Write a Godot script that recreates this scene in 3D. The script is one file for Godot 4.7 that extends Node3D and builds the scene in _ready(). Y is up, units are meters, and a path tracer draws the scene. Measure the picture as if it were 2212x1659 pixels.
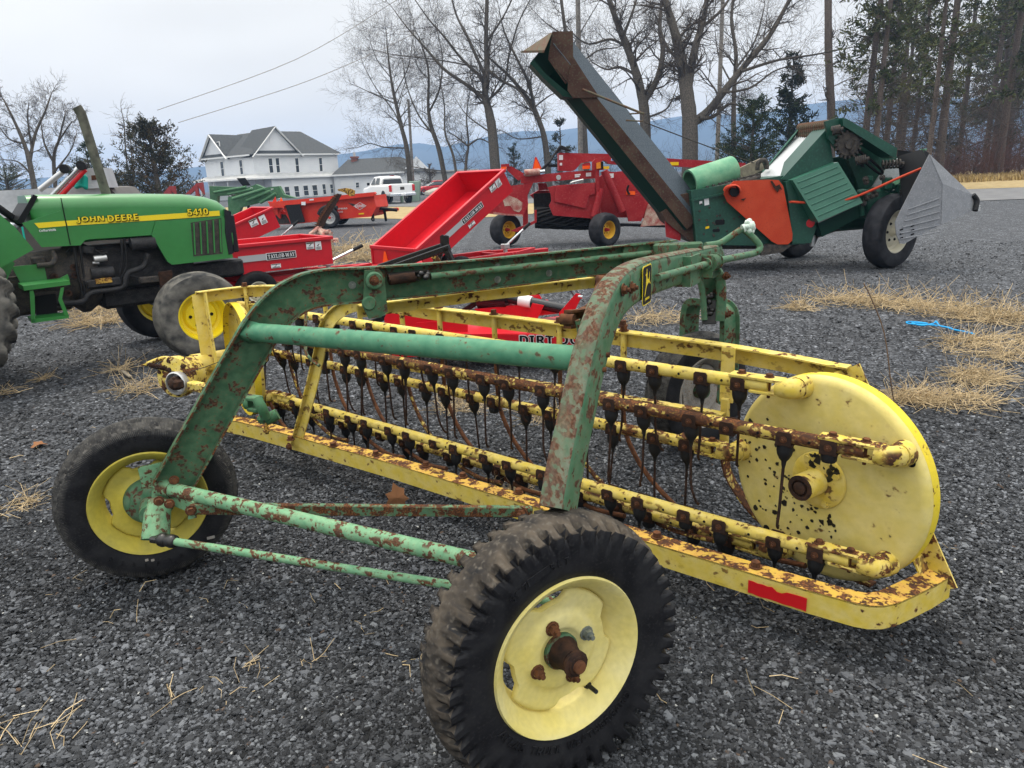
extends Node3D
# ---------------------------------------------------------------- camera model (same numbers as the Camera3D)
const FOCAL := 1533.7
var cam_r := Vector3.RIGHT
var cam_u := Vector3.UP
var cam_f := Vector3.FORWARD
const EYE := Vector3(0, 1.5, 0)
var rng := RandomNumberGenerator.new()
var M := {}
var used := {}

func _ready():
	rng.seed = 7
	setup_camera()
	setup_light()
	make_materials()
	ground()
	mountains()
	rake()
	tractor()
	yard_machines()
	corn_picker()
	mower_conditioner()
	manure_spreader()
	far_buildings()
	trees()
	small_things()

func setup_camera():
	var p := deg_to_rad(16.25)
	var ro := deg_to_rad(2.5)
	cam_f = Vector3(0, -sin(p), -cos(p))
	var u0 := Vector3(0, cos(p), -sin(p))
	cam_u = u0 * cos(ro) + Vector3.RIGHT * sin(ro)
	cam_r = Vector3.RIGHT * cos(ro) - u0 * sin(ro)
	var c := Camera3D.new()
	c.name = "camera"
	add_child(c)
	c.transform = Transform3D(Basis(cam_r, cam_u, -cam_f), EYE)
	c.fov = rad_to_deg(2.0 * atan(384.0 / 710.0))
	c.keep_aspect = Camera3D.KEEP_HEIGHT
	c.near = 0.05
	c.far = 20000.0
	c.current = true

func setup_light():
	var env := Environment.new()
	env.background_mode = Environment.BG_SKY
	env.tonemap_mode = Environment.TONE_MAPPER_LINEAR
	env.tonemap_exposure = 1.08
	env.sdfgi_enabled = true
	env.ssao_enabled = true
	env.ssil_enabled = true
	env.fog_enabled = true
	env.fog_density = 0.00062
	env.fog_light_color = Color(0.66, 0.81, 1.0)
	env.fog_light_energy = 0.62
	var w := 512
	var h := 256
	var im := Image.create(w, h, false, Image.FORMAT_RGBAF)
	var nz := FastNoiseLite.new()
	nz.seed = 3
	nz.frequency = 1.0
	nz.fractal_octaves = 5
	for y in h:
		var el := (0.5 - (y + 0.5) / h) * PI
		for x in w:
			var az := (x + 0.5) / w * TAU
			var d := Vector3(cos(el) * sin(az), sin(el), cos(el) * cos(az))
			var q := d / (absf(d.y) + 0.22)
			var n := nz.get_noise_3d(q.x * 0.55, q.y * 2.2, q.z * 0.9)
			var t := clampf(d.y, 0.0, 1.0)
			var k := pow(1.0 - t, 9.0)
			var c := Vector3(0.92, 0.925, 0.91).lerp(Vector3(1.32, 1.19, 1.04), k)
			# an overcast sky grows brighter towards the zenith
			c *= 1.0 + 2.0 * smoothstep(0.20, 1.0, t)
			c *= 1.0 + 0.20 * n
			if d.y < 0.0:
				c = c.lerp(Vector3(0.16, 0.16, 0.165), smoothstep(-0.01, -0.05, d.y))
			im.set_pixel(x, y, Color(c.x, c.y, c.z, 1))
	var pm := PanoramaSkyMaterial.new()
	pm.panorama = ImageTexture.create_from_image(im)
	var sky := Sky.new()
	sky.sky_material = pm
	env.sky = sky
	var we := WorldEnvironment.new()
	we.name = "world_environment"
	we.environment = env
	add_child(we)
	var sun := DirectionalLight3D.new()
	sun.name = "sun"
	sun.light_color = Color(1.0, 0.95, 0.88)
	sun.light_energy = 0.5
	sun.light_angular_distance = 12.0
	sun.shadow_enabled = true
	add_child(sun)
	sun.look_at_from_position(Vector3(0, 0, 0), Vector3(0.15, -1.0, 0.30), Vector3.FORWARD)

# ---------------------------------------------------------------- photogrammetry: a picture point (2212 px wide) to a place in the world
func ray(x: float, y: float) -> Vector3:
	return cam_f + cam_r * ((x - 1106.0) / FOCAL) + cam_u * ((829.5 - y) / FOCAL)
func gp(x: float, y: float, h := 0.0) -> Vector3:
	var d := ray(x, y)
	return EYE + d * ((h - EYE.y) / d.y)
func vp(x: float, y: float, p: Vector3, n: Vector3) -> Vector3:
	var d := ray(x, y)
	return EYE + d * ((p - EYE).dot(n) / d.dot(n))
func dp(x: float, y: float, z: float) -> Vector3:
	return EYE + ray(x, y) * z

# ---------------------------------------------------------------- naming
func numbered(s: String) -> String:
	var k = used.get(s, 0)
	used[s] = k + 1
	return s if k == 0 else "%s_%03d" % [s, k]
func thing(called: String, label: String, category: String, at := Vector3.ZERO, turn := 0.0, group := "") -> Node3D:
	var o := Node3D.new()
	o.name = numbered(called)
	add_child(o)
	o.position = at
	o.rotation.y = turn
	meta(o, label, category, group)
	return o
func meta(o: Node, label: String, category: String, group := ""):
	o.set_meta("label", label)
	o.set_meta("category", category)
	if group != "":
		o.set_meta("group", group)
func place(mi: Node3D, parent: Node, called: String):
	if parent == self:
		mi.name = numbered(called)
		add_child(mi)
		return
	var k := 0
	var nm := called
	while parent.has_node(NodePath(nm)):
		k += 1
		nm = "%s_%03d" % [called, k]
	mi.name = nm
	parent.add_child(mi)

# ---------------------------------------------------------------- mesh builder
class B:
	var v := PackedVector3Array()
	var n := PackedVector3Array()
	var c := PackedColorArray()
	var uv := PackedVector2Array()
	var col := Color(1, 1, 1)
	var usecol := false
	func tri(a: Vector3, b: Vector3, d: Vector3, na: Vector3, nb: Vector3, nd: Vector3):
		if (d - a).cross(b - a).dot(na + nb + nd) >= 0.0:
			v.append(a); v.append(b); v.append(d)
			n.append(na); n.append(nb); n.append(nd)
		else:
			v.append(a); v.append(d); v.append(b)
			n.append(na); n.append(nd); n.append(nb)
		if usecol:
			c.append(col); c.append(col); c.append(col)
	func q4(a: Vector3, b: Vector3, d: Vector3, e: Vector3, na: Vector3, nb: Vector3, nd: Vector3, ne: Vector3):
		tri(a, b, d, na, nb, nd)
		tri(a, d, e, na, nd, ne)
	func ft(a: Vector3, b: Vector3, d: Vector3, inside: Vector3):
		var m := (d - a).cross(b - a).normalized()
		if m.dot((a + b + d) / 3.0 - inside) < 0.0:
			m = -m
		tri(a, b, d, m, m, m)
	func fq(a: Vector3, b: Vector3, d: Vector3, e: Vector3, inside: Vector3):
		var m := (d - a).cross(e - b).normalized()
		if m.dot((a + b + d + e) / 4.0 - inside) < 0.0:
			m = -m
		q4(a, b, d, e, m, m, m, m)
	# chamfered box: centre, half axes
	func box(o: Vector3, x: Vector3, y: Vector3, z: Vector3, bev := 0.0):
		if bev <= 0.0:
			for s in [-1.0, 1.0]:
				fq(o + x * s - y - z, o + x * s + y - z, o + x * s + y + z, o + x * s - y + z, o)
				fq(o + y * s - x - z, o + y * s + x - z, o + y * s + x + z, o + y * s - x + z, o)
				fq(o + z * s - y - x, o + z * s + y - x, o + z * s + y + x, o + z * s - y + x, o)
			return
		var bx := x * (1.0 - minf(bev / maxf(x.length(), 1e-5), 0.45))
		var by := y * (1.0 - minf(bev / maxf(y.length(), 1e-5), 0.45))
		var bz := z * (1.0 - minf(bev / maxf(z.length(), 1e-5), 0.45))
		for s in [-1.0, 1.0]:
			fq(o + x * s - by - bz, o + x * s + by - bz, o + x * s + by + bz, o + x * s - by + bz, o)
			fq(o + y * s - bx - bz, o + y * s + bx - bz, o + y * s + bx + bz, o + y * s - bx + bz, o)
			fq(o + z * s - by - bx, o + z * s + by - bx, o + z * s + by + bx, o + z * s - by + bx, o)
			for t in [-1.0, 1.0]:
				fq(o + x * s + by * t - bz, o + x * s + by * t + bz, o + bx * s + y * t + bz, o + bx * s + y * t - bz, o)
				fq(o + x * s + bz * t - by, o + x * s + bz * t + by, o + bx * s + z * t + by, o + bx * s + z * t - by, o)
				fq(o + y * s + bz * t - bx, o + y * s + bz * t + bx, o + by * s + z * t + bx, o + by * s + z * t - bx, o)
				for r in [-1.0, 1.0]:
					ft(o + x * s + by * t + bz * r, o + bx * s + y * t + bz * r, o + bx * s + by * t + z * r, o)
	func abox(o: Vector3, size: Vector3, bev := 0.0):
		box(o, Vector3(size.x / 2, 0, 0), Vector3(0, size.y / 2, 0), Vector3(0, 0, size.z / 2), bev)
	# bar of rectangular section between two points; w along side, h along up
	func bar(a: Vector3, b: Vector3, w: float, h: float, up := Vector3.UP, bev := 0.0):
		var t := (b - a).normalized()
		var s := t.cross(up)
		if s.length() < 1e-4:
			s = t.cross(Vector3.RIGHT)
		s = s.normalized()
		var u := s.cross(t).normalized()
		box((a + b) / 2.0, (b - a) / 2.0, s * w / 2.0, u * h / 2.0, bev)
	func ring_frame(t: Vector3) -> Array:
		var s := t.cross(Vector3.UP)
		if s.length() < 0.05:
			s = t.cross(Vector3.RIGHT)
		s = s.normalized()
		return [s, s.cross(t).normalized()]
	# round tube along a path; radius number or array
	func tube(p: PackedVector3Array, rad, seg := 8, caps := true):
		var m := p.size()
		var prev_s := Vector3.ZERO
		var rp: Array = []
		var rn: Array = []
		for i in m:
			var t := (p[mini(i + 1, m - 1)] - p[maxi(i - 1, 0)]).normalized()
			var f := ring_frame(t)
			var s: Vector3 = f[0]
			if i > 0:
				s = (prev_s - t * prev_s.dot(t)).normalized()
			prev_s = s
			var u := s.cross(t)
			var r: float = rad[i] if rad is Array or rad is PackedFloat32Array else rad
			var a1 := PackedVector3Array()
			var a2 := PackedVector3Array()
			for k in seg:
				var d := s * cos(TAU * k / seg) + u * sin(TAU * k / seg)
				a1.append(p[i] + d * r)
				a2.append(d)
			rp.append(a1)
			rn.append(a2)
		for i in m - 1:
			for k in seg:
				var l := (k + 1) % seg
				q4(rp[i][k], rp[i][l], rp[i + 1][l], rp[i + 1][k], rn[i][k], rn[i][l], rn[i + 1][l], rn[i + 1][k])
		if caps:
			for e in [0, m - 1]:
				var nn := (p[0] - p[1]).normalized() if e == 0 else (p[m - 1] - p[m - 2]).normalized()
				for k in range(1, seg - 1):
					tri(rp[e][0], rp[e][k], rp[e][k + 1], nn, nn, nn)
	func cyl(a: Vector3, b: Vector3, r: float, seg := 12):
		tube(PackedVector3Array([a, b]), r, seg)
	# lathe about axis ax through o; prof = [[r, h], ...]; sharp where the profile turns more than ~40 degrees
	func lathe(o: Vector3, ax: Vector3, prof: Array, seg := 32, from := 0.0, to := TAU):
		var f := ring_frame(ax)
		var s: Vector3 = f[0]
		var u: Vector3 = f[1]
		var m := prof.size()
		var seg_n: Array = []
		for i in m - 1:
			var dr: float = prof[i + 1][0] - prof[i][0]
			var dh: float = prof[i + 1][1] - prof[i][1]
			seg_n.append(Vector2(dh, -dr).normalized())
		for i in m - 1:
			var n0: Vector2 = seg_n[i]
			var n1: Vector2 = seg_n[i]
			if i > 0 and seg_n[i - 1].dot(seg_n[i]) > 0.72:
				n0 = (seg_n[i - 1] + seg_n[i]).normalized()
			if i < m - 2 and seg_n[i + 1].dot(seg_n[i]) > 0.72:
				n1 = (seg_n[i + 1] + seg_n[i]).normalized()
			var r0: float = prof[i][0]
			var r1: float = prof[i + 1][0]
			for k in seg:
				var a0 := lerpf(from, to, float(k) / seg)
				var a1 := lerpf(from, to, float(k + 1) / seg)
				var d0 := s * cos(a0) + u * sin(a0)
				var d1 := s * cos(a1) + u * sin(a1)
				var h0: Vector3 = o + ax * prof[i][1]
				var h1: Vector3 = o + ax * prof[i + 1][1]
				q4(h0 + d0 * r0, h0 + d1 * r0, h1 + d1 * r1, h1 + d0 * r1, d0 * n0.x + ax * n0.y, d1 * n0.x + ax * n0.y, d1 * n1.x + ax * n1.y, d0 * n1.x + ax * n1.y)
	# extruded polygon: points (x, y) in the frame o, fx, fy; thick along fz from 0 to d
	func prism(poly: PackedVector2Array, o: Vector3, fx: Vector3, fy: Vector3, d: Vector3):
		var idx := Geometry2D.triangulate_polygon(poly)
		var nz := d.normalized()
		for k in range(0, idx.size(), 3):
			var a := o + fx * poly[idx[k]].x + fy * poly[idx[k]].y
			var b := o + fx * poly[idx[k + 1]].x + fy * poly[idx[k + 1]].y
			var e := o + fx * poly[idx[k + 2]].x + fy * poly[idx[k + 2]].y
			tri(a, b, e, -nz, -nz, -nz)
			tri(a + d, b + d, e + d, nz, nz, nz)
		var ccw := not Geometry2D.is_polygon_clockwise(poly)
		for k in poly.size():
			var p := poly[k]
			var q := poly[(k + 1) % poly.size()]
			var t := q - p
			var m2 := Vector2(t.y, -t.x).normalized()
			if not ccw:
				m2 = -m2
			var m := (fx * m2.x + fy * m2.y).normalized()
			var a := o + fx * p.x + fy * p.y
			var b := o + fx * q.x + fy * q.y
			q4(a, b, b + d, a + d, m, m, m, m)
	# profile swept along a path. prof: closed (or open, if open = true) list of (side, up); up: reference vector; sc: scale per point
	func sweep(p: PackedVector3Array, prof: PackedVector2Array, up: Vector3, sc = null, smooth := 0.6, open := false, caps := true):
		var m := p.size()
		var np := prof.size()
		var pos: Array = []
		var fs: Array = []
		for i in m:
			var t0 := (p[i] - p[maxi(i - 1, 0)]).normalized() if i > 0 else (p[1] - p[0]).normalized()
			var t1 := (p[mini(i + 1, m - 1)] - p[i]).normalized() if i < m - 1 else (p[m - 1] - p[m - 2]).normalized()
			var t := (t0 + t1).normalized()
			var s := t.cross(up).normalized()
			var u := s.cross(t).normalized()
			var k := 1.0 if sc == null else float(sc[i])
			var a := PackedVector3Array()
			for q in prof:
				a.append(p[i] + s * q.x * k + u * q.y * k)
			pos.append(a)
			fs.append([s, u, t])
		var area := 0.0
		for k in np:
			area += prof[k].cross(prof[(k + 1) % np])
		var sg := 1.0 if area > 0 else -1.0
		var en: Array = []
		var cnt := np - 1 if open else np
		for k in cnt:
			var e := prof[(k + 1) % np] - prof[k]
			en.append(Vector2(e.y, -e.x).normalized() * sg)
		for k in cnt:
			var a: Vector2 = en[k]
			var b: Vector2 = en[k]
			var kp := (k - 1 + cnt) % cnt
			var kn := (k + 1) % cnt
			if (not open or k > 0) and en[kp].dot(en[k]) > smooth:
				a = (en[kp] + en[k]).normalized()
			if (not open or k < cnt - 1) and en[kn].dot(en[k]) > smooth:
				b = (en[kn] + en[k]).normalized()
			var l := (k + 1) % np
			for i in m - 1:
				var f0: Array = fs[i]
				var f1: Array = fs[i + 1]
				q4(pos[i][k], pos[i][l], pos[i + 1][l], pos[i + 1][k], f0[0] * a.x + f0[1] * a.y, f0[0] * b.x + f0[1] * b.y, f1[0] * b.x + f1[1] * b.y, f1[0] * a.x + f1[1] * a.y)
		if caps and not open:
			var idx := Geometry2D.triangulate_polygon(prof)
			for e in [0, m - 1]:
				var nn: Vector3 = fs[e][2] * (-1.0 if e == 0 else 1.0)
				for k in range(0, idx.size(), 3):
					tri(pos[e][idx[k]], pos[e][idx[k + 1]], pos[e][idx[k + 2]], nn, nn, nn)
	# hexagon bolt head standing on o along ax
	func bolt(o: Vector3, ax: Vector3, r: float, h: float, stud := true):
		lathe(o, ax, [[r * 1.45, 0.0], [r * 1.45, h * 0.18], [r, h * 0.18]], 12)
		var f := ring_frame(ax)
		var poly := PackedVector2Array()
		for k in 6:
			poly.append(Vector2(cos(k * PI / 3), sin(k * PI / 3)) * r)
		prism(poly, o, f[0], f[1], ax * h)
		if stud:
			cyl(o, o + ax * h * 1.7, r * 0.5, 8)
	func ball(o: Vector3, r: Vector3, seg := 12):
		var prev: Array = []
		for i in seg / 2 + 1:
			var t := PI * i / (seg / 2)
			var row: Array = []
			for k in seg + 1:
				var d := Vector3(sin(t) * cos(TAU * k / seg), cos(t), sin(t) * sin(TAU * k / seg))
				row.append([o + d * r, (d / r).normalized()])
			if i > 0:
				for k in seg:
					q4(prev[k][0], prev[k + 1][0], row[k + 1][0], row[k][0], prev[k][1], prev[k + 1][1], row[k + 1][1], row[k][1])
			prev = row
	func moved(by: Vector3):
		for k in v.size():
			v[k] += by
	func mesh() -> ArrayMesh:
		var arr: Array = []
		arr.resize(Mesh.ARRAY_MAX)
		arr[Mesh.ARRAY_VERTEX] = v
		arr[Mesh.ARRAY_NORMAL] = n
		if usecol:
			arr[Mesh.ARRAY_COLOR] = c
		if uv.size() == v.size():
			arr[Mesh.ARRAY_TEX_UV] = uv
		var am := ArrayMesh.new()
		am.add_surface_from_arrays(Mesh.PRIMITIVE_TRIANGLES, arr)
		return am

func V2(a: Array) -> PackedVector2Array:
	var r := PackedVector2Array()
	for k in range(0, a.size(), 2):
		r.append(Vector2(a[k], a[k + 1]))
	return r
func V3(a: Array) -> PackedVector3Array:
	return PackedVector3Array(a)
# commits a builder whose points are world points (org = world place of the parent) or local (org zero)
func obj(called: String, b: B, mat, parent: Node = self, org := Vector3.ZERO) -> MeshInstance3D:
	if org != Vector3.ZERO:
		b.moved(-org)
	var mi := MeshInstance3D.new()
	if b.v.size() > 0:
		mi.mesh = b.mesh()
		mi.mesh.surface_set_material(0, M[mat] if mat is String else mat)
	place(mi, parent, called)
	return mi
func again(src: MeshInstance3D, parent: Node, called: String, xf: Transform3D) -> MeshInstance3D:
	var mi := MeshInstance3D.new()
	mi.mesh = src.mesh
	mi.transform = xf
	place(mi, parent, called)
	return mi
func structure(o: Node):
	o.set_meta("kind", "structure")
func stuff(o: Node):
	o.set_meta("kind", "stuff")
# smooth curve through points
func curve(p: Array, sub := 6) -> PackedVector3Array:
	var r := PackedVector3Array()
	for i in p.size() - 1:
		var a: Vector3 = p[maxi(i - 1, 0)]
		var b: Vector3 = p[i]
		var c: Vector3 = p[i + 1]
		var d: Vector3 = p[mini(i + 2, p.size() - 1)]
		for k in sub:
			r.append(b.cubic_interpolate(c, a, d, float(k) / sub))
	r.append(p[p.size() - 1])
	return r
func rrect(w: float, h: float, rad: float, seg := 3) -> PackedVector2Array:
	var r := PackedVector2Array()
	for q in 4:
		var cx := (w / 2 - rad) * (1 if q == 0 or q == 3 else -1)
		var cy := (h / 2 - rad) * (1 if q < 2 else -1)
		for k in seg + 1:
			var t := PI / 2 * (q + float(k) / seg)
			r.append(Vector2(cx + cos(t) * rad, cy + sin(t) * rad))
	return r
# letters as raised geometry: appended to b with the text's left end at o, running along fx, up fy, standing out along fz
func letters(b: B, txt: String, o: Vector3, fx: Vector3, fy: Vector3, fz: Vector3, height: float, depth: float, font := "Droid Sans", bold := 700, spread := 1.0, centre := false):
	var tm := TextMesh.new()
	var sf := SystemFont.new()
	sf.font_names = PackedStringArray([font])
	sf.font_weight = bold
	tm.font = sf
	tm.font_size = 32
	tm.pixel_size = 0.01
	tm.curve_step = 2.0
	tm.depth = 0.01
	tm.text = txt
	tm.horizontal_alignment = HORIZONTAL_ALIGNMENT_LEFT
	var arr := tm.get_mesh_arrays()
	if arr.is_empty() or arr[Mesh.ARRAY_VERTEX] == null:
		return
	var vs: PackedVector3Array = arr[Mesh.ARRAY_VERTEX]
	var ns: PackedVector3Array = arr[Mesh.ARRAY_NORMAL]
	var ix = arr[Mesh.ARRAY_INDEX]
	if vs.size() == 0:
		return
	var lo := Vector3(1e9, 1e9, 0)
	var hi := Vector3(-1e9, -1e9, 0)
	for p in vs:
		lo = lo.min(p)
		hi = hi.max(p)
	var k := height / (hi.y - lo.y)
	var shift := (lo.x + hi.x) / 2 if centre else lo.x
	var cnt: int = ix.size() if ix != null and ix.size() > 0 else vs.size()
	for t in range(0, cnt, 3):
		var pp: Array = []
		var nn: Array = []
		for e in 3:
			var id: int = ix[t + e] if ix != null and ix.size() > 0 else t + e
			var p := vs[id]
			pp.append(o + fx * (p.x - shift) * k * spread + fy * (p.y - lo.y) * k + fz * (depth if p.z > 0 else 0.0))
			var m := ns[id]
			nn.append((fx * m.x + fy * m.y + fz * m.z).normalized())
		b.tri(pp[0], pp[1], pp[2], nn[0], nn[1], nn[2])
# smooth skin over rings of equally many points
func loft(b: B, rings: Array, closed := true, caps := true):
	var m := rings.size()
	var np: int = rings[0].size()
	var nn: Array = []
	var mid := Vector3.ZERO
	for r in rings:
		for q in r:
			mid += q / float(m * np)
	for i in m:
		var row := PackedVector3Array()
		var cen := Vector3.ZERO
		for k in np:
			cen += rings[i][k] / float(np)
		for k in np:
			var k0 := (k - 1 + np) % np if closed else maxi(k - 1, 0)
			var k1 := (k + 1) % np if closed else mini(k + 1, np - 1)
			var u: Vector3 = rings[i][k1] - rings[i][k0]
			var w: Vector3 = rings[mini(i + 1, m - 1)][k] - rings[maxi(i - 1, 0)][k]
			var q := u.cross(w).normalized()
			if q.dot(rings[i][k] - cen) < 0.0:
				q = -q
			row.append(q)
		nn.append(row)
	for i in m - 1:
		for k in (np if closed else np - 1):
			var l := (k + 1) % np
			b.q4(rings[i][k], rings[i][l], rings[i + 1][l], rings[i + 1][k], nn[i][k], nn[i][l], nn[i + 1][l], nn[i + 1][k])
	if caps:
		for i in [0, m - 1]:
			var cen := Vector3.ZERO
			for k in np:
				cen += rings[i][k] / float(np)
			for k in np:
				b.ft(rings[i][k], rings[i][(k + 1) % np], cen, mid)
# a plate whose outline is given in picture points, standing on the plane (p, n), thick away from the camera
func pan(b: B, px: Array, p: Vector3, n: Vector3, thick: float):
	var up := Vector3.UP
	if absf(n.normalized().y) > 0.9:
		up = Vector3(0, 0, -1)
	var fx := up.cross(n).normalized()
	var fy := n.cross(fx).normalized()
	var o := vp(px[0], px[1], p, n)
	var poly := PackedVector2Array()
	for k in range(0, px.size(), 2):
		var q := vp(px[k], px[k + 1], p, n) - o
		poly.append(Vector2(q.dot(fx), q.dot(fy)))
	var d := n.normalized() * thick
	if d.dot(o - EYE) < 0:
		d = -d
	b.prism(poly, o, fx, fy, d)
# flat lettering on a plane between two picture points of its baseline
func words(b: B, txt: String, x0: float, y0: float, x1: float, y1: float, cap: float, p: Vector3, n: Vector3, out := 0.004, font := "Droid Sans", bold := 800):
	var a := vp(x0, y0, p, n)
	var c := vp(x1, y1, p, n)
	var fx := (c - a).normalized()
	var nn := n.normalized()
	if nn.dot(EYE - a) < 0:
		nn = -nn
	var fy := nn.cross(fx).normalized()
	if fy.y < 0:
		fy = -fy
	var hgt := (vp(x0, y0 - cap, p, n) - a).length()
	var tb := B.new()
	letters(tb, txt, Vector3.ZERO, Vector3.RIGHT, Vector3.UP, Vector3.BACK, hgt, 1.0, font, bold)
	var wdt := 0.001
	for q in tb.v:
		wdt = maxf(wdt, q.x)
	letters(b, txt, a, fx, fy, nn, hgt, out, font, bold, (c - a).length() / wdt)
# plain vehicle wheel: tyre with ribs or lugs, rim, disc, hub
func wheel(parent: Node, o: Vector3, ax: Vector3, R: float, rim: float, w: float, tyre_mat: String, rim_mat: String, lugs := 0, org := Vector3.ZERO, hub_mat := "") -> Node3D:
	var wt := Node3D.new()
	wt.position = o - org
	place(wt, parent, "wheel")
	var b := B.new()
	var prof := tyre_profile(R, rim, w, w * 0.82, 9, R * 0.04)
	var sh := func(k: int, i: int, _t: float) -> Vector2:
		if lugs > 0:
			var near := i < 9
			if i >= 4 and i <= 14 and i != 9:
				var ph := (k + (0 if near else 4) + absi(i - 9)) % 8
				return Vector2(0.0 if ph < 3 else -R * 0.055, 0)
			if i == 9:
				return Vector2(-R * 0.055, 0)
		elif i == 6 or i == 8 or i == 10 or i == 12:
			return Vector2(-R * 0.015, 0)
		return Vector2.ZERO
	tyre_mesh(b, o, ax, prof, lugs * 8 if lugs > 0 else 64, sh)
	obj("tyre", b, tyre_mat, wt, o)
	b = B.new()
	b.lathe(o, ax, [[rim + 0.008, w * 0.40], [rim - 0.006, w * 0.40], [rim - 0.02, w * 0.30], [rim - 0.035, w * 0.05], [rim * 0.72, w * 0.02], [rim * 0.62, w * 0.10], [rim * 0.35, w * 0.10], [0.0, w * 0.10]], 36)
	b.lathe(o, -ax, [[rim + 0.008, w * 0.40], [rim - 0.02, w * 0.36], [rim - 0.03, 0.0]], 36)
	var rm := obj("rim", b, rim_mat, wt, o)
	b = B.new()
	b.lathe(o + ax * w * 0.10, ax, [[0.0, w * 0.30], [rim * 0.16, w * 0.28], [rim * 0.20, w * 0.1], [rim * 0.24, 0.0]], 18)
	obj("hub", b, rim_mat if hub_mat == "" else hub_mat, wt, o)
	b = B.new()
	var f := b.ring_frame(ax)
	for k in 6:
		var d: Vector3 = f[0] * cos(TAU * k / 6) + f[1] * sin(TAU * k / 6)
		b.bolt(o + d * rim * 0.44 + ax * w * 0.10, ax, rim * 0.05, rim * 0.05, false)
	var lb := obj("lug_nuts", b, "black", rm, o)
	stuff(lb)
	return wt
# ---------------------------------------------------------------- materials
func mat(nm: String, c: Color, rough := 0.6, metal := 0.0) -> StandardMaterial3D:
	var m := StandardMaterial3D.new()
	m.albedo_color = c.linear_to_srgb()
	m.roughness = rough
	m.metallic = metal
	m.cull_mode = BaseMaterial3D.CULL_DISABLED
	m.metallic_specular = 0.28 if metal < 0.1 and rough > 0.4 else 0.5
	M[nm] = m
	return m
var noise_cache := {}
func noise_px(sd: int, freq: float, oct: int, size := 512, kind := 0) -> PackedByteArray:
	var key := "%d_%f_%d_%d_%d" % [sd, freq, oct, size, kind]
	if not noise_cache.has(key):
		var f := FastNoiseLite.new()
		f.seed = sd
		f.frequency = freq
		f.fractal_octaves = oct
		f.noise_type = FastNoiseLite.TYPE_SIMPLEX_SMOOTH
		if kind == 1:
			f.noise_type = FastNoiseLite.TYPE_CELLULAR
			f.cellular_return_type = FastNoiseLite.RETURN_CELL_VALUE
			f.fractal_type = FastNoiseLite.FRACTAL_NONE
		if kind == 2:
			f.noise_type = FastNoiseLite.TYPE_CELLULAR
			f.cellular_return_type = FastNoiseLite.RETURN_DISTANCE
			f.fractal_type = FastNoiseLite.FRACTAL_NONE
		var im := f.get_seamless_image(size, size, false, false, 0.15, true)
		im.convert(Image.FORMAT_L8)
		noise_cache[key] = im.get_data()
	return noise_cache[key]
func triplanar(m: StandardMaterial3D, scale: float, world := false):
	m.uv1_triplanar = true
	m.uv1_world_triplanar = world
	m.uv1_scale = Vector3(scale, scale, scale)
	m.uv1_triplanar_sharpness = 6.0
func tex(data: PackedByteArray, size: int, fmt: int) -> ImageTexture:
	return ImageTexture.create_from_image(Image.create_from_data(size, size, false, fmt, data))
# worn paint: base (linear), share of rust 0..1, size of the tile in metres, second tone (faded paint), specks = small chips
func paint(nm: String, base: Color, fade: Color, rust: float, tile: float, sd: int, specks := 0.1, gloss := 0.45, chip := Color(0.045, 0.024, 0.017), tone := 1.0):
	var size := 512
	var a := noise_px(sd, 0.013, 5, size)
	var b := noise_px(sd + 1, 0.05, 3, size)
	var d := noise_px(sd + 2, 0.02, 4, size)
	var e := noise_px(sd + 3, 0.09, 2, size)
	var al := PackedByteArray()
	al.resize(size * size * 3)
	var ro := PackedByteArray()
	ro.resize(size * size)
	var r1 := Color(0.070, 0.032, 0.018)
	var r2 := Color(0.215, 0.084, 0.030).lerp(Color(0.15, 0.085, 0.055), 1.0 - tone)
	var th := 1.0 - rust
	var sp := 1.0 - specks
	# level the noises by their own spread so that rust is the share that it covers
	var ha := PackedInt32Array()
	ha.resize(512)
	for i in range(0, size * size, 7):
		ha[(a[i] * 5 + b[i] * 3) / 16 + 0] += 1
	var tot := 0
	for k in 512:
		tot += ha[k]
	var acc := 0
	var cut := 511
	for k in 512:
		acc += ha[k]
		if acc >= tot * th:
			cut = k
			break
	var fcut := float(cut)
	for i in size * size:
		var x := (a[i] * 5 + b[i] * 3) / 16.0
		var m := clampf((x - fcut) / 7.0, 0.0, 1.0)
		var s2 := (e[i] * 0.6 + d[i] * 0.4) / 255.0
		m = maxf(m, clampf((s2 - sp) * 5.0, 0.0, 1.0))
		var t := d[i] / 255.0
		var p := base.lerp(fade, clampf(t * 1.6 - 0.3, 0.0, 1.0)) * (0.93 + 0.14 * b[i] / 255.0)
		var halo := clampf((x - fcut + 12.0) / 14.0, 0.0, 1.0) * 0.22
		p = p.lerp(r2, halo)
		var r := r1.lerp(r2, clampf((e[i] / 255.0 - 0.36) * 2.2, 0.0, 1.0)).lerp(chip, clampf(1.3 - t * 2.2, 0.0, 0.8))
		p = p.lerp(r, m).linear_to_srgb()
		al[i * 3] = int(clampf(p.r, 0, 1) * 255)
		al[i * 3 + 1] = int(clampf(p.g, 0, 1) * 255)
		al[i * 3 + 2] = int(clampf(p.b, 0, 1) * 255)
		ro[i] = int(clampf(gloss + 0.18 * (t - 0.5) + (0.9 - gloss) * m, 0, 1) * 255)
	var mm := mat(nm, Color(1, 1, 1), 1.0)
	mm.albedo_color = Color(1, 1, 1)
	mm.albedo_texture = tex(al, size, Image.FORMAT_RGB8)
	mm.roughness_texture = tex(ro, size, Image.FORMAT_L8)
	triplanar(mm, 1.0 / tile)
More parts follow.
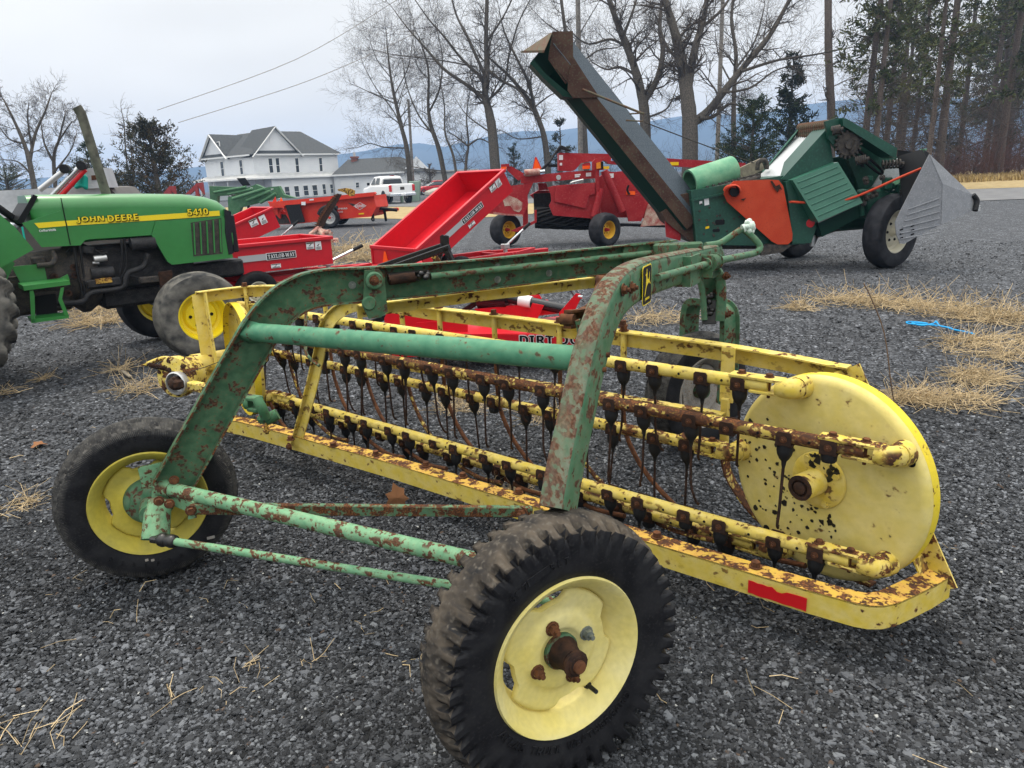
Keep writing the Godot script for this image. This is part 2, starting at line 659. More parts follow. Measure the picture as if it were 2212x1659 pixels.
# soft mottling on a plain colour
func mottle(nm: String, c1: Color, c2: Color, tile: float, sd: int, rough := 0.6, metal := 0.0, world := false, freq := 0.012, c3 = null) -> StandardMaterial3D:
	var size := 256
	var a := noise_px(sd, freq, 5, size)
	var b := noise_px(sd + 9, 0.11, 2, size)
	var al := PackedByteArray()
	al.resize(size * size * 3)
	for i in size * size:
		var t := clampf(a[i] / 255.0 * 1.7 - 0.35, 0.0, 1.0)
		var p := c1.lerp(c2, t)
		if c3 != null:
			p = p.lerp(c3, clampf((b[i] / 255.0 - 0.62) * 4.0, 0.0, 1.0))
		p = (p * (0.92 + 0.16 * b[i] / 255.0)).linear_to_srgb()
		al[i * 3] = int(clampf(p.r, 0, 1) * 255)
		al[i * 3 + 1] = int(clampf(p.g, 0, 1) * 255)
		al[i * 3 + 2] = int(clampf(p.b, 0, 1) * 255)
	var mm := mat(nm, Color(1, 1, 1), rough, metal)
	mm.albedo_color = Color(1, 1, 1)
	mm.albedo_texture = tex(al, size, Image.FORMAT_RGB8)
	triplanar(mm, 1.0 / tile, world)
	return mm

func make_materials():
	var yel := Color(0.62, 0.465, 0.068)
	var yel_f := Color(0.66, 0.53, 0.17)
	paint("yellow", yel, yel_f, 0.10, 0.7, 11, 0.24)
	paint("yellow_rusty", yel, yel_f, 0.44, 0.55, 21, 0.3)
	paint("rust_yellow", yel, yel_f, 0.93, 0.55, 31, 0.3)
	paint("rust_top", Color(0.55, 0.36, 0.06), Color(0.52, 0.30, 0.07), 0.55, 0.5, 41, 0.3, 0.7)
	paint("yellow_disc", Color(0.64, 0.52, 0.145), Color(0.67, 0.56, 0.21), 0.014, 0.9, 51, 0.2, 0.4, Color(0.03, 0.03, 0.025))
	paint("green_dusty", Color(0.075, 0.135, 0.08), Color(0.16, 0.18, 0.13), 0.62, 0.5, 58, 0.4, 0.8, Color(0.10, 0.07, 0.055), 0.1)
	paint("yellow_lip", Color(0.72, 0.55, 0.025), Color(0.70, 0.54, 0.05), 0.05, 0.5, 56, 0.2)
	paint("green_worn", Color(0.045, 0.135, 0.068), Color(0.105, 0.185, 0.110), 0.17, 0.6, 61, 0.30, 0.5, Color(0.05, 0.035, 0.027), 0.2)
	paint("green_dark", Color(0.040, 0.100, 0.052), Color(0.075, 0.150, 0.082), 0.20, 0.55, 71, 0.32, 0.5, Color(0.04, 0.03, 0.024), 0.2)
	paint("green_mint", Color(0.135, 0.30, 0.165), Color(0.20, 0.37, 0.21), 0.34, 0.42, 81, 0.30, 0.5, Color(0.09, 0.05, 0.035), 0.4)
	paint("green_teal", Color(0.060, 0.20, 0.115), Color(0.105, 0.265, 0.155), 0.035, 0.6, 91, 0.28, 0.45, Color(0.09, 0.055, 0.04), 0.3)
	paint("rust_green", Color(0.07, 0.16, 0.09), Color(0.11, 0.21, 0.12), 0.68, 0.4, 101, 0.3)
	mottle("rust", Color(0.060, 0.027, 0.016), Color(0.15, 0.062, 0.028), 0.15, 5, 0.9)
	mottle("rust_dark", Color(0.020, 0.014, 0.012), Color(0.060, 0.030, 0.019), 0.12, 6, 0.85)
	mottle("steel_bolt", Color(0.15, 0.17, 0.15), Color(0.28, 0.30, 0.26), 0.1, 7, 0.45, 0.4)
	mottle("rubber", Color(0.010, 0.010, 0.011), Color(0.022, 0.022, 0.023), 0.2, 8, 0.55)
	mottle("tyre", Color(0.009, 0.009, 0.011), Color(0.02, 0.02, 0.022), 0.3, 9, 0.5, 0, false, 0.012, Color(0.024, 0.024, 0.024))
	mottle("tread_mud", Color(0.016, 0.016, 0.017), Color(0.088, 0.072, 0.055), 0.5, 10, 0.85, 0, false, 0.014, Color(0.10, 0.088, 0.072))
	mottle("tread_grey", Color(0.02, 0.02, 0.021), Color(0.07, 0.067, 0.062), 0.25, 12, 0.85, 0, false, 0.02, Color(0.10, 0.095, 0.085))
	mottle("tyre_dusty", Color(0.035, 0.036, 0.037), Color(0.17, 0.16, 0.14), 0.45, 14, 0.9)
	mottle("tyre_far", Color(0.014, 0.015, 0.018), Color(0.035, 0.035, 0.04), 0.6, 13, 0.7)
	mottle("grease", Color(0.008, 0.008, 0.008), Color(0.02, 0.018, 0.015), 0.08, 15, 0.35)
	mat("black", Color(0.008, 0.008, 0.009), 0.5)
	mat("black_gloss", Color(0.008, 0.008, 0.010), 0.22)
	mat("white", Color(0.78, 0.78, 0.76), 0.5)
	mat("chrome", Color(0.62, 0.63, 0.64), 0.25, 0.9)
	mat("zinc", Color(0.55, 0.55, 0.54), 0.4, 0.6)
	mottle("mint_handle", Color(0.42, 0.55, 0.45), Color(0.66, 0.72, 0.64), 0.1, 16, 0.5)
	mottle("rim_yellow", Color(0.68, 0.60, 0.27), Color(0.68, 0.57, 0.17), 0.6, 17, 0.5, 0, false, 0.01)
	mottle("rim_olive", Color(0.56, 0.46, 0.07), Color(0.42, 0.36, 0.08), 0.6, 18, 0.5)
	mottle("rim_grey", Color(0.30, 0.29, 0.27), Color(0.42, 0.38, 0.33), 0.3, 19, 0.6, 0, false, 0.02, Color(0.20, 0.10, 0.05))
	mat("reflector_red", Color(0.55, 0.008, 0.012), 0.35)
	# machines
	mottle("jd_green", Color(0.020, 0.17, 0.030), Color(0.030, 0.20, 0.042), 1.5, 20, 0.32)
	M["jd_green"].clearcoat_enabled = true
	M["jd_green"].clearcoat = 0.4
	M["jd_green"].clearcoat_roughness = 0.3
	mat("jd_yellow", Color(0.80, 0.60, 0.01), 0.4)
	mottle("engine", Color(0.012, 0.013, 0.015), Color(0.035, 0.035, 0.038), 0.4, 22, 0.55, 0.0, false, 0.02, Color(0.06, 0.05, 0.04))
	mottle("iron", Color(0.028, 0.028, 0.030), Color(0.07, 0.062, 0.055), 0.4, 23, 0.7, 0, false, 0.02, Color(0.11, 0.08, 0.05))
	mottle("trailer_red", Color(0.50, 0.003, 0.011), Color(0.55, 0.005, 0.015), 2.0, 24, 0.35)
	mat("decal_white", Color(0.74, 0.74, 0.74), 0.4)
	mat("decal_grey", Color(0.40, 0.40, 0.41), 0.45)
	mat("orange_glow", Color(0.95, 0.11, 0.008), 0.5)
	mottle("nh_red", Color(0.30, 0.016, 0.022), Color(0.36, 0.030, 0.034), 1.6, 25, 0.45, 0, false, 0.012, Color(0.32, 0.06, 0.055))
	mottle("nh_worn", Color(0.36, 0.10, 0.09), Color(0.52, 0.40, 0.32), 0.8, 26, 0.6, 0, false, 0.012, Color(0.22, 0.08, 0.04))
	mottle("kuhn_red", Color(0.62, 0.035, 0.022), Color(0.66, 0.055, 0.03), 2.0, 27, 0.45)
	mottle("picker_green", Color(0.006, 0.052, 0.032), Color(0.010, 0.068, 0.043), 1.4, 28, 0.38, 0, false, 0.012, Color(0.014, 0.08, 0.052))
	mottle("picker_mid", Color(0.018, 0.105, 0.066), Color(0.026, 0.125, 0.080), 1.4, 54, 0.4)
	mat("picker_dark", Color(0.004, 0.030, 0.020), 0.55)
	mottle("picker_light", Color(0.10, 0.29, 0.17), Color(0.19, 0.38, 0.23), 1.0, 29, 0.5)
	mottle("picker_orange", Color(0.46, 0.048, 0.018), Color(0.50, 0.065, 0.026), 0.9, 30, 0.55, 0, false, 0.012, Color(0.36, 0.04, 0.02))
	mottle("galvanised", Color(0.050, 0.066, 0.082), Color(0.076, 0.094, 0.110), 0.25, 32, 0.6, 0.0, false, 0.05, Color(0.20, 0.22, 0.24))
	mottle("galv_bright", Color(0.46, 0.48, 0.49), Color(0.56, 0.58, 0.58), 0.4, 33, 0.45, 0.3, false, 0.03, Color(0.60, 0.61, 0.61))
	mottle("silver_paint", Color(0.20, 0.207, 0.222), Color(0.24, 0.247, 0.262), 0.8, 34, 0.5, 0.1, false, 0.02, Color(0.30, 0.305, 0.315))
	mottle("elevator_rust", Color(0.052, 0.024, 0.019), Color(0.085, 0.050, 0.035), 1.1, 35, 0.7, 0, false, 0.010, Color(0.075, 0.075, 0.05))
	mottle("picker_rust", Color(0.13, 0.062, 0.04), Color(0.10, 0.105, 0.07), 0.5, 36, 0.8, 0, false, 0.015, Color(0.16, 0.12, 0.085))
	mottle("wood_board", Color(0.20, 0.17, 0.13), Color(0.28, 0.24, 0.18), 0.3, 37, 0.9)
	mottle("stainless", Color(0.42, 0.43, 0.44), Color(0.52, 0.53, 0.54), 1.5, 38, 0.42, 0.25)
	mottle("tank_dirt", Color(0.075, 0.066, 0.058), Color(0.10, 0.09, 0.08), 2.0, 39, 0.6, 0.2)
	mat("hose_green", Color(0.02, 0.42, 0.32), 0.6)
	mottle("exhaust", Color(0.055, 0.056, 0.048), Color(0.15, 0.145, 0.115), 0.5, 40, 0.85)
	# setting
	mottle("siding", Color(0.72, 0.73, 0.74), Color(0.76, 0.77, 0.77), 3.0, 42, 0.6)
	mottle("roof_dark", Color(0.055, 0.058, 0.060), Color(0.085, 0.088, 0.088), 2.5, 43, 0.9, 0, false, 0.03, Color(0.10, 0.10, 0.10))
	mottle("roof_metal", Color(0.40, 0.40, 0.39), Color(0.50, 0.50, 0.48), 3.0, 44, 0.6)
	mat("glass_dark", Color(0.035, 0.042, 0.046), 0.12)
	mottle("brick", Color(0.20, 0.07, 0.045), Color(0.26, 0.10, 0.07), 0.6, 45, 0.9)
	mottle("bark", Color(0.050, 0.043, 0.036), Color(0.115, 0.098, 0.080), 0.8, 46, 0.95, 0, true, 0.02, Color(0.14, 0.125, 0.105))
	mottle("bark_pine", Color(0.060, 0.047, 0.039), Color(0.125, 0.100, 0.085), 0.7, 47, 0.95, 0, true, 0.02, Color(0.19, 0.15, 0.13))
	mottle("pole_wood", Color(0.17, 0.155, 0.14), Color(0.26, 0.24, 0.215), 0.8, 48, 0.95, 0, true)
	mat("twig", Color(0.078, 0.065, 0.055), 0.95)
	mat("twig_brown", Color(0.13, 0.085, 0.055), 0.95)
	mat("twig_red", Color(0.11, 0.055, 0.04), 0.95)
	for g in [["needle_pine", Color(0.035, 0.055, 0.020)], ["needle_cedar", Color(0.022, 0.040, 0.018)], ["needle_rust", Color(0.062, 0.048, 0.026)]]:
		var nm: StandardMaterial3D = mat(g[0], Color(1, 1, 1), 0.8)
		nm.albedo_color = Color(1, 1, 1)
		nm.vertex_color_use_as_albedo = true
	for g in ["straw", "gravel_chip", "leafy"]:
		var sm: StandardMaterial3D = mat(g, Color(1, 1, 1), 0.75)
		sm.albedo_color = Color(1, 1, 1)
		sm.vertex_color_use_as_albedo = true
	mottle("mountain", Color(0.040, 0.060, 0.085), Color(0.060, 0.080, 0.105), 900.0, 49, 1.0, 0, true)
	mottle("asphalt", Color(0.13, 0.13, 0.135), Color(0.17, 0.17, 0.17), 2.5, 50, 0.9, 0, true)
	mottle("dry_lawn", Color(0.30, 0.22, 0.105), Color(0.40, 0.31, 0.16), 5.0, 52, 0.95, 0, true, 0.03, Color(0.24, 0.19, 0.10))
	mat("truck_white", Color(0.80, 0.80, 0.80), 0.25)
	mat("tail_red", Color(0.55, 0.01, 0.015), 0.3)
	mat("twine_blue", Color(0.02, 0.30, 0.62), 0.6)
	mat("red_faded", Color(0.30, 0.05, 0.05), 0.6)
	mottle("jd_faded", Color(0.055, 0.16, 0.075), Color(0.085, 0.19, 0.10), 1.0, 53, 0.55, 0, false, 0.02, Color(0.06, 0.04, 0.03))
	mat("tan_paint", Color(0.42, 0.39, 0.31), 0.35)
	mat("util_green", Color(0.24, 0.32, 0.26), 0.6)
	mat("nh_rim", Color(0.62, 0.36, 0.035), 0.5)
	mat("rim_white", Color(0.62, 0.58, 0.45), 0.5)
	mat("blue_badge", Color(0.02, 0.10, 0.45), 0.4)
	mat("amber", Color(0.75, 0.22, 0.01), 0.3)
	mat("label_yellow", Color(0.78, 0.50, 0.01), 0.5)
	mat("leaf_brown", Color(0.24, 0.11, 0.05), 0.8)

# ---------------------------------------------------------------- ground
func ground():
	var size := 1024
	var a := noise_px(201, 0.075, 1, size, 1)
	var b := noise_px(202, 0.006, 4, size)
	var d := noise_px(203, 0.13, 1, size, 1)
	var e := noise_px(204, 0.075, 1, size, 2)
	var al := PackedByteArray()
	al.resize(size * size * 3)
	for i in size * size:
		var t := (a[i] * 0.55 + d[i] * 0.45) / 255.0
		var v := 0.030 + 0.135 * t * t
		if d[i] > 236 and a[i] > 120:
			v += 0.14
		v *= 0.72 + 0.55 * b[i] / 255.0
		var p := Color(v * 0.95, v, v * 1.10).linear_to_srgb()
		al[i * 3] = int(clampf(p.r, 0, 1) * 255)
		al[i * 3 + 1] = int(clampf(p.g, 0, 1) * 255)
		al[i * 3 + 2] = int(clampf(p.b, 0, 1) * 255)
	var m := mat("gravel_ground", Color(1, 1, 1), 0.85)
	m.albedo_color = Color(1, 1, 1)
	m.albedo_texture = tex(al, size, Image.FORMAT_RGB8)
	var hm := Image.create_from_data(size, size, false, Image.FORMAT_L8, a)
	hm.bump_map_to_normal_map(5.0)
	m.normal_enabled = true
	m.normal_texture = ImageTexture.create_from_image(hm)
	m.normal_scale = 1.0
	triplanar(m, 1.0 / 2.0, true)
	# one sheet to the horizon, gently uneven where one can see it
	var g := B.new()
	var xs := PackedFloat32Array()
	var n1 := FastNoiseLite.new()
	n1.seed = 9
	n1.frequency = 0.35
	var hgt := func(x: float, z: float) -> float:
		var far := Vector2(x, z).length()
		return -0.012 + 0.01 * n1.get_noise_2d(x, z) * clampf(1.5 - far / 30.0, 0.0, 1.0)
	var st: Array = [-1500.0, -700.0, -200.0, -80.0, -40.0]
	for k in range(-24, 25):
		st.append(float(k))
	st.append_array([40.0, 80.0, 200.0, 700.0, 1500.0])
	for i in st.size() - 1:
		for k in st.size() - 1:
			var p: Array = []
			for q in [[0, 0], [1, 0], [1, 1], [0, 1]]:
				var x: float = st[i + q[0]]
				var z: float = st[k + q[1]] - 8.0
				p.append(Vector3(x, hgt.call(x, z), z))
			g.q4(p[0], p[1], p[2], p[3], Vector3.UP, Vector3.UP, Vector3.UP, Vector3.UP)
	structure(obj("ground", g, "gravel_ground"))
	# loose slate chips: real stones, thinning out with distance
	var shapes: Array = []
	for s in 6:
		var c := B.new()
		var pts: Array = []
		var np := 5 + s % 3
		for k in np:
			var an := TAU * (k + rng.randf_range(-0.3, 0.3)) / np
			pts.append(Vector2(cos(an) * rng.randf_range(0.38, 0.62), sin(an) * rng.randf_range(0.26, 0.46)))
		var h := rng.randf_range(0.07, 0.13)
		for k in np:
			var p0: Vector2 = pts[k]
			var p1: Vector2 = pts[(k + 1) % np]
			var i0 := p0 * 0.78
			var i1 := p1 * 0.78
			var tilt := rng.randf_range(-0.05, 0.05)
			c.fq(Vector3(p0.x, 0, p0.y), Vector3(p1.x, 0, p1.y), Vector3(i1.x, h + tilt, i1.y), Vector3(i0.x, h + tilt, i0.y), Vector3.ZERO)
			c.ft(Vector3(i0.x, h + tilt, i0.y), Vector3(i1.x, h + tilt, i1.y), Vector3(0.03, h + 0.02, 0.02), Vector3.ZERO)
		c.usecol = false
		shapes.append(c.mesh())
	var counts: Array = [0, 0, 0, 0, 0, 0]
	var lists: Array = [[], [], [], [], [], []]
	var total := 430000
	var n2 := FastNoiseLite.new()
	n2.seed = 21
	n2.frequency = 0.5
	for k in total:
		# spread over the view's wedge so that their size in the picture stays even
		var r := 1.0 / lerpf(1.0 / 0.95, 1.0 / 16.0, pow(rng.randf(), 0.72))
		var an := deg_to_rad(rng.randf_range(-46.0, 47.0))
		var x := sin(an) * r
		var z := -cos(an) * r
		var s := rng.randf_range(0.008, 0.0185) * (1.0 + r * 0.06)
		if rng.randf() < 0.06:
			s *= rng.randf_range(1.4, 2.2)
		var bs := Basis.from_euler(Vector3(rng.randf_range(-0.38, 0.38), rng.randf() * TAU, rng.randf_range(-0.38, 0.38))).scaled(Vector3(s, s * rng.randf_range(0.7, 1.5), s))
		var v := rng.randf()
		var br := 0.012 + 0.135 * v * v * v + 0.035 * rng.randf()
		br *= (0.88 + 0.35 * n2.get_noise_2d(x, z)) * (1.0 + 0.55 * n2.get_noise_2d(x * 0.35 + z * 0.3 + 40.0, z * 1.3))
		var co := Color(br * 0.95, br, br * 1.09)
		var lot := rng.randf()
		if lot < 0.006 and s < 0.016:
			co = Color(0.40, 0.40, 0.38)
		elif lot < 0.04:
			co = Color(0.15, 0.158, 0.168)
		elif lot < 0.045:
			co = Color(0.085, 0.06, 0.045)
		var li: Array = lists[k % 6]
		li.append([Transform3D(bs, Vector3(x, rng.randf_range(-0.006, 0.004), z)), co])
	var gr := Node3D.new()
	gr.name = "gravel"
	add_child(gr)
	stuff(gr)
	meta(gr, "loose dark grey slate chips spread over the yard", "gravel")
	for s in 6:
		var mm := MultiMesh.new()
		mm.transform_format = MultiMesh.TRANSFORM_3D
		mm.use_colors = true
		mm.mesh = shapes[s]
		mm.instance_count = lists[s].size()
		var k := 0
		for it in lists[s]:
			mm.set_instance_transform(k, it[0])
			mm.set_instance_color(k, it[1])
			k += 1
		var mi := MultiMeshInstance3D.new()
		mi.multimesh = mm
		mi.material_override = M["gravel_chip"]
		place(mi, gr, "slate_chips")
		stuff(mi)
	# road across the far right and pale winter lawns
	var f := B.new()
	road_strip(f, [gp(2480, 399), gp(2212, 405), gp(2060, 410), gp(1900, 415), gp(1600, 424)], [gp(2480, 421), gp(2212, 430), gp(2060, 436), gp(1900, 442), gp(1600, 452)], 0.006)
	structure(obj("road", f, "asphalt"))
	var l := B.new()
	road_strip(l, [gp(3300, 316), gp(2212, 366), gp(1900, 376), gp(1600, 388), gp(1400, 394)], [gp(2480, 398.6), gp(2212, 404.6), gp(2060, 409.6), gp(1900, 414.6), gp(1600, 423.6)], 0.004)
	structure(obj("dry_lawn", l, "dry_lawn"))
	var l2 := B.new()
	road_strip(l2, [gp(120, 452), gp(600, 447), gp(880, 447), gp(1010, 446), gp(1200, 437)], [gp(120, 480), gp(600, 470), gp(830, 472), gp(960, 476), gp(1150, 462)], 0.004)
	structure(obj("dry_lawn", l2, "dry_lawn"))
	var dr := B.new()
	road_strip(dr, [gp(600, 436), gp(880, 434), gp(1010, 434), gp(1200, 427)], [gp(600, 446), gp(880, 446.4), gp(1010, 445.4), gp(1200, 436.4)], 0.004)
	structure(obj("driveway", dr, "asphalt"))
func road_strip(b: B, far: Array, near: Array, h: float):
	for k in far.size() - 1:
		var p: Array = [far[k], far[k + 1], near[k + 1], near[k]]
		for i in 4:
			p[i] = Vector3(p[i].x, h, p[i].z)
		b.q4(p[0], p[1], p[2], p[3], Vector3.UP, Vector3.UP, Vector3.UP, Vector3.UP)

func mountains():
	# a long ridge some kilometres off; its crest follows the skyline at its own distance
	var crest: Array = [[-400, 405], [0, 385], [250, 375], [480, 352], [700, 336], [740, 329], [800, 320], [860, 311], [905, 309], [960, 316], [1010, 300], [1070, 287], [1130, 280], [1200, 280], [1290, 270], [1380, 262], [1470, 250], [1560, 246], [1660, 240], [1740, 226], [1840, 212], [1950, 208], [2100, 210], [2300, 220], [2700, 200], [3300, 215]]
	var n1 := FastNoiseLite.new()
	n1.seed = 5
	n1.frequency = 0.004
	var g := B.new()
	var cols: Array = []
	for k in crest.size() - 1:
		for s in 4:
			var t := s / 4.0
			var x: float = lerpf(crest[k][0], crest[k + 1][0], t)
			var y: float = lerpf(crest[k][1], crest[k + 1][1], t)
			var d := ray(x, y)
			var dist := 1400.0
			var top := EYE + d * (dist / Vector2(d.x, d.z).length())
			top.y += n1.get_noise_2d(x, 0.0) * 5.0
			var flat := Vector3(d.x, 0, d.z).normalized()
			var col: Array = []
			for r in 7:
				var u := r / 6.0
				var hh := top.y * pow(u, 1.25)
				col.append(flat * (dist - (1.0 - u) * 620.0 + n1.get_noise_2d(x * 3.0, r * 300.0) * 60.0 * (1.0 - u)) + Vector3(0, hh - 2.0, 0))
			col.append(flat * (dist + 300.0) + Vector3(0, -5, 0))
			cols.append(col)
	for k in cols.size() - 1:
		for r in 7:
			var a: Vector3 = cols[k][r]
			var b: Vector3 = cols[k + 1][r]
			var c: Vector3 = cols[k + 1][r + 1]
			var e: Vector3 = cols[k][r + 1]
			g.fq(a, b, c, e, (a + c) / 2 - Vector3(0, 500, 0))
	structure(obj("mountain_ridge", g, "mountain"))
# ---------------------------------------------------------------- the hay rake
const DN := Vector3(-0.839, 0, 0.545)
const DA := Vector3(0.545, 0, 0.839)
const BD := Vector3(-0.777, 0, -0.629)
const NEAR := Vector3(-0.629, 0, 0.777)
# a tyre as one surface: profile points [radius, across]; shape(theta, i) gives a change of radius
func tyre_mesh(b: B, o: Vector3, ax: Vector3, prof: Array, seg: int, shape: Callable):
	var f := b.ring_frame(ax)
	var np := prof.size()
	var pts: Array = []
	for k in seg:
		var t := TAU * k / seg
		var d: Vector3 = f[0] * cos(t) + f[1] * sin(t)
		var row := PackedVector3Array()
		for i in np:
			var w: Vector2 = shape.call(k, i, t)
			row.append(o + d * (prof[i][0] + w.x) + ax * (prof[i][1] + w.y))
		pts.append(row)
	var nn: Array = []
	for k in seg:
		var row := PackedVector3Array()
		for i in np:
			var u: Vector3 = pts[(k + 1) % seg][i] - pts[(k - 1 + seg) % seg][i]
			var w: Vector3 = pts[k][mini(i + 1, np - 1)] - pts[k][maxi(i - 1, 0)]
			row.append(u.cross(w).normalized())
		nn.append(row)
	var flip := 1.0
	var mid := np / 2
	var dm: Vector3 = f[0]
	if nn[0][mid].dot(dm) < 0.0:
		flip = -1.0
	for k in seg:
		var l := (k + 1) % seg
		for i in np - 1:
			b.q4(pts[k][i], pts[l][i], pts[l][i + 1], pts[k][i + 1], nn[k][i] * flip, nn[l][i] * flip, nn[l][i + 1] * flip, nn[k][i + 1] * flip)
# tyre profile from inner bead over the tread to the outer bead
func tyre_profile(R: float, rim: float, w: float, tread: float, n := 9, round_to := 0.012) -> Array:
	var p: Array = [[rim, -w * 0.36], [rim + 0.012, -w * 0.44], [lerpf(rim, R, 0.35), -w * 0.5], [lerpf(rim, R, 0.6), -w * 0.5], [lerpf(rim, R, 0.82), -w * 0.47]]
	for k in n:
		var t := float(k) / (n - 1) * 2.0 - 1.0
		p.append([R - round_to * t * t * 1.6, t * tread / 2.0])
	p.append_array([[lerpf(rim, R, 0.82), w * 0.47], [lerpf(rim, R, 0.6), w * 0.5], [lerpf(rim, R, 0.35), w * 0.5], [rim + 0.012, w * 0.44], [rim, w * 0.36]])
	return p
# pressed steel wheel: barrel with flange and a centre disc whose edge waves so that gaps show; face points along ax
func rim_mesh(b: B, o: Vector3, ax: Vector3, r: float, w: float, gaps := 4):
	b.lathe(o, ax, [[r + 0.012, w * 0.5 + 0.004], [r + 0.008, w * 0.5 + 0.012], [r - 0.004, w * 0.5 + 0.006], [r - 0.014, w * 0.40], [r - 0.030, w * 0.30], [r - 0.036, w * 0.05], [r - 0.046, -w * 0.05], [r - 0.046, -w * 0.25], [r - 0.012, -w * 0.4], [r + 0.01, -w * 0.5]], 56)
func rim_disc(b: B, o: Vector3, ax: Vector3, r: float, w: float, lobes: int, phase: float, depth: float):
	var f := b.ring_frame(ax)
	var seg := 72
	var rows: Array = []
	# centre bowl to edge
	var pr: Array = [[0.0, 0.0], [0.030, 0.0], [0.055, 0.001], [0.060, 0.010], [0.070, 0.013], [0.092, 0.013], [0.100, 0.008], [0.108, 0.003], [0.118, 0.002], [0.128, 0.004]]
	for k in seg:
		var t := TAU * k / seg
		var c := cos(t * lobes + phase)
		var gap := smoothstep(0.05, 0.75, c)
		var out := lerpf(r - 0.038, r - 0.064, gap)
		var d: Vector3 = f[0] * cos(t) + f[1] * sin(t)
		var row := PackedVector3Array()
		for i in pr.size():
			row.append(o + d * pr[i][0] * (r / 0.203) + ax * (pr[i][1] + depth))
		row.append(o + d * lerpf(0.128, out, 0.6) + ax * (depth + 0.006))
		row.append(o + d * (out - 0.006) + ax * (depth + 0.005))
		row.append(o + d * out + ax * (depth - 0.001))
		row.append(o + d * out + ax * (depth - 0.010))
		rows.append(row)
	var np: int = rows[0].size()
	var nn: Array = []
	for k in seg:
		var row := PackedVector3Array()
		for i in np:
			var u: Vector3 = rows[(k + 1) % seg][maxi(i, 1)] - rows[(k - 1 + seg) % seg][maxi(i, 1)]
			var w2: Vector3 = rows[k][mini(i + 1, np - 1)] - rows[k][maxi(i - 1, 0)]
			var q := u.cross(w2).normalized()
			if i == 0:
				q = ax
			if q.dot(ax) < 0.0 and i < np - 2:
				q = -q
			row.append(q)
		nn.append(row)
	for k in seg:
		var l := (k + 1) % seg
		for i in np - 1:
			b.q4(rows[k][i], rows[l][i], rows[l][i + 1], rows[k][i + 1], nn[k][i], nn[l][i], nn[l][i + 1], nn[k][i + 1])
func round_letters(b: B, txt: String, o: Vector3, ax: Vector3, r: float, h: float, mid: float, step: float, outward := true):
	# each letter stands on its own spot of the sidewall; mid is the angle of the middle one
	var f := b.ring_frame(ax)
	var m := txt.length()
	for k in m:
		if txt[k] == " ":
			continue
		var t := mid + (k - (m - 1) / 2.0) * step
		var d: Vector3 = f[0] * cos(t) + f[1] * sin(t)
		var up := d if outward else -d
		letters(b, txt[k], o + d * r, up.cross(ax), up, ax, h, 0.004, "Droid Sans", 400, 1.1, true)

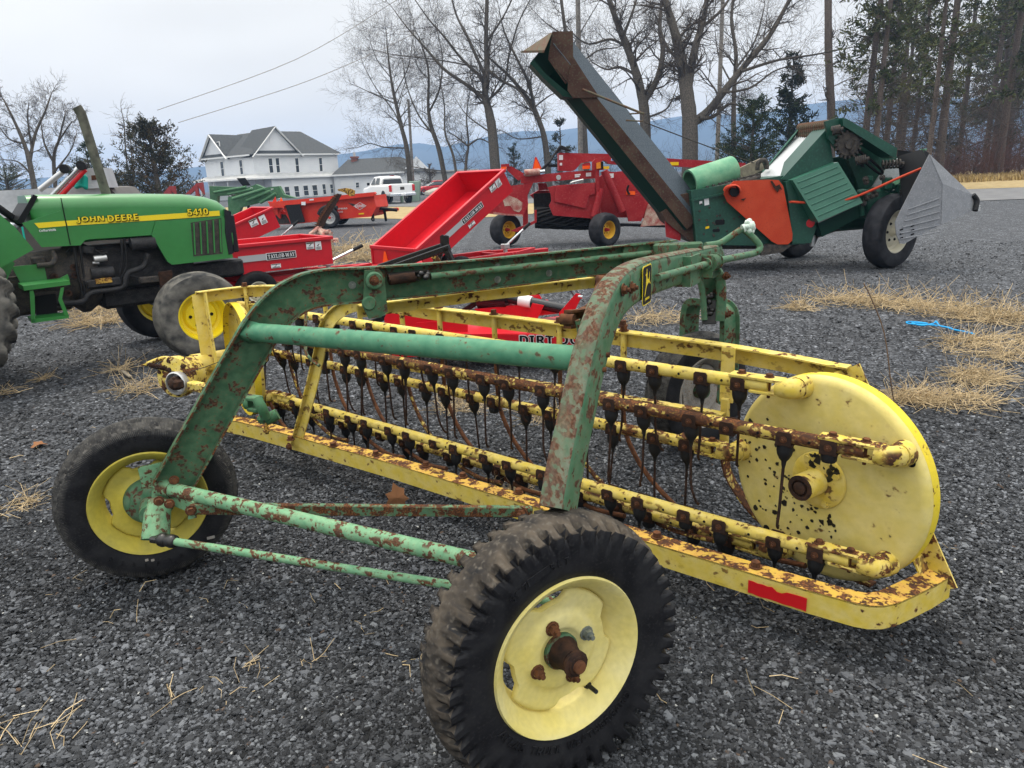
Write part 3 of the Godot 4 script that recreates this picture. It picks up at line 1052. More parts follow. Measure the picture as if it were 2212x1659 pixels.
func rake():
	var base := Vector3(-0.2, 0, -2.9)
	var t := thing("hay_rake", "old green and yellow hay rake with rusty tooth bars, nearest machine in the yard", "hay rake", base)
	var cr := Vector3(1.057, 0.442, -2.271)
	var cl := cr + BD * 3.55
	var b: B
	# ---- two reel discs
	for s in 2:
		var c := cr if s == 0 else cl
		var ax := DN if s == 0 else -DN
		b = B.new()
		b.lathe(c, ax, [[0.0, 0.0], [0.20, 0.0], [0.340, 0.0], [0.351, -0.0025], [0.361, -0.009], [0.367, -0.019], [0.369, -0.030]], 96)
		var disc := obj("reel_disc", b, "yellow_disc" if s == 0 else "yellow", t, base)
		b = B.new()
		b.lathe(c, ax, [[0.369, -0.028], [0.370, -0.066], [0.366, -0.068]], 96)
		obj("disc_lip", b, "yellow_lip", disc)
		b = B.new()
		b.lathe(c, ax, [[0.0, 0.022], [0.06, 0.022], [0.088, 0.020], [0.10, 0.012], [0.102, 0.002]], 40)
		for k in 4:
			var an := TAU * k / 4 + 0.5
			b.bolt(c + (DA * cos(an) + Vector3.UP * sin(an)) * 0.082 + ax * 0.016, ax, 0.012, 0.01, false)
		obj("hub_flange", b, "yellow", disc)
		b = B.new()
		b.lathe(c, ax, [[0.046, 0.02], [0.046, 0.105], [0.042, 0.11]], 28)
		obj("hub", b, "yellow", disc)
		b = B.new()
		b.lathe(c, ax, [[0.044, 0.108], [0.044, 0.114], [0.030, 0.114], [0.030, 0.104], [0.022, 0.104], [0.022, 0.116], [0.014, 0.122], [0.0, 0.122]], 24)
		obj("hub_end", b, "rust_dark", disc)
		for q in disc.get_children():
			(q as MeshInstance3D).position = -base
		if s == 0:
			for q in [[0.30, 0.16], [-0.20, -0.27]]:
				b = B.new()
				b.lathe(c + DA * q[0] + Vector3.UP * q[1] + ax * 0.0015, ax, [[0.0, 0.0005], [0.013, 0.0005], [0.014, 0.0]], 14)
				var ho := obj("bolt_hole", b, "black", disc)
				ho.position = -base
			# grease thrown from the hub and dried spatter
			b = B.new()
			for k in 130:
				var rr := rng.randf_range(0.10, 0.33) if k > 22 else rng.randf_range(0.055, 0.10)
				var an := rng.randf_range(0.4, 2.0) if k < 22 else rng.randf_range(2.5, 5.2)
				var sz := rng.randf_range(0.003, 0.010) * (1.5 if k < 22 else (1.3 if rng.randf() < 0.3 else 0.8))
				var o := c + (DA * cos(an) + Vector3.UP * sin(an)) * rr + ax * (0.022 if k < 22 else 0.0015)
				var poly := PackedVector2Array()
				for i in 7:
					poly.append(Vector2(cos(TAU * i / 7), sin(TAU * i / 7)) * sz * rng.randf_range(0.5, 1.3))
				b.prism(poly, o, DA, Vector3.UP, ax * 0.0015)
			var gm := obj("grease_spatter", b, "grease", disc)
			gm.position = -base
			stuff(gm)
	# ---- tooth bars with their spring teeth
	var pins: Array = [[106.0, "yellow"], [34.0, "rust_yellow"], [-38.0, "yellow"], [178.0, "yellow_rusty"], [-110.0, "yellow_rusty"]]
	# one tooth of each sort, drawn for a bar lying along BD; shared by all
	var clip := B.new()
	var plate := V2([-0.026, 0.010, -0.020, 0.017, 0.020, 0.017, 0.026, 0.010, 0.026, -0.028, -0.026, -0.028])
	clip.prism(plate, NEAR * 0.023 + Vector3(0, 0.002, 0), BD, Vector3.UP, NEAR * 0.005)
	clip.box(Vector3(0, -0.027, 0), BD * 0.027, Vector3.UP * 0.004, NEAR * 0.024)
	clip.prism(plate, NEAR * -0.028 + Vector3(0, 0.002, 0), BD, Vector3.UP, NEAR * 0.004)
	var clip_src := MeshInstance3D.new()
	clip_src.mesh = clip.mesh()
	clip_src.mesh.surface_set_material(0, M["rust_dark"])
	var cb := B.new()
	cb.bolt(NEAR * 0.028 + Vector3(0, -0.006, 0), NEAR, 0.0085, 0.009)
	var cb_src := MeshInstance3D.new()
	cb_src.mesh = cb.mesh()
	cb_src.mesh.surface_set_material(0, M["rust"])
	var boots: Array = []
	for k in 2:
		var bo := B.new()
		bo.lathe(Vector3(0, -0.026, 0), Vector3.DOWN, [[0.024, 0.0], [0.027, 0.008], [0.027, 0.026], [0.024, 0.040], [0.017, 0.054], [0.009, 0.064], [0.007, 0.078], [0.005, 0.088]] if k == 0 else [[0.023, 0.0], [0.026, 0.008], [0.025, 0.026], [0.021, 0.033], [0.0, 0.036]], 16)
		var bm := MeshInstance3D.new()
		bm.mesh = bo.mesh()
		bm.mesh.surface_set_material(0, M["rubber"])
		boots.append(bm)
	var wires: Array = []
	for k in 4:
		var wb := B.new()
		var q1: float = [0.0, 0.012, -0.01, 0.004][k]
		var q2: float = [0.006, 0.03, -0.03, 0.012][k]
		wb.tube(curve([Vector3(0, -0.095, 0), Vector3(0, -0.17, 0) + NEAR * 0.002 + BD * q1 * 0.3, Vector3(0, -0.26, 0) + NEAR * 0.004 + BD * q1 * 0.7, Vector3(0, -0.325, 0) + NEAR * (-0.004) + BD * q2 * 0.8, Vector3(0, -0.345, 0) - NEAR * 0.02 + BD * q2], 4), 0.0052, 6)
		var wm := MeshInstance3D.new()
		wm.mesh = wb.mesh()
		wm.mesh.surface_set_material(0, M["rust_dark"])
		wires.append(wm)
	for pi in pins.size():
		var an := deg_to_rad(pins[pi][0])
		var off := (DA * cos(an) + Vector3.UP * sin(an)) * 0.332
		var e0 := cr + off + DN * 0.052
		var e1 := cl + off - DN * 0.052
		b = B.new()
		var len0 := (e1 - e0).length()
		var dir := (e1 - e0).normalized()
		b.cyl(e0 + dir * 0.085, e1 - dir * 0.085, 0.0245, 18)
		var bar := obj("tooth_bar", b, pins[pi][1], t, base)
		# holes and spare bolts along the bar
		b = B.new()
		var hx := 0.25
		while hx < len0 - 0.2:
			b.lathe(e0 + dir * hx + NEAR * 0.0235, NEAR, [[0.0, 0.0018], [0.005, 0.0018], [0.006, -0.001]], 8)
			hx += 0.17
		var hl := obj("bolt_hole", b, "black", bar)
		hl.position = -base
		stuff(hl)
		# pivot castings at both ends
		for s in 2:
			var e := e0 if s == 0 else e1
			var d := dir if s == 0 else -dir
			var axn := DN if s == 0 else -DN
			b = B.new()
			b.tube(V3([e - axn * 0.055, e - axn * 0.02]), [0.042, 0.038], 18)
			b.tube(curve([e - axn * 0.025, e + axn * 0.004 + d * 0.012, e + d * 0.05], 5), 0.035, 14)
			b.bar(e + d * 0.03 + Vector3(0, 0.024, 0), e + d * 0.225 + Vector3(0, 0.024, 0), 0.052, 0.014, Vector3.UP, 0.004)
			b.bar(e + d * 0.03 - Vector3(0, 0.024, 0), e + d * 0.15 - Vector3(0, 0.024, 0), 0.050, 0.012, Vector3.UP, 0.004)
			var cast := obj("pivot_casting", b, "yellow_rusty" if pi != 0 else "yellow", bar)
			cast.position = -base
			for q in [0.085, 0.185]:
				b = B.new()
				b.bolt(e + d * q + Vector3(0, 0.031, 0), Vector3.UP, 0.012, 0.012, false)
				b.cyl(e + d * q + Vector3(0, 0.03, 0), e + d * q - Vector3(0, 0.045, 0), 0.006, 8)
				var cbm := obj("pivot_bolt", b, "rust", bar)
				cbm.position = -base
		# teeth come in pairs
		var x := 0.19
		var k := 0
		while x < len0 - 0.16:
			var o := e0 + dir * x - base
			# rakes swing their teeth: a little play in each
			var play := Basis(dir, rng.randf_range(-0.10, 0.10))
			var xf := Transform3D(play, o)
			var broken := rng.randf() < 0.13
			var gone := rng.randf() < 0.05
			again(clip_src, bar, "tooth_clip", xf)
			again(cb_src, bar, "clip_bolt", xf)
			if not gone:
				again(boots[1 if broken else 0], bar, "rubber_boot", xf)
				if not broken:
					again(wires[(k * 7 + pi) % 4], bar, "spring_tooth", xf)
			x += 0.142 if k % 2 == 0 else 0.200
			k += 1
	# ---- lower channel with its bent ends
	var hy := 0.205
	var pts: Array = []
	for q in [[493, 895], [496, 903], [510, 910], [540, 917], [640, 944], [828, 996], [1166, 1098], [1400, 1171], [1512, 1205], [1740, 1274], [1850, 1304], [1880, 1309], [1910, 1309], [1940, 1303], [1980, 1285], [2021, 1265], [2057, 1243]]:
		pts.append(gp(q[0], q[1], hy))
	pts[0] = pts[2] + DN * 0.05 - DA * 0.12
	pts[1] = pts[2] + DN * 0.02 - DA * 0.03
	pts.insert(0, pts[0] - DA * 0.22 - DN * 0.02)
	var path := PackedVector3Array(pts)
	b = B.new()
	# from the outer top edge: web down, flange inwards
	var inward := 1.0 if path[8].direction_to(path[9]).cross(Vector3.UP).dot(NEAR) < 0 else -1.0
	var web := V2([0, 0, 0, -0.082, 0.006 * inward, -0.082, 0.006 * inward, -0.0062, 0.012 * inward, -0.0062, 0.012 * inward, 0])
	b.sweep(path, web, Vector3.UP, null, 0.99)
	b.sweep(path, V2([0.006 * inward, -0.082, 0.070 * inward, -0.082, 0.070 * inward, -0.076, 0.006 * inward, -0.076]), Vector3.UP, null, 0.99)
	var chan := obj("lower_channel", b, "yellow", t, base)
	b = B.new()
	b.sweep(path, V2([0.0, 0.001, 0.072 * inward, 0.001, 0.072 * inward, -0.0055, 0.0, -0.0055]), Vector3.UP, null, 0.99)
	var topf := obj("top_flange", b, "rust_top", chan)
	topf.position = -base
	b = B.new()
	for q in [[628, 950, 0.0], [720, 964, 0.0], [1419, 1160, 0.0], [1632, 1224, 0.0], [920, 1006, 0.0], [1000, 1030, 0.0], [1120, 1065, 0.0], [812, 982, 0.0], [560, 906, 0.0]]:
		var o := gp(q[0], q[1], hy + 0.003)
		b.bolt(o, Vector3.UP, 0.015, 0.020, false)
	var cbo := obj("channel_bolt", b, "rust", chan)
	cbo.position = -base
	# red reflector tape on the web
	var rp := PackedVector3Array()
	for q in [[1616, 1249], [1744, 1290]]:
		rp.append(gp(q[0], q[1], hy - 0.02))
	b = B.new()
	var outw := NEAR
	var wv := (rp[1] - rp[0])
	var pa := vp(1617, 1252, path[8] + NEAR * 0.0015, NEAR)
	var pb := vp(1744, 1287, path[8] + NEAR * 0.0015, NEAR)
	var ex := (pb - pa).normalized()
	var ln := (pb - pa).length()
	var poly := PackedVector2Array()
	for k in 13:
		poly.append(Vector2(ln * k / 12.0, -rng.randf_range(0.0, 0.004) - (0.011 if k == 6 or k == 7 else 0.0)))
	for k in 13:
		poly.append(Vector2(ln * (12 - k) / 12.0, -0.047 - rng.randf_range(0.0, 0.003)))
	var exh := Vector3(ex.x, 0, ex.z).normalized()
	b.prism(poly, pa, exh, Vector3.UP + exh * 0.0, NEAR * 0.0015)
	var refl := obj("reflector_tape", b, "reflector_red", chan)
	refl.position = -base
	# ---- end uprights, top bar, mid rail
	var up_r0: Vector3 = path[path.size() - 1].lerp(path[path.size() - 2], 0.5)
	var up_r1 := vp(1828, 795, cr - DN * 0.15, DN)
	b = B.new()
	b.sweep(V3([up_r0 + Vector3(0, -0.04, 0), up_r1]), V2([-0.035, -0.03, 0.035, -0.03, 0.035, -0.024, -0.029, -0.024, -0.029, 0.03, -0.035, 0.03]), DN)
	var hubp := cr - DN * 0.13
	b.cyl(hubp - DN * 0.05, cr - DN * 0.03, 0.05, 16)
	b.bar(hubp, up_r0.lerp(up_r1, 0.36), 0.06, 0.012, DN)
	obj("end_upright", b, "yellow_rusty", t, base)
	b = B.new()
	var tl := vp(431, 631, cl + DN * 0.24, DN)
	var bl := path[0]
	b.sweep(V3([bl + Vector3(0, -0.05, 0), tl + Vector3(0, -0.01, 0)]), V2([-0.055, -0.03, 0.055, -0.03, 0.055, -0.022, -0.047, -0.022, -0.047, 0.04, -0.055, 0.04]), DN)
	obj("end_upright", b, "yellow", t, base)
	# top bar: angle iron, flange towards the reel
	var th := (tl.y + up_r1.y) / 2
	var tp: Array = [tl]
	for q in [[520, 620], [600, 618], [690, 628]]:
		tp.append(gp(q[0], q[1], tl.y - 0.005))
	for q in [[900, 662], [1000, 674], [1200, 699], [1330, 716], [1500, 738], [1620, 757], [1720, 775], [1790, 789]]:
		tp.append(gp(q[0], q[1], lerpf(0.86, up_r1.y, clampf((q[0] - 900) / 900.0, 0, 1))))
	tp.append(up_r1 + DA * 0.0)
	var tpath := PackedVector3Array(tp)
	tpath = curve(tp, 2)
	b = B.new()
	var inw := 1.0 if tpath[10].direction_to(tpath[11]).cross(Vector3.UP).dot(NEAR) < 0 else -1.0
	b.sweep(tpath, V2([0.0, 0.0, 0.055 * inw, 0.0, 0.055 * inw, -0.075, 0.049 * inw, -0.075, 0.049 * inw, -0.006, 0.0, -0.006]), Vector3.UP, null, 0.99)
	var topbar := obj("top_bar", b, "yellow", t, base)
	# strippers: rods from the top bar down behind the reel and forward under it to the lower channel
	var bolts := B.new()
	var n_str := 9
	for k in n_str:
		var px: float = [1343, 1195, 1063, 941, 853, 770, 690, 597, 519][k]
		var best := tpath[0]
		var bd := 1e9
		for i in tpath.size() - 1:
			for s in 8:
				var q := tpath[i].lerp(tpath[i + 1], s / 8.0)
				var d := q - EYE
				var sx := 1106.0 + FOCAL * d.dot(cam_r) / d.dot(cam_f)
				if absf(sx - px) < bd:
					bd = absf(sx - px)
					best = q
		best -= NEAR * 0.028
		bolts.bolt(best, Vector3.UP, 0.016, 0.024, false)
		var p0 := best + Vector3(0, -0.006, 0)
		b = B.new()
		b.cyl(p0, p0 + Vector3(0, -0.21, 0), 0.014, 10)
		obj("stripper_sleeve", b, "yellow", t, base)
		b = B.new()
		b.tube(curve([p0 + Vector3(0, -0.2, 0), Vector3(p0.x, 0.46, p0.z), Vector3(p0.x, 0.34, p0.z) + DA * 0.03, Vector3(p0.x, 0.20, p0.z) + DA * 0.17, Vector3(p0.x, 0.10, p0.z) + DA * 0.42, Vector3(p0.x, 0.085, p0.z) + DA * 0.72, Vector3(p0.x, 0.13, p0.z) + DA * 0.95], 6), 0.0105, 8)
		obj("stripper_rod", b, "rust" if k % 3 != 1 else "rust_yellow", t, base)
	bolts.bolt(gp(1345, 704, 0.865), Vector3.UP, 0.016, 0.024, false)
	var tb := obj("top_bar_bolt", bolts, "rust", topbar)
	tb.position = -base
	# flat end strap near the right disc
	b = B.new()
	var s0 := vp(1574, 750, tpath[tpath.size() - 7] + NEAR * 0.006, NEAR)
	b.bar(s0, Vector3(s0.x, 0.60, s0.z), 0.055, 0.008, NEAR, 0.002)
	b.bar(Vector3(s0.x, 0.62, s0.z) + NEAR * 0.01, Vector3(s0.x, 0.36, s0.z), 0.034, 0.02, NEAR, 0.004)
	obj("end_strap", b, "yellow", t, base)
	b = B.new()
	b.sweep(curve([Vector3(s0.x, 0.38, s0.z), Vector3(s0.x, 0.28, s0.z) + DA * 0.04, Vector3(s0.x, 0.17, s0.z) + DA * 0.18, Vector3(s0.x, 0.10, s0.z) + DA * 0.42, Vector3(s0.x, 0.10, s0.z) + DA * 0.66], 6), V2([-0.022, -0.004, 0.022, -0.004, 0.022, 0.004, -0.022, 0.004]), DA)
	obj("end_strap_lower", b, "rust_yellow", t, base)
	# mid rail clipped to the strippers
	b = B.new()
	var mp: Array = []
	for q in [[835, 775], [1000, 800], [1200, 831], [1350, 856], [1480, 878], [1566, 893]]:
		mp.append(vp(q[0], q[1], Vector3(0.46, 0, -2.98) - NEAR * 0.0, NEAR))
	b.sweep(PackedVector3Array(mp), V2([0, 0, 0.006, 0, 0.006, -0.05, 0.0, -0.05]), Vector3.UP)
	b.sweep(PackedVector3Array(mp), V2([0.006 * inw, 0.0, 0.040 * -inw, 0, 0.040 * -inw, 0.005, 0.006 * inw, 0.005]), Vector3.UP)
	obj("mid_rail", b, "yellow_rusty", t, base)
	# ---- arched strut and the carrying bar over the reel
	b = B.new()
	var ap: Array = [vp(637, 968, path[5] + NEAR * 0.003, NEAR), vp(664, 870, path[5] + NEAR * -0.01, NEAR), vp(688, 770, path[5] + NEAR * -0.03, NEAR), gp(700, 716, 0.86), gp(720, 682, 0.935), gp(748, 664, 0.972), gp(780, 656, 0.985)]
	b.sweep(curve(ap, 4), V2([-0.03, -0.014, 0.03, -0.014, 0.03, -0.008, -0.024, -0.008, -0.024, 0.014, -0.03, 0.014]), NEAR)
	obj("arched_strut", b, "yellow", t, base)
	b = B.new()
	b.bolt(ap[0] + NEAR * 0.03 + Vector3(0, 0.02, 0), NEAR, 0.015, 0.015, false)
	obj("strut_bolt", b, "rust", t, base)
	b = B.new()
	b.sweep(V3([gp(770, 657, 0.985), gp(1060, 620, 0.985), gp(1340, 590, 0.985)]), V2([0, 0, 0.05, 0, 0.05, -0.006, 0.006, -0.006, 0.006, -0.062, 0, -0.062]), Vector3.UP)
	obj("carrying_bar", b, "yellow", t, base)
	b = B.new()
	var rp0 := gp(1275, 592, 1.0)
	var rp1 := gp(1400, 578, 1.0)
	b.bar(rp0, rp1, 0.16, 0.008, Vector3.UP, 0.002)
	obj("rusty_plate", b, "rust", t, base)
	b = B.new()
	for q in [[1293, 586], [1330, 583], [1360, 588]]:
		b.bolt(gp(q[0], q[1], 1.004), Vector3.UP, 0.014, 0.016, false)
	b.bolt(gp(875, 639, 0.99), Vector3.UP, 0.014, 0.016, false)
	obj("plate_bolt", b, "rust_dark", t, base)
	b = B.new()
	for q in [rp0.lerp(rp1, 0.75)]:
		b.bar(q, q + Vector3(0, 0.13, 0), 0.10, 0.02, NEAR, 0.003)
		b.cyl(q + Vector3(0, 0.07, 0) + NEAR * 0.05, q + Vector3(0, 0.07, 0) - NEAR * 0.05, 0.03, 14)
	obj("pivot_bracket", b, "green_dark", t, base)
	rake_frame(t, base)
	rake_wheels(t, base)
	rake_gearbox(t, base, cl)

func rake_frame(t: Node3D, base: Vector3):
	var b: B
	# arm planes
	var a0 := Vector3(-1.38, 0, -2.62)
	var a1 := Vector3(0.85, 0, -3.64)
	var n1 := (a1 - a0).normalized().cross(Vector3.UP).normalized()
	if n1.z < 0:
		n1 = -n1
	a0 += n1 * 0.07
	var c0 := Vector3(0.12, 0, -1.68)
	var c1 := Vector3(0.97, 0, -3.40)
	var n2 := (c1 - c0).normalized().cross(Vector3.UP).normalized()
	if n2.x > 0:
		n2 = -n2
	n2 = -n2 if n2.dot(-c0) < 0 else n2
	# front arm: channel open towards the near side
	var pl: Array = []
	for q in [[368, 1052], [450, 906], [520, 782], [556, 720], [588, 676], [624, 645], [664, 626], [716, 617], [800, 612], [1000, 595], [1200, 573], [1400, 551], [1452, 545]]:
		pl.append(vp(q[0], q[1], a0, n1))
	var pth := curve(pl, 3)
	var sc: Array = []
	for k in pth.size():
		var u := float(k) / (pth.size() - 1)
		sc.append(lerpf(1.0, 0.86, smoothstep(0.55, 1.0, u)))
	b = B.new()
	var upn := n1
	# side = t x n1; channel profile: web behind, lips forward
	var cp := V2([-0.072, 0.048, -0.066, 0.048, -0.066, 0.006, 0.066, 0.006, 0.066, 0.048, 0.072, 0.048, 0.072, -0.001, 0.068, -0.004, -0.068, -0.004, -0.072, -0.001])
	b.sweep(pth, cp, upn, sc)
	var arm := obj("front_arm", b, "green_dark", t, base)
	# rusty edges of its two lips
	b = B.new()
	for s in [-1.0, 1.0]:
		b.sweep(pth, V2([s * 0.0655, 0.0478, s * 0.0725, 0.0478, s * 0.0725, 0.0495, s * 0.0655, 0.0495]), upn, sc)
	var le := obj("lip_edge", b, "rust_green", arm)
	le.position = -base
	# turned end and tie plate between the arms
	b = B.new()
	b.prism(rrect(0.30, 0.10, 0.03), vp(1400, 545, a0 + n1 * 0.02, n1), (a1 - a0).normalized(), Vector3.UP, n1 * 0.008)
	obj("splice_plate", b, "green_dark", t, base)
	b = B.new()
	b.bar(vp(1420, 548, a0, n1), vp(1500, 548, c0, n2), 0.09, 0.10, Vector3.UP, 0.01)
	obj("arm_tie", b, "green_dark", t, base)
	# bolts along the front arm
	b = B.new()
	for q in [[761, 616], [1075, 577], [1075, 604], [1186, 566], [1186, 590]]:
		b.bolt(vp(q[0], q[1], a0 + n1 * 0.006, n1), n1, 0.011, 0.010)
	obj("arm_bolt", b, "steel_bolt", t, base)
	# hanger bracket with rod, spring and greasy block
	b = B.new()
	var hb := V2([-0.028, 0.085, 0.03, 0.085, 0.05, 0.06, 0.05, -0.09, 0.02, -0.11, -0.03, -0.11, -0.05, -0.06])
	b.prism(hb, vp(806, 628, a0 + n1 * 0.052, n1), (a1 - a0).normalized(), Vector3.UP, n1 * 0.010)
	obj("hanger_bracket", b, "green_dark", t, base)
	b = B.new()
	b.lathe(vp(808, 606, a0 + n1 * 0.062, n1), n1, [[0.0, 0.014], [0.030, 0.014], [0.036, 0.008], [0.036, 0.0]], 20)
	b.lathe(vp(797, 655, a0 + n1 * 0.062, n1), n1, [[0.0, 0.010], [0.024, 0.010], [0.030, 0.0]], 20)
	obj("hanger_washer", b, "green_worn", t, base)
	b = B.new()
	b.bolt(vp(808, 606, a0 + n1 * 0.076, n1), n1, 0.014, 0.014)
	obj("hanger_bolt", b, "rust", t, base)
	var r0 := vp(930, 597, a0 + n1 * 0.045, n1)
	var r1 := vp(1432, 544, a0 + n1 * 0.045, n1)
	b = B.new()
	b.cyl(r0, r1, 0.0145, 14)
	obj("lift_rod", b, "green_worn", t, base)
	b = B.new()
	b.tube(V3([r1 - (r1 - r0).normalized() * 0.02, r1 + (r1 - r0).normalized() * 0.01]), 0.026, 14)
	obj("rod_collar", b, "green_dark", t, base)
	b = B.new()
	var s0 := vp(840, 604, a0 + n1 * 0.05, n1)
	var s1 := vp(895, 597, a0 + n1 * 0.05, n1)
	helix(b, s0, s1, 0.020, 22, 0.0042)
	obj("rod_spring", b, "rust_dark", t, base)
	b = B.new()
	b.cyl(s0, s1, 0.012, 10)
	b.bar(vp(838, 592, a0 + n1 * 0.045, n1), vp(920, 584, a0 + n1 * 0.045, n1), 0.03, 0.006, Vector3.UP)
	var gb := vp(914, 594, a0 + n1 * 0.05, n1)
	for k in 14:
		b.ball(gb + Vector3(rng.randf_range(-0.035, 0.03), rng.randf_range(-0.015, 0.018), rng.randf_range(-0.02, 0.02)), Vector3(0.014, 0.012, 0.014), 8)
	obj("grease_block", b, "grease", t, base)
	# rear arm: pressed box section
	pl = []
	for q in [[1206, 1100], [1222, 1010], [1248, 890], [1272, 780], [1294, 706], [1318, 652], [1350, 619], [1394, 598], [1450, 582], [1500, 568], [1545, 556]]:
		pl.append(vp(q[0], q[1], c0, n2))
	pth = curve(pl, 3)
	sc = []
	for k in pth.size():
		sc.append(lerpf(0.95, 0.90, float(k) / (pth.size() - 1)))
	b = B.new()
	b.sweep(pth, rrect(0.138, 0.072, 0.024, 4), n2, sc, 0.5)
	obj("rear_arm", b, "green_worn", t, base)
	# dust and rust lying on its upper side
	b = B.new()
	var os := 1.0 if (pth[pth.size() - 1] - pth[pth.size() - 2]).cross(n2).y > 0 else -1.0
	var wear := V2([os * 0.062, 0.0325, os * 0.0675, 0.026, os * 0.0698, 0.015, os * 0.0698, -0.015, os * 0.0675, -0.026, os * 0.062, -0.0325])
	b.sweep(pth, wear, n2, sc, 0.3, true)
	obj("dusty_upper_side", b, "green_dusty", t, base)
	b = B.new()
	b.ball(pth[pth.size() - 1], Vector3(0.045, 0.058, 0.045), 16)
	obj("arm_end_cap", b, "green_worn", t, base)
	# slot with the crank rod, deer badge, bolts
	b = B.new()
	var sx := (c1 - c0).normalized()
	b.prism(V2([-0.055, -0.022, 0.062, 0.004, 0.068, 0.014, 0.0, 0.012, -0.05, -0.006]), vp(1448, 592, c0 + n2 * 0.0385, n2), sx, Vector3.UP, n2 * 0.002)
	obj("rod_slot", b, "black", t, base)
	badge(t, base, vp(1397, 615, c0 + n2 * 0.0395, n2), n2)
	b = B.new()
	for q in [[1346, 626], [1364, 621]]:
		b.bolt(vp(q[0], q[1], c0 + n2 * 0.037, n2), n2, 0.013, 0.012)
	obj("arm_bolt", b, "rust", t, base)
	b = B.new()
	for q in [[1296, 769], [1288, 801]]:
		var o := vp(q[0] - 8, q[1], c0 + n2 * 0.01, n2)
		b.bolt(o + sx * 0.01 + Vector3(0, 0, 0), (sx * 0.3 - n2 * -0.2 + Vector3(0.9, 0, 0.3)).normalized(), 0.015, 0.02)
	obj("arm_bolt", b, "rust", t, base)
	# crank: plate, rod, spring, handle
	var z := 3.34
	var cp0 := c0 + n2 * 0.055
	b = B.new()
	var pk := vp(1500, 582, cp0, n2)
	b.prism(V2([-0.10, 0.062, 0.085, 0.055, 0.10, 0.03, 0.095, -0.05, 0.07, -0.062, -0.10, -0.055]), pk, sx, Vector3.UP, n2 * 0.008)
	b.box(pk - sx * 0.104 - n2 * 0.02 + Vector3(0, 0.004, 0), sx * 0.004, Vector3(0, 0.058, 0), n2 * 0.028)
	b.box(pk + sx * 0.10 + n2 * 0.025, sx * 0.004, Vector3(0, 0.045, 0), n2 * 0.028)
	obj("crank_plate", b, "green_worn", t, base)
	var k0 := vp(1420, 600, c0 + n2 * 0.045, n2)
	var k1 := pk + sx * 0.10 + n2 * 0.03 + Vector3(0, 0.01, 0)
	var kd := (k1 - k0).normalized()
	var k2 := k1 + kd * 0.16
	b = B.new()
	b.cyl(k0, k1, 0.0135, 14)
	b.tube(V3([k1 - kd * 0.03, k1 - kd * 0.01]), 0.024, 14)
	obj("crank_rod", b, "green_worn", t, base)
	b = B.new()
	helix(b, k1 + kd * 0.015, k1 + kd * 0.12, 0.028, 6, 0.007)
	b.lathe(k1 + kd * 0.005, kd, [[0.0, 0.0], [0.038, 0.0], [0.038, 0.008], [0.0, 0.008]], 18)
	b.lathe(k1 + kd * 0.125, kd, [[0.0, 0.0], [0.036, 0.0], [0.036, 0.008], [0.0, 0.008]], 18)
	obj("crank_spring", b, "green_dark", t, base)
	b = B.new()
	b.tube(curve([k1, k2, dp(1622, 549, z + 0.05), dp(1637, 543, z + 0.08), dp(1642, 533, z + 0.09), dp(1632, 518, z + 0.09), dp(1612, 500, z + 0.09), dp(1604, 494, z + 0.09)], 5), 0.0155, 12)
	obj("crank_handle", b, "green_worn", t, base)
	b = B.new()
	b.tube(curve([dp(1524, 530, z + 0.05), dp(1552, 526, z + 0.07), dp(1572, 515, z + 0.09), dp(1600, 496, z + 0.09)], 5), 0.0155, 12)
	obj("crank_stay", b, "green_worn", t, base)
	b = B.new()
	var gk := dp(1620, 489, z + 0.09)
	var ga := (cam_f * -0.75 + Vector3(0.65, 0.1, 0.0)).normalized()
	b.tube(V3([dp(1604, 495, z + 0.09), gk]), 0.022, 12)
	var gf := b.ring_frame(ga)
	for q in 7:
		var d: Vector3 = gf[0] * cos(TAU * q / 7) + gf[1] * sin(TAU * q / 7)
		b.ball(gk + d * 0.026, Vector3(0.0145, 0.0145, 0.0145), 8)
	b.ball(gk, Vector3(0.027, 0.027, 0.027), 10)
	obj("crank_knob", b, "mint_handle", t, base)
	# rear leg: open channel curving down to the caster
	var lz := 3.52
	b = B.new()
	var rt := Vector3(0.96, 0, 0.28)
	var leg_n := Vector3(-0.28, 0, 0.96)
	for s in [[[1500, 560], [1508, 590], [1518, 630], [1522, 690], 0.030], [[1545, 585], [1555, 600], [1558, 640], [1556, 692], 0.050]]:
		var lp: Array = []
		for k in 4:
			lp.append(dp(s[k][0], s[k][1], lz + k * 0.02))
		b.sweep(curve(lp, 5), rrect(s[4], 0.10, 0.012, 3), leg_n, null, 0.5)
	var w0 := dp(1532, 565, lz + 0.06)
	b.prism(V2([-0.075, 0.05, 0.06, 0.05, 0.06, -0.12, 0.045, -0.25, -0.03, -0.25, -0.04, -0.12]), w0, rt, Vector3.UP, leg_n * -0.012)
	obj("rear_leg", b, "green_worn", t, base)
	b = B.new()
	b.bar(dp(1532, 650, lz + 0.06), dp(1532, 700, lz + 0.06), 0.07, 0.05, leg_n)
	for k in 12:
		b.ball(dp(1532 + rng.randf_range(-10, 10), 640 + rng.randf_range(-12, 45), lz + 0.03), Vector3(0.018, 0.014, 0.012), 6)
	obj("leg_dirt", b, "grease", t, base)
	b = B.new()
	for q in [[1524, 594], [1568, 596]]:
		b.bolt(dp(q[0], q[1], lz - 0.05), Vector3(0.5, 0, 0.86).normalized(), 0.014, 0.016)
	for q in [[1567, 680], [1572, 676]]:
		b.bolt(dp(q[0], q[1], lz - 0.04), Vector3(0.9, 0, 0.4).normalized(), 0.014, 0.016)
	obj("leg_bolt", b, "rust", t, base)
	# caster arch over the far wheel
	var wc := Vector3(1.06, 0.33, -3.70)
	var wn := Vector3(sin(deg_to_rad(28.0)), 0, cos(deg_to_rad(28.0)))
	b = B.new()
	var ar: Array = []
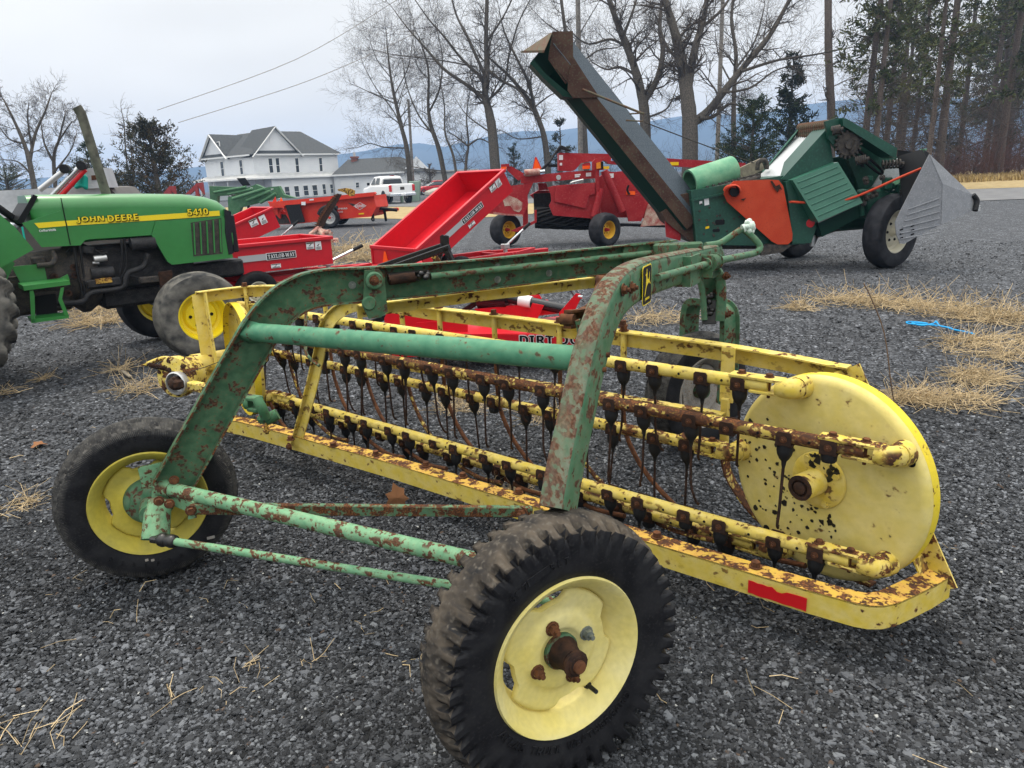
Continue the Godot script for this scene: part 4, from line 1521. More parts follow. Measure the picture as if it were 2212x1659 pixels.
	for q in [[-0.135, 0.12], [-0.138, 0.34], [-0.130, 0.435], [-0.105, 0.47], [-0.06, 0.483], [0.06, 0.483], [0.105, 0.47], [0.130, 0.435], [0.138, 0.34], [0.14, 0.10], [0.13, -0.02]]:
		ar.append(wc + wn * q[0] + Vector3(0, q[1], 0))
	b.sweep(curve(ar, 3), V2([-0.010, -0.045, -0.010, 0.045, -0.03, 0.05, -0.03, 0.054, 0.008, 0.05, 0.008, -0.05, -0.03, -0.054, -0.03, -0.05]), wn.cross(Vector3.UP), null, 0.5)
	obj("caster_arch", b, "green_worn", t, base)
	# cross tube between the arms, lower tube, drive rod and brace
	b = B.new()
	var x0 := vp(556, 718, a0 + n1 * 0.06, n1)
	var x1 := vp(1254, 775, c0 - n2 * 0.02, n2)
	b.cyl(x0, x1, 0.0355, 26)
	b.tube(V3([x0 - (x1 - x0).normalized() * 0.075, x0 + (x1 - x0).normalized() * 0.02]), [0.050, 0.037], 4)
	obj("cross_tube", b, "green_teal", t, base)
	var y0 := gp(352, 1053, 0.40)
	var y1 := gp(1040, 1215, 0.37)
	var yd := (y1 - y0).normalized()
	b = B.new()
	b.cyl(y0, y1 + yd * 0.34, 0.0275, 26)
	b.tube(V3([y0 - yd * 0.01, y0 + yd * 0.05]), [0.036, 0.031], 20)
	obj("lower_tube", b, "green_mint", t, base)
	b = B.new()
	b.prism(V2([-0.075, 0.075, 0.06, 0.08, 0.07, -0.02, 0.03, -0.07, -0.07, -0.075]), y0 + n1 * -0.035 + Vector3(0, 0.01, 0), (a1 - a0).normalized(), Vector3.UP, n1 * -0.012)
	b.cyl(y0 - Vector3(0, 0.03, 0) - n1 * 0.0, y0 - Vector3(0, 0.06, 0) - n1 * 0.16, 0.045, 16)
	var sh := gp(332, 1115, 0.33)
	b.tube(V3([gp(345, 1085, 0.36), gp(340, 1110, 0.33), gp(336, 1165, 0.25)]), [0.042, 0.047, 0.050], 20, false)
	obj("gear_housing", b, "green_mint", t, base)
	b = B.new()
	for q in [[376, 1037, 0.44], [343, 1082, 0.40], [366, 1088, 0.39]]:
		b.bolt(gp(q[0], q[1], q[2]), n1, 0.013, 0.016, false)
	obj("housing_bolt", b, "rust", t, base)
	b = B.new()
	var u0 := gp(352, 1166, 0.27)
	var u1 := gp(1000, 1268, 0.25)
	var ud := (u1 - u0).normalized()
	b.cyl(u0 + ud * 0.05, u1 + ud * 0.3, 0.0148, 16)
	obj("drive_rod", b, "green_mint", t, base)
	b = B.new()
	b.lathe(u0 + ud * 0.02, ud, [[0.0, 0.0], [0.022, 0.0], [0.026, 0.02], [0.023, 0.035], [0.016, 0.04]], 18)
	b.ball(u0, Vector3(0.027, 0.027, 0.027), 12)
	b.bar(u0 - ud * 0.05, u0 + ud * 0.01, 0.04, 0.024, Vector3.UP, 0.006)
	obj("universal_joint", b, "grease", t, base)
	b = B.new()
	var v0 := gp(412, 1098, 0.36)
	var v1 := gp(1150, 1105, 0.24)
	b.bar(v0, v1, 0.026, 0.042, Vector3.UP, 0.003)
	obj("flat_brace", b, "rust_green", t, base)
	b = B.new()
	b.bar(y0 + Vector3(0, -0.045, 0) - n1 * 0.02, v0 + (v1 - v0).normalized() * 0.02, 0.012, 0.055, Vector3.UP, 0.003)
	b.bar(v0, v0 - Vector3(0, 0.04, 0), 0.03, 0.012, n1)
	obj("brace_lug", b, "green_mint", t, base)
	b = B.new()
	b.bolt(v1 - (v1 - v0).normalized() * 0.03 + NEAR * 0.013, NEAR, 0.018, 0.018)
	b.bolt(v0 + n1 * 0.02, n1, 0.014, 0.016, false)
	obj("brace_bolt", b, "rust", t, base)
	# iron arm holding the basket from the rear arm
	b = B.new()
	var hp: Array = [vp(1302, 607, c0 - n2 * 0.10, n2), vp(1297, 630, c0 - n2 * 0.10, n2), vp(1282, 668, c0 - n2 * 0.09, n2), vp(1258, 685, c0 - n2 * 0.09, n2), vp(1226, 690, c0 - n2 * 0.09, n2)]
	b.sweep(curve(hp, 5), V2([-0.026, -0.012, 0.026, -0.012, 0.026, 0.012, 0.019, 0.012, 0.019, -0.004, -0.019, -0.004, -0.019, 0.012, -0.026, 0.012]), n2)
	b.cyl(hp[0] - n2 * 0.02, hp[0] + n2 * 0.02, 0.018, 14)
	b.cyl(hp[4] - n2 * 0.02, hp[4] + n2 * 0.02, 0.016, 14)
	obj("carrier_link", b, "rust", t, base)
	b = B.new()
	b.tube(curve([hp[4] + n2 * 0.03, hp[4] + n2 * 0.03 + Vector3(0.006, -0.03, 0), hp[4] + n2 * 0.02 + Vector3(0.015, -0.09, 0), hp[4] + n2 * 0.0 + Vector3(0.018, -0.17, 0)], 4), 0.009, 8)
	obj("carrier_hook", b, "rust_green", t, base)
	# rear upright of the basket, behind the rear arm
	b = B.new()
	b.sweep(V3([vp(1196, 1100, c0 - n2 * 0.16, n2), vp(1216, 960, c0 - n2 * 0.16, n2), vp(1230, 830, c0 - n2 * 0.16, n2), vp(1258, 720, c0 - n2 * 0.16, n2), vp(1290, 684, c0 - n2 * 0.16, n2)]), V2([-0.03, -0.004, 0.03, -0.004, 0.03, 0.004, -0.03, 0.004]), n2)
	obj("basket_strap", b, "yellow", t, base)
func helix(b: B, p0: Vector3, p1: Vector3, r: float, turns: int, wire: float):
	var ax := (p1 - p0).normalized()
	var f := b.ring_frame(ax)
	var pts := PackedVector3Array()
	var m := turns * 10
	for k in m + 1:
		var t := TAU * k / 10.0
		pts.append(p0.lerp(p1, float(k) / m) + (f[0] * cos(t) + f[1] * sin(t)) * r)
	b.tube(pts, wire, 5)
# a small dark plate with a yellow rim and a leaping deer over two words
func badge(t: Node3D, base: Vector3, o: Vector3, n2: Vector3):
	var fx := -n2.cross(Vector3.UP)
	if fx.dot(cam_r) < 0:
		fx = -fx
	fx = fx.normalized()
	var b := B.new()
	b.prism(rrect(0.104, 0.124, 0.014), o, fx, Vector3.UP, n2 * 0.0012)
	var bd := obj("maker_badge", b, "jd_yellow", t, base)
	b = B.new()
	b.prism(rrect(0.097, 0.117, 0.012), o + n2 * 0.0012, fx, Vector3.UP, n2 * 0.0006)
	var k := obj("badge_field", b, "black", bd)
	k.position = -base
	b = B.new()
	var deer := V2([-0.016, -0.021, -0.008, -0.004, -0.007, 0.006, -0.006, 0.013, -0.010, 0.016, -0.009, 0.019, -0.005, 0.019, -0.004, 0.027, -0.002, 0.028, -0.002, 0.020, 0.000, 0.020, -0.001, 0.012, 0.002, 0.008, 0.008, 0.007, 0.011, 0.011, 0.012, 0.020, 0.0135, 0.020, 0.013, 0.008, 0.013, 0.004, 0.019, -0.002, 0.018, -0.004, 0.010, 0.001, 0.002, -0.001, -0.003, -0.004, -0.008, -0.010, -0.014, -0.022])
	for i in deer.size():
		deer[i] *= Vector2(1.95, 1.7)
	b.prism(deer, o + n2 * 0.0018 + Vector3.UP * 0.004, fx, Vector3.UP, n2 * 0.0006)
	letters(b, "JOHN DEERE", o + n2 * 0.0018 - Vector3.UP * 0.049 - fx * 0.0, fx, Vector3.UP, n2, 0.0095, 0.0006, "Droid Sans", 700, 0.85, true)
	k = obj("badge_mark", b, "jd_yellow", bd)
	k.position = -base

func rake_wheels(t: Node3D, base: Vector3):
	var b: B
	var specs: Array = [
		[Vector3(0.112, 0.345, -1.505), 29.5, 0.357, 0.203, 0.165, 0.145],
		[Vector3(-1.44, 0.33, -2.56), 26.0, 0.332, 0.203, 0.165, 0.135],
		[Vector3(1.06, 0.325, -3.70), 30.0, 0.328, 0.19, 0.175, 0.15]]
	for w in 3:
		var s: Array = specs[w]
		var az := deg_to_rad(s[1])
		var tl := deg_to_rad(3.0 if w == 0 else 0.0)
		var ax := Vector3(sin(az) * cos(tl), sin(tl), cos(az) * cos(tl))
		# o is the middle of the outer rim face; the tyre's middle lies behind it
		var o: Vector3 = s[0]
		var R: float = s[2]
		var mid: Vector3 = o - ax * (s[4] * 0.42)
		var wt := Node3D.new()
		wt.position = mid - base
		place(wt, t, "wheel")
		wt.set_meta("label", ["wheel with lugged muddy tyre and pale yellow rim", "wheel with worn road tyre and olive yellow rim", "far wheel with cracked tyre and bare grey rim"][w])
		var prof := tyre_profile(R, s[3], s[4], s[5], 13, 0.014 if w == 0 else 0.018)
		b = B.new()
		var np := prof.size()
		if w == 0:
			# shoulder lugs: notches bite into the edges of the tread and down the shoulder
			var sh := func(k: int, i: int, _t: float) -> Vector2:
				var q := k % 8
				var notch := q <= 2
				var wob := 0.0025 * sin(k * 1.7) * sin(k * 0.37 + i)
				if i >= 5 and i <= 17:
					var edge := absf(i - 11) >= 4
					if edge and notch:
						return Vector2(-0.020 - (0.010 if absf(i - 11) >= 5 else 0.0), 0)
					if (i == 8 or i == 14) and (k / 4) % 2 == 0:
						return Vector2(-0.006, 0)
					return Vector2(wob, 0)
				if (i == 4 or i == 18):
					return Vector2(-0.010 if notch else 0.006, (-0.006 if notch else 0.010) * (1 if i == 18 else -1))
				return Vector2.ZERO
			tyre_mesh(b, mid, ax, prof, 352, sh)
		elif w == 1:
			var sh := func(k: int, i: int, _t: float) -> Vector2:
				if i >= 5 and i <= 17:
					if i == 7 or i == 9 or i == 13 or i == 15:
						return Vector2(-0.015, 0.0035 if k % 6 < 3 else -0.0035)
					if (i == 5 or i == 17 or i == 6 or i == 16) and k % 6 < 2:
						return Vector2(-0.013, 0)
				return Vector2.ZERO
			tyre_mesh(b, mid, ax, prof, 300, sh)
		else:
			var sh := func(k: int, i: int, _t: float) -> Vector2:
				if i >= 5 and i <= 17 and (i + k / 3) % 4 == 0 and (k * 7 + i * 3) % 5 < 3:
					return Vector2(-0.004, 0)
				return Vector2.ZERO
			tyre_mesh(b, mid, ax, prof, 240, sh)
		# split the tread band from the sidewalls: two materials
		var side := B.new()
		var band := B.new()
		for k in range(0, b.v.size(), 3):
			var m: Vector3 = (b.v[k] + b.v[k + 1] + b.v[k + 2]) / 3.0 - mid
			var rr: float = (m - ax * m.dot(ax)).length()
			var tgt := band if rr > R - (0.030 if w == 0 else 0.034) else side
			for i in 3:
				tgt.v.append(b.v[k + i])
				tgt.n.append(b.n[k + i])
		var ty := obj("tyre", side, "tyre", wt, mid)
		obj("tread", band, ["tread_mud", "tread_grey", "tread_grey"][w], ty, mid)
		# lettering moulded on the sidewall
		if w < 2:
			b = B.new()
			var lo: Vector3 = mid + ax * (s[4] * 0.5 - 0.0005)
			var f := b.ring_frame(ax)
			if w == 0:
				round_letters(b, "ATLAS TRUCK WEATHERGARD", lo, ax, 0.247, 0.021, -PI / 2 + 0.15, -0.083, false)
				round_letters(b, "6.70-15LT", lo, ax, 0.262, 0.018, PI / 2 - 0.30, 0.075)
			else:
				round_letters(b, "FIRESTONE", lo, ax, 0.262, 0.016, -PI / 2 + 0.05, -0.17, false)
				round_letters(b, "DELUXE CHAMPION", lo, ax, 0.268, 0.018, PI / 2 + 0.15, 0.085)
			obj("tyre_lettering", b, "tyre", ty, mid)
		if w == 1:
			b = B.new()
			var lo2: Vector3 = mid + ax * (s[4] * 0.5 + 0.001)
			var f2 := b.ring_frame(ax)
			for q in [[-2.35, 0.275, 0.03, 0.012], [-1.45, 0.235, 0.012, 0.010], [-1.36, 0.232, 0.012, 0.010]]:
				var d2: Vector3 = f2[0] * cos(q[0]) + f2[1] * sin(q[0])
				b.prism(rrect(q[2], q[3], 0.002), lo2 + d2 * q[1], f2[0], f2[1], ax * 0.001)
			obj("dried_mud", b, "rim_grey", ty, mid)
		# rim
		b = B.new()
		rim_mesh(b, mid, ax, s[3], s[4] * 0.82)
		var rim := obj("rim", b, ["rim_yellow", "rim_olive", "rim_grey"][w], wt, mid)
		b = B.new()
		rim_disc(b, mid, ax, s[3], s[4], 4, [0.6, 0.2, 0.9][w], s[4] * (0.16 if w == 0 else 0.10))
		obj("wheel_disc", b, ["rim_yellow", "rim_olive", "rim_grey"][w], rim, mid)
		var face: Vector3 = mid + ax * s[4] * (0.16 if w == 0 else 0.10)
		b = B.new()
		if w == 0:
			b.lathe(face, ax, [[0.0, 0.016], [0.044, 0.016], [0.048, 0.012], [0.048, 0.0]], 26)
			obj("hub_plate", b, "green_dark", wt, mid)
			b = B.new()
			b.tube(V3([face + ax * 0.012, face + ax * 0.035, face + ax * 0.06]), [0.046, 0.036, 0.030], 18)
			b.tube(V3([face + ax * 0.06, face + ax * 0.085]), 0.024, 18)
			b.lathe(face + ax * 0.062, ax, [[0.030, 0.0], [0.034, 0.004], [0.034, 0.014], [0.02, 0.018]], 12)
			obj("hub", b, "rust_dark", wt, mid)
			b = B.new()
			b.lathe(face + ax * 0.08, ax, [[0.0, 0.016], [0.015, 0.015], [0.017, 0.010], [0.017, -0.01]], 16)
			obj("axle_end", b, "rust", wt, mid)
			var fr := b.ring_frame(ax)
			for k in 5:
				if k == 4:
					continue
				var an := TAU * k / 4 + 1.25
				var d: Vector3 = fr[0] * cos(an) + fr[1] * sin(an)
				b = B.new()
				b.bolt(face + d * 0.080 + ax * 0.012, ax, 0.0135, 0.018)
				obj("wheel_bolt", b, "rust" if k != 1 else "steel_bolt", wt, mid)
			b = B.new()
			var dv := (fr[0] as Vector3) * cos(-2.1) + (fr[1] as Vector3) * sin(-2.1)
			var vv: Vector3 = mid + dv * 0.158 + ax * 0.03
			b.cyl(vv, vv + ax * 0.045 - dv * 0.012, 0.006, 10)
			b.lathe(vv - ax * 0.004, ax, [[0.0, 0.008], [0.010, 0.006], [0.012, 0.0]], 10)
			obj("valve", b, "rubber", wt, mid)
		elif w == 1:
			b.lathe(face, ax, [[0.0, 0.075], [0.05, 0.073], [0.068, 0.065], [0.070, 0.052], [0.076, 0.050], [0.088, 0.040], [0.094, 0.018], [0.095, 0.0]], 40)
			b.cyl(face + ax * 0.06, face + ax * 0.17, 0.038, 18)
			obj("hub", b, "green_worn", wt, mid)
			b = B.new()
			letters(b, "E-20217-N", face + ax * 0.0745 - Vector3.UP * 0.0, (Vector3.UP * -1.0), ax.cross(Vector3.UP) * -1.0, ax, 0.010, 0.002, "Droid Sans", 400, 1.0, true)
			obj("casting_number", b, "green_worn", wt, mid)
		else:
			b.lathe(face, ax, [[0.0, 0.05], [0.035, 0.05], [0.042, 0.03], [0.045, 0.0]], 20)
			obj("hub", b, "green_dark", wt, mid)

func rake_gearbox(t: Node3D, base: Vector3, cl: Vector3):
	var b := B.new()
	var hub := cl
	var g0 := gp(398, 796, cl.y + 0.015)
	var ax := (cl + DN * 0.05 - g0).normalized()
	# tube from the disc to the gear case
	b.cyl(g0 + ax * 0.05, cl + DN * 0.02, 0.078, 24)
	b.cyl(g0 + ax * 0.36, g0 + ax * 0.39, 0.092, 24)
	obj("gear_tube", b, "yellow", t, base)
	var face := Vector3(-0.28, 0.10, 0.95).normalized()
	var gd := (g0 - EYE).dot(cam_f)
	var side := dp(380, 814, gd - 0.22)
	b = B.new()
	b.lathe(side, face, [[0.0, 0.02], [0.104, 0.02], [0.118, 0.014], [0.122, 0.0], [0.122, -0.03], [0.105, -0.05], [0.10, -0.14], [0.0, -0.15]], 36)
	obj("gear_case", b, "yellow_rusty", t, base)
	b = B.new()
	for k in 6:
		var f := b.ring_frame(face)
		var d: Vector3 = f[0] * cos(TAU * k / 6 + 0.3) + f[1] * sin(TAU * k / 6 + 0.3)
		b.bolt(side + d * 0.098 + face * 0.016, face, 0.012, 0.010, false)
	obj("case_bolt", b, "rust_dark", t, base)
	b = B.new()
	var js := dp(388, 826, gd - 0.25)
	b.lathe(js - face * 0.03, face, [[0.052, 0.0], [0.066, 0.03], [0.068, 0.065], [0.060, 0.07], [0.055, 0.03], [0.0, 0.02]], 24)
	obj("joint_shield", b, "zinc", t, base)
	b = B.new()
	b.ball(js + face * 0.03, Vector3(0.042, 0.042, 0.042), 12)
	b.bar(js + face * 0.01, js + face * 0.075 + cam_r * 0.05, 0.06, 0.05, Vector3.UP, 0.01)
	b.bar(js + face * 0.02 - cam_r * 0.03 + Vector3(0, 0.01, 0), js + face * 0.05 + cam_r * 0.02 + Vector3(0, 0.03, 0), 0.03, 0.03, Vector3.UP, 0.006)
	obj("universal_joint", b, "rust_dark", t, base)
	# square drive shaft to the second joint at the channel
	b = B.new()
	var sh0 := dp(412, 832, gd - 0.28)
	var sh1 := dp(546, 862, 3.82)
	b.bar(sh0, sh0.lerp(sh1, 0.55), 0.050, 0.050, Vector3.UP, 0.005)
	obj("square_shaft", b, "yellow_rusty", t, base)
	b = B.new()
	b.bar(sh0.lerp(sh1, 0.5), sh1, 0.038, 0.038, Vector3.UP, 0.003)
	obj("inner_shaft", b, "rust_dark", t, base)
	b = B.new()
	var u := dp(558, 872, 3.74)
	b.bar(u + Vector3(-0.05, 0.03, -0.02), u + Vector3(0.02, 0.035, 0.03), 0.06, 0.022, Vector3.UP, 0.006)
	b.bar(u + Vector3(-0.05, -0.03, -0.02), u + Vector3(0.02, -0.025, 0.03), 0.06, 0.022, Vector3.UP, 0.006)
	b.tube(V3([u + Vector3(-0.07, 0, -0.03), u + Vector3(-0.04, 0, -0.02)]), 0.038, 14)
	b.ball(u, Vector3(0.026, 0.026, 0.026), 10)
	b.tube(curve([u + Vector3(0.02, 0.045, 0.06), u + Vector3(0.045, 0.0, 0.08), u + Vector3(0.05, -0.06, 0.06)], 4), 0.026, 12)
	b.cyl(u + Vector3(0.03, -0.085, 0.04), u + Vector3(0.10, -0.055, 0.02), 0.030, 16)
	b.bar(u + Vector3(0.02, -0.05, 0.05), u + Vector3(0.04, -0.09, 0.04), 0.05, 0.05, NEAR, 0.01)
	obj("green_joint", b, "jd_faded", t, base)
	b = B.new()
	b.bolt(u + Vector3(0.045, -0.135, 0.06), Vector3.UP, 0.013, 0.03)
	b.cyl(u + Vector3(0.045, -0.15, 0.06), u + Vector3(0.045, -0.08, 0.05), 0.009, 8)
	obj("joint_bolt", b, "rust_top", t, base)
	# shift lever and tie wire on the gear case
	b = B.new()
	b.tube(curve([dp(378, 790, gd - 0.2), dp(370, 776, gd - 0.2), dp(350, 774, gd - 0.2), dp(318, 786, gd - 0.2)], 5), 0.012, 10)
	b.tube(V3([dp(318, 787, gd - 0.2), dp(305, 789, gd - 0.2)]), [0.012, 0.003], 8)
	obj("shift_lever", b, "yellow_rusty", t, base)
	b = B.new()
	helix(b, dp(322, 788, gd - 0.22), dp(362, 797, gd - 0.24), 0.012, 12, 0.003)
	b.cyl(dp(322, 788, gd - 0.22), dp(362, 797, gd - 0.24), 0.007, 8)
	b.ball(dp(366, 799, gd - 0.24), Vector3(0.016, 0.016, 0.016), 8)
	obj("latch_spring", b, "rust_dark", t, base)
	b = B.new()
	b.tube(V3([dp(366, 800, gd - 0.25), dp(392, 808, gd - 0.25), dp(440, 794, gd - 0.3), dp(505, 770, 3.6), dp(690, 703, 3.5), dp(780, 660, 3.5)]), 0.0022, 5)
	b.tube(V3([dp(400, 768, gd - 0.25), dp(388, 815, gd - 0.26)]), 0.0035, 5)
	obj("tie_wire", b, "iron", t, base)
	# thin green rod with hook hanging by the arch
	b = B.new()
	b.tube(curve([dp(662, 640, 3.55), dp(660, 720, 3.5), dp(661, 760, 3.46), dp(668, 772, 3.44), dp(678, 782, 3.44), dp(690, 790, 3.42)], 4), 0.008, 8)
	obj("hook_rod", b, "rust_green", t, base)
# ---------------------------------------------------------------- green utility tractor and the steel tank behind it
func tractor():
	var yaw := deg_to_rad(50.0)
	var F := Vector3(sin(yaw), 0, -cos(yaw))
	var Z := Vector3(cos(yaw), 0, sin(yaw))
	var W := gp(450, 773, 0.0)
	var mid := W - Z * 0.73
	var base := mid - F * 1.0
	var t := thing("tractor", "green utility tractor with yellow stripe, yellow front wheels and grey exhaust stack", "tractor", base)
	var p := W - Z * 0.40
	var b: B
	var cx := func(x: float, y: float, z: float) -> Vector3: return mid + F * (x - 0.10) + Vector3(0, y, 0) + Z * z
	# wheels
	for s in [1.0, -1.0]:
		wheel(t, mid + Z * 0.70 * s + Vector3(0, 0.40, 0), Z * s, 0.40, 0.215, 0.26, "tyre_dusty" if s > 0 else "tyre_far", "jd_yellow", 0, base)
		wheel(t, mid - F * 2.09 + Z * 0.72 * s + Vector3(0, 0.74, 0), Z * s, 0.74, 0.40, 0.42, "tyre_dusty", "jd_yellow", 22, base)
	# hood: lofted shell
	var rings: Array = []
	for q in [[-0.985, 1.30, 1.52, 0.30], [-0.90, 1.14, 1.525, 0.315], [-0.78, 1.10, 1.52, 0.325], [-0.5, 1.11, 1.51, 0.33], [-0.1, 1.10, 1.495, 0.33], [0.25, 1.06, 1.475, 0.33], [0.45, 0.98, 1.44, 0.33], [0.56, 0.92, 1.40, 0.325], [0.63, 0.90, 1.34, 0.31], [0.66, 0.89, 1.28, 0.29]]:
		var r := PackedVector3Array()
		var h: float = q[2] - q[1]
		for pt in rrect(q[3] * 2.0, h, minf(0.12, h * 0.45), 5):
			r.append(cx.call(q[0], q[1] + h / 2 + pt.y, pt.x))
		rings.append(r)
	b = B.new()
	loft(b, rings)
	var hood := obj("hood", b, "jd_green", t, base)
	# seam of the cowl, black dash edge
	b = B.new()
	b.bar(vp(131.5, 427, p + Z * 0.006, Z), vp(152, 529, p + Z * 0.006, Z), 0.006, 0.010, Z)
	var k := obj("panel_seam", b, "black", hood)
	k.position = -base
	b = B.new()
	pan(b, [72, 420, 82, 424, 50, 484, 46, 484, 38, 476], p - Z * 0.02, Z, 0.60)
	obj("dash_edge", b, "black", t, base)
	# lower hood skirt and front side panel
	b = B.new()
	pan(b, [48, 482, 131, 455, 336, 470, 326, 508, 192, 517, 184, 519, 174, 530, 90, 534], p + Z * 0.004, Z, 0.02)
	obj("hood_skirt", b, "jd_green", t, base)
	b = B.new()
	pan(b, [337, 478, 484, 468, 503, 553, 503, 557, 372, 572, 362, 565, 327, 507], p + Z * 0.010, Z, 0.03)
	var sp := obj("side_panel", b, "jd_green", t, base)
	b = B.new()
	pan(b, [412, 481, 478, 471, 481, 548, 418, 554], p + Z * 0.012, Z, 0.01)
	k = obj("vent_screen", b, "iron", sp)
	k.position = -base
	for i in 5:
		b = B.new()
		var x := 418.0 + i * 14.0
		b.bar(vp(x, 482 - i * 2.1, p + Z * 0.016, Z), vp(x + 3, 550 - i * 1.3, p + Z * 0.016, Z), 0.012, 0.022, Z)
		k = obj("vent_rib", b, "jd_green", sp)
		k.position = -base
	b = B.new()
	pan(b, [486, 452, 499, 457, 503, 500, 500, 504, 505, 547, 494, 550, 486, 500], p + Z * 0.016, Z, 0.06)
	for s in [1.0, -1.0]:
		b.box(cx.call(0.66, 1.08, 0.2 * s), F * 0.03, Vector3(0, 0.18, 0), Z * 0.10, 0.01)
	obj("grille_frame", b, "black_gloss", t, base)
	# stripe and lettering
	var q2 := p + Z * 0.0085
	b = B.new()
	pan(b, [74, 482, 140, 477, 143, 488, 84, 493], q2, Z, 0.004)
	pan(b, [143, 477, 474, 455, 475, 466, 330, 476, 146, 488], q2, Z, 0.004)
	k = obj("hood_stripe", b, "jd_yellow", hood)
	k.position = -base
	for i in 2:
		b = B.new()
		for sh in ([[1.8, 1.6], [0.9, 0.8], [-0.7, 0.0], [0.0, -0.7]] if i == 0 else [[0.0, 0.0]]):
			var dx: float = sh[0]
			var dy: float = sh[1]
			var pq := q2 + Z * (0.005 + 0.003 * i)
			words(b, "JOHN", 166 + dx, 482.5 + dy, 226 + dx, 479.5 + dy, 13.5, pq, Z, 0.002)
			words(b, "DEERE", 234 + dx, 479 + dy, 299 + dx, 474.8 + dy, 13.5, pq, Z, 0.002)
			words(b, "5410", 406 + dx, 465.5 + dy, 450 + dx, 463 + dy, 13.5, pq, Z, 0.002)
		k = obj("hood_lettering", b, "black" if i == 0 else "jd_yellow", hood)
		k.position = -base
	b = B.new()
	words(b, "CollarShift", 85, 501, 121, 498.5, 5.0, q2, Z, 0.002)
	k = obj("small_lettering", b, "decal_white", hood)
	k.position = -base
	# engine block, gear housing and their fittings, all dark
	b = B.new()
	b.box(cx.call(-0.25, 0.86, 0.0), F * 0.52, Vector3(0, 0.20, 0), Z * 0.22, 0.03)
	b.box(cx.call(-0.15, 0.58, 0.0), F * 0.42, Vector3(0, 0.09, 0), Z * 0.18, 0.03)
	b.box(cx.call(0.45, 0.74, 0.0), F * 0.30, Vector3(0, 0.08, 0), Z * 0.20, 0.02)
	obj("engine_block", b, "engine", t, base)
	b = B.new()
	b.lathe(cx.call(-0.66, 0.80, 0.0), -F, [[0.0, -0.1], [0.26, -0.1], [0.33, 0.0], [0.33, 0.05], [0.26, 0.12], [0.24, 0.7], [0.28, 0.9], [0.28, 1.4]], 24)
	b.box(cx.call(-1.3, 0.72, 0.0), F * 0.5, Vector3(0, 0.18, 0), Z * 0.24, 0.03)
	b.cyl(cx.call(-2.09, 0.74, -0.6), cx.call(-2.09, 0.74, 0.6), 0.13, 16)
	obj("gear_housing", b, "iron", t, base)
	b = B.new()
	b.cyl(vp(282, 528, p - Z * 0.02, Z), vp(334, 524, p - Z * 0.02, Z), 0.058, 18)
	b.cyl(vp(305, 505, p - Z * 0.05, Z), vp(305, 528, p - Z * 0.05, Z), 0.03, 10)
	obj("oil_filter", b, "engine", t, base)
	b = B.new()
	b.cyl(vp(203, 560, p - Z * 0.03, Z), vp(230, 556, p - Z * 0.03, Z), 0.030, 14)
	b.cyl(vp(200, 568, p - Z * 0.04, Z), vp(214, 568, p - Z * 0.04, Z), 0.012, 8)
	obj("starter", b, "zinc", t, base)
	b = B.new()
	b.cyl(vp(196, 592, p - Z * 0.04, Z), vp(245, 588, p - Z * 0.04, Z), 0.055, 16)
	b.box(vp(222, 610, p - Z * 0.03, Z), F * 0.14, Vector3(0, 0.035, 0), Z * 0.05, 0.01)
	b.cyl(vp(190, 532, p - Z * 0.05, Z), vp(190, 546, p - Z * 0.05, Z), 0.055, 14)
	obj("starter_motor", b, "engine", t, base)
	b = B.new()
	b.box(vp(224, 606, p + Z * 0.02, Z), F * 0.065, Vector3(0, 0.022, 0), Z * 0.006)
	obj("cast_label", b, "rust_top", t, base)
	b = B.new()
	b.tube(curve([vp(120, 655, p, Z), vp(175, 652, p, Z), vp(200, 632, p, Z), vp(262, 622, p, Z), vp(272, 600, p, Z), vp(280, 588, p, Z), vp(310, 575, p, Z), vp(320, 548, p, Z)], 6), 0.024, 10)
	obj("coolant_pipe", b, "engine", t, base)
	b = B.new()
	for q in [[[160, 535], [168, 590], [178, 640], [172, 655]], [[172, 530], [180, 590], [184, 650]], [[262, 518], [264, 560], [258, 600]], [[268, 515], [274, 570], [262, 600]], [[205, 540], [220, 548], [232, 545]], [[330, 600], [350, 610], [280, 596]]]:
		var pts: Array = []
		for e in q:
			pts.append(vp(e[0], e[1], p - Z * 0.01, Z))
		b.tube(curve(pts, 5), 0.011, 6)
	var ho := obj("hoses", b, "rubber", t, base)
	stuff(ho)
	# bolts on the bell housing
	for q in [[159, 577], [161, 594], [147, 633], [116, 597]]:
		b = B.new()
		b.lathe(vp(q[0], q[1], p - Z * 0.05, Z), Z, [[0.0, 0.01], [0.012, 0.01], [0.012, 0.025], [0.03, 0.025], [0.03, 0.0]], 14)
		obj("housing_bolt", b, "rust_dark", t, base)
	# front axle
	b = B.new()
	b.bar(cx.call(0.0, 0.46, -0.62), cx.call(0.0, 0.46, 0.62), 0.12, 0.11, Vector3.UP, 0.02)
	b.bar(cx.call(-0.35, 0.56, 0.10), cx.call(0.25, 0.56, 0.10), 0.10, 0.10, Vector3.UP, 0.02)
	obj("front_axle", b, "iron", t, base)
	b = B.new()
	pan(b, [343, 588, 371, 584, 373, 592, 365, 626, 348, 627], p + Z * 0.05, Z, 0.03)
	obj("axle_bracket", b, "rust_dark", t, base)
	b = B.new()
	b.bar(vp(300, 606, p, Z), vp(345, 602, p, Z), 0.05, 0.06, Vector3.UP, 0.01)
	obj("side_rail", b, "iron", t, base)
	# steps
	b = B.new()
	pan(b, [50, 618, 150, 606, 152, 615, 52, 628], p + Z * 0.32, Z, 0.30)
	obj("platform", b, "jd_green", t, base)
	b = B.new()
	pan(b, [122, 605, 146, 592, 151, 606], p + Z * 0.05, Z, 0.01)
	pan(b, [25, 576, 95, 570, 102, 606, 45, 612], p - Z * 0.02, Z, 0.02)
	obj("platform_guard", b, "jd_green", t, base)
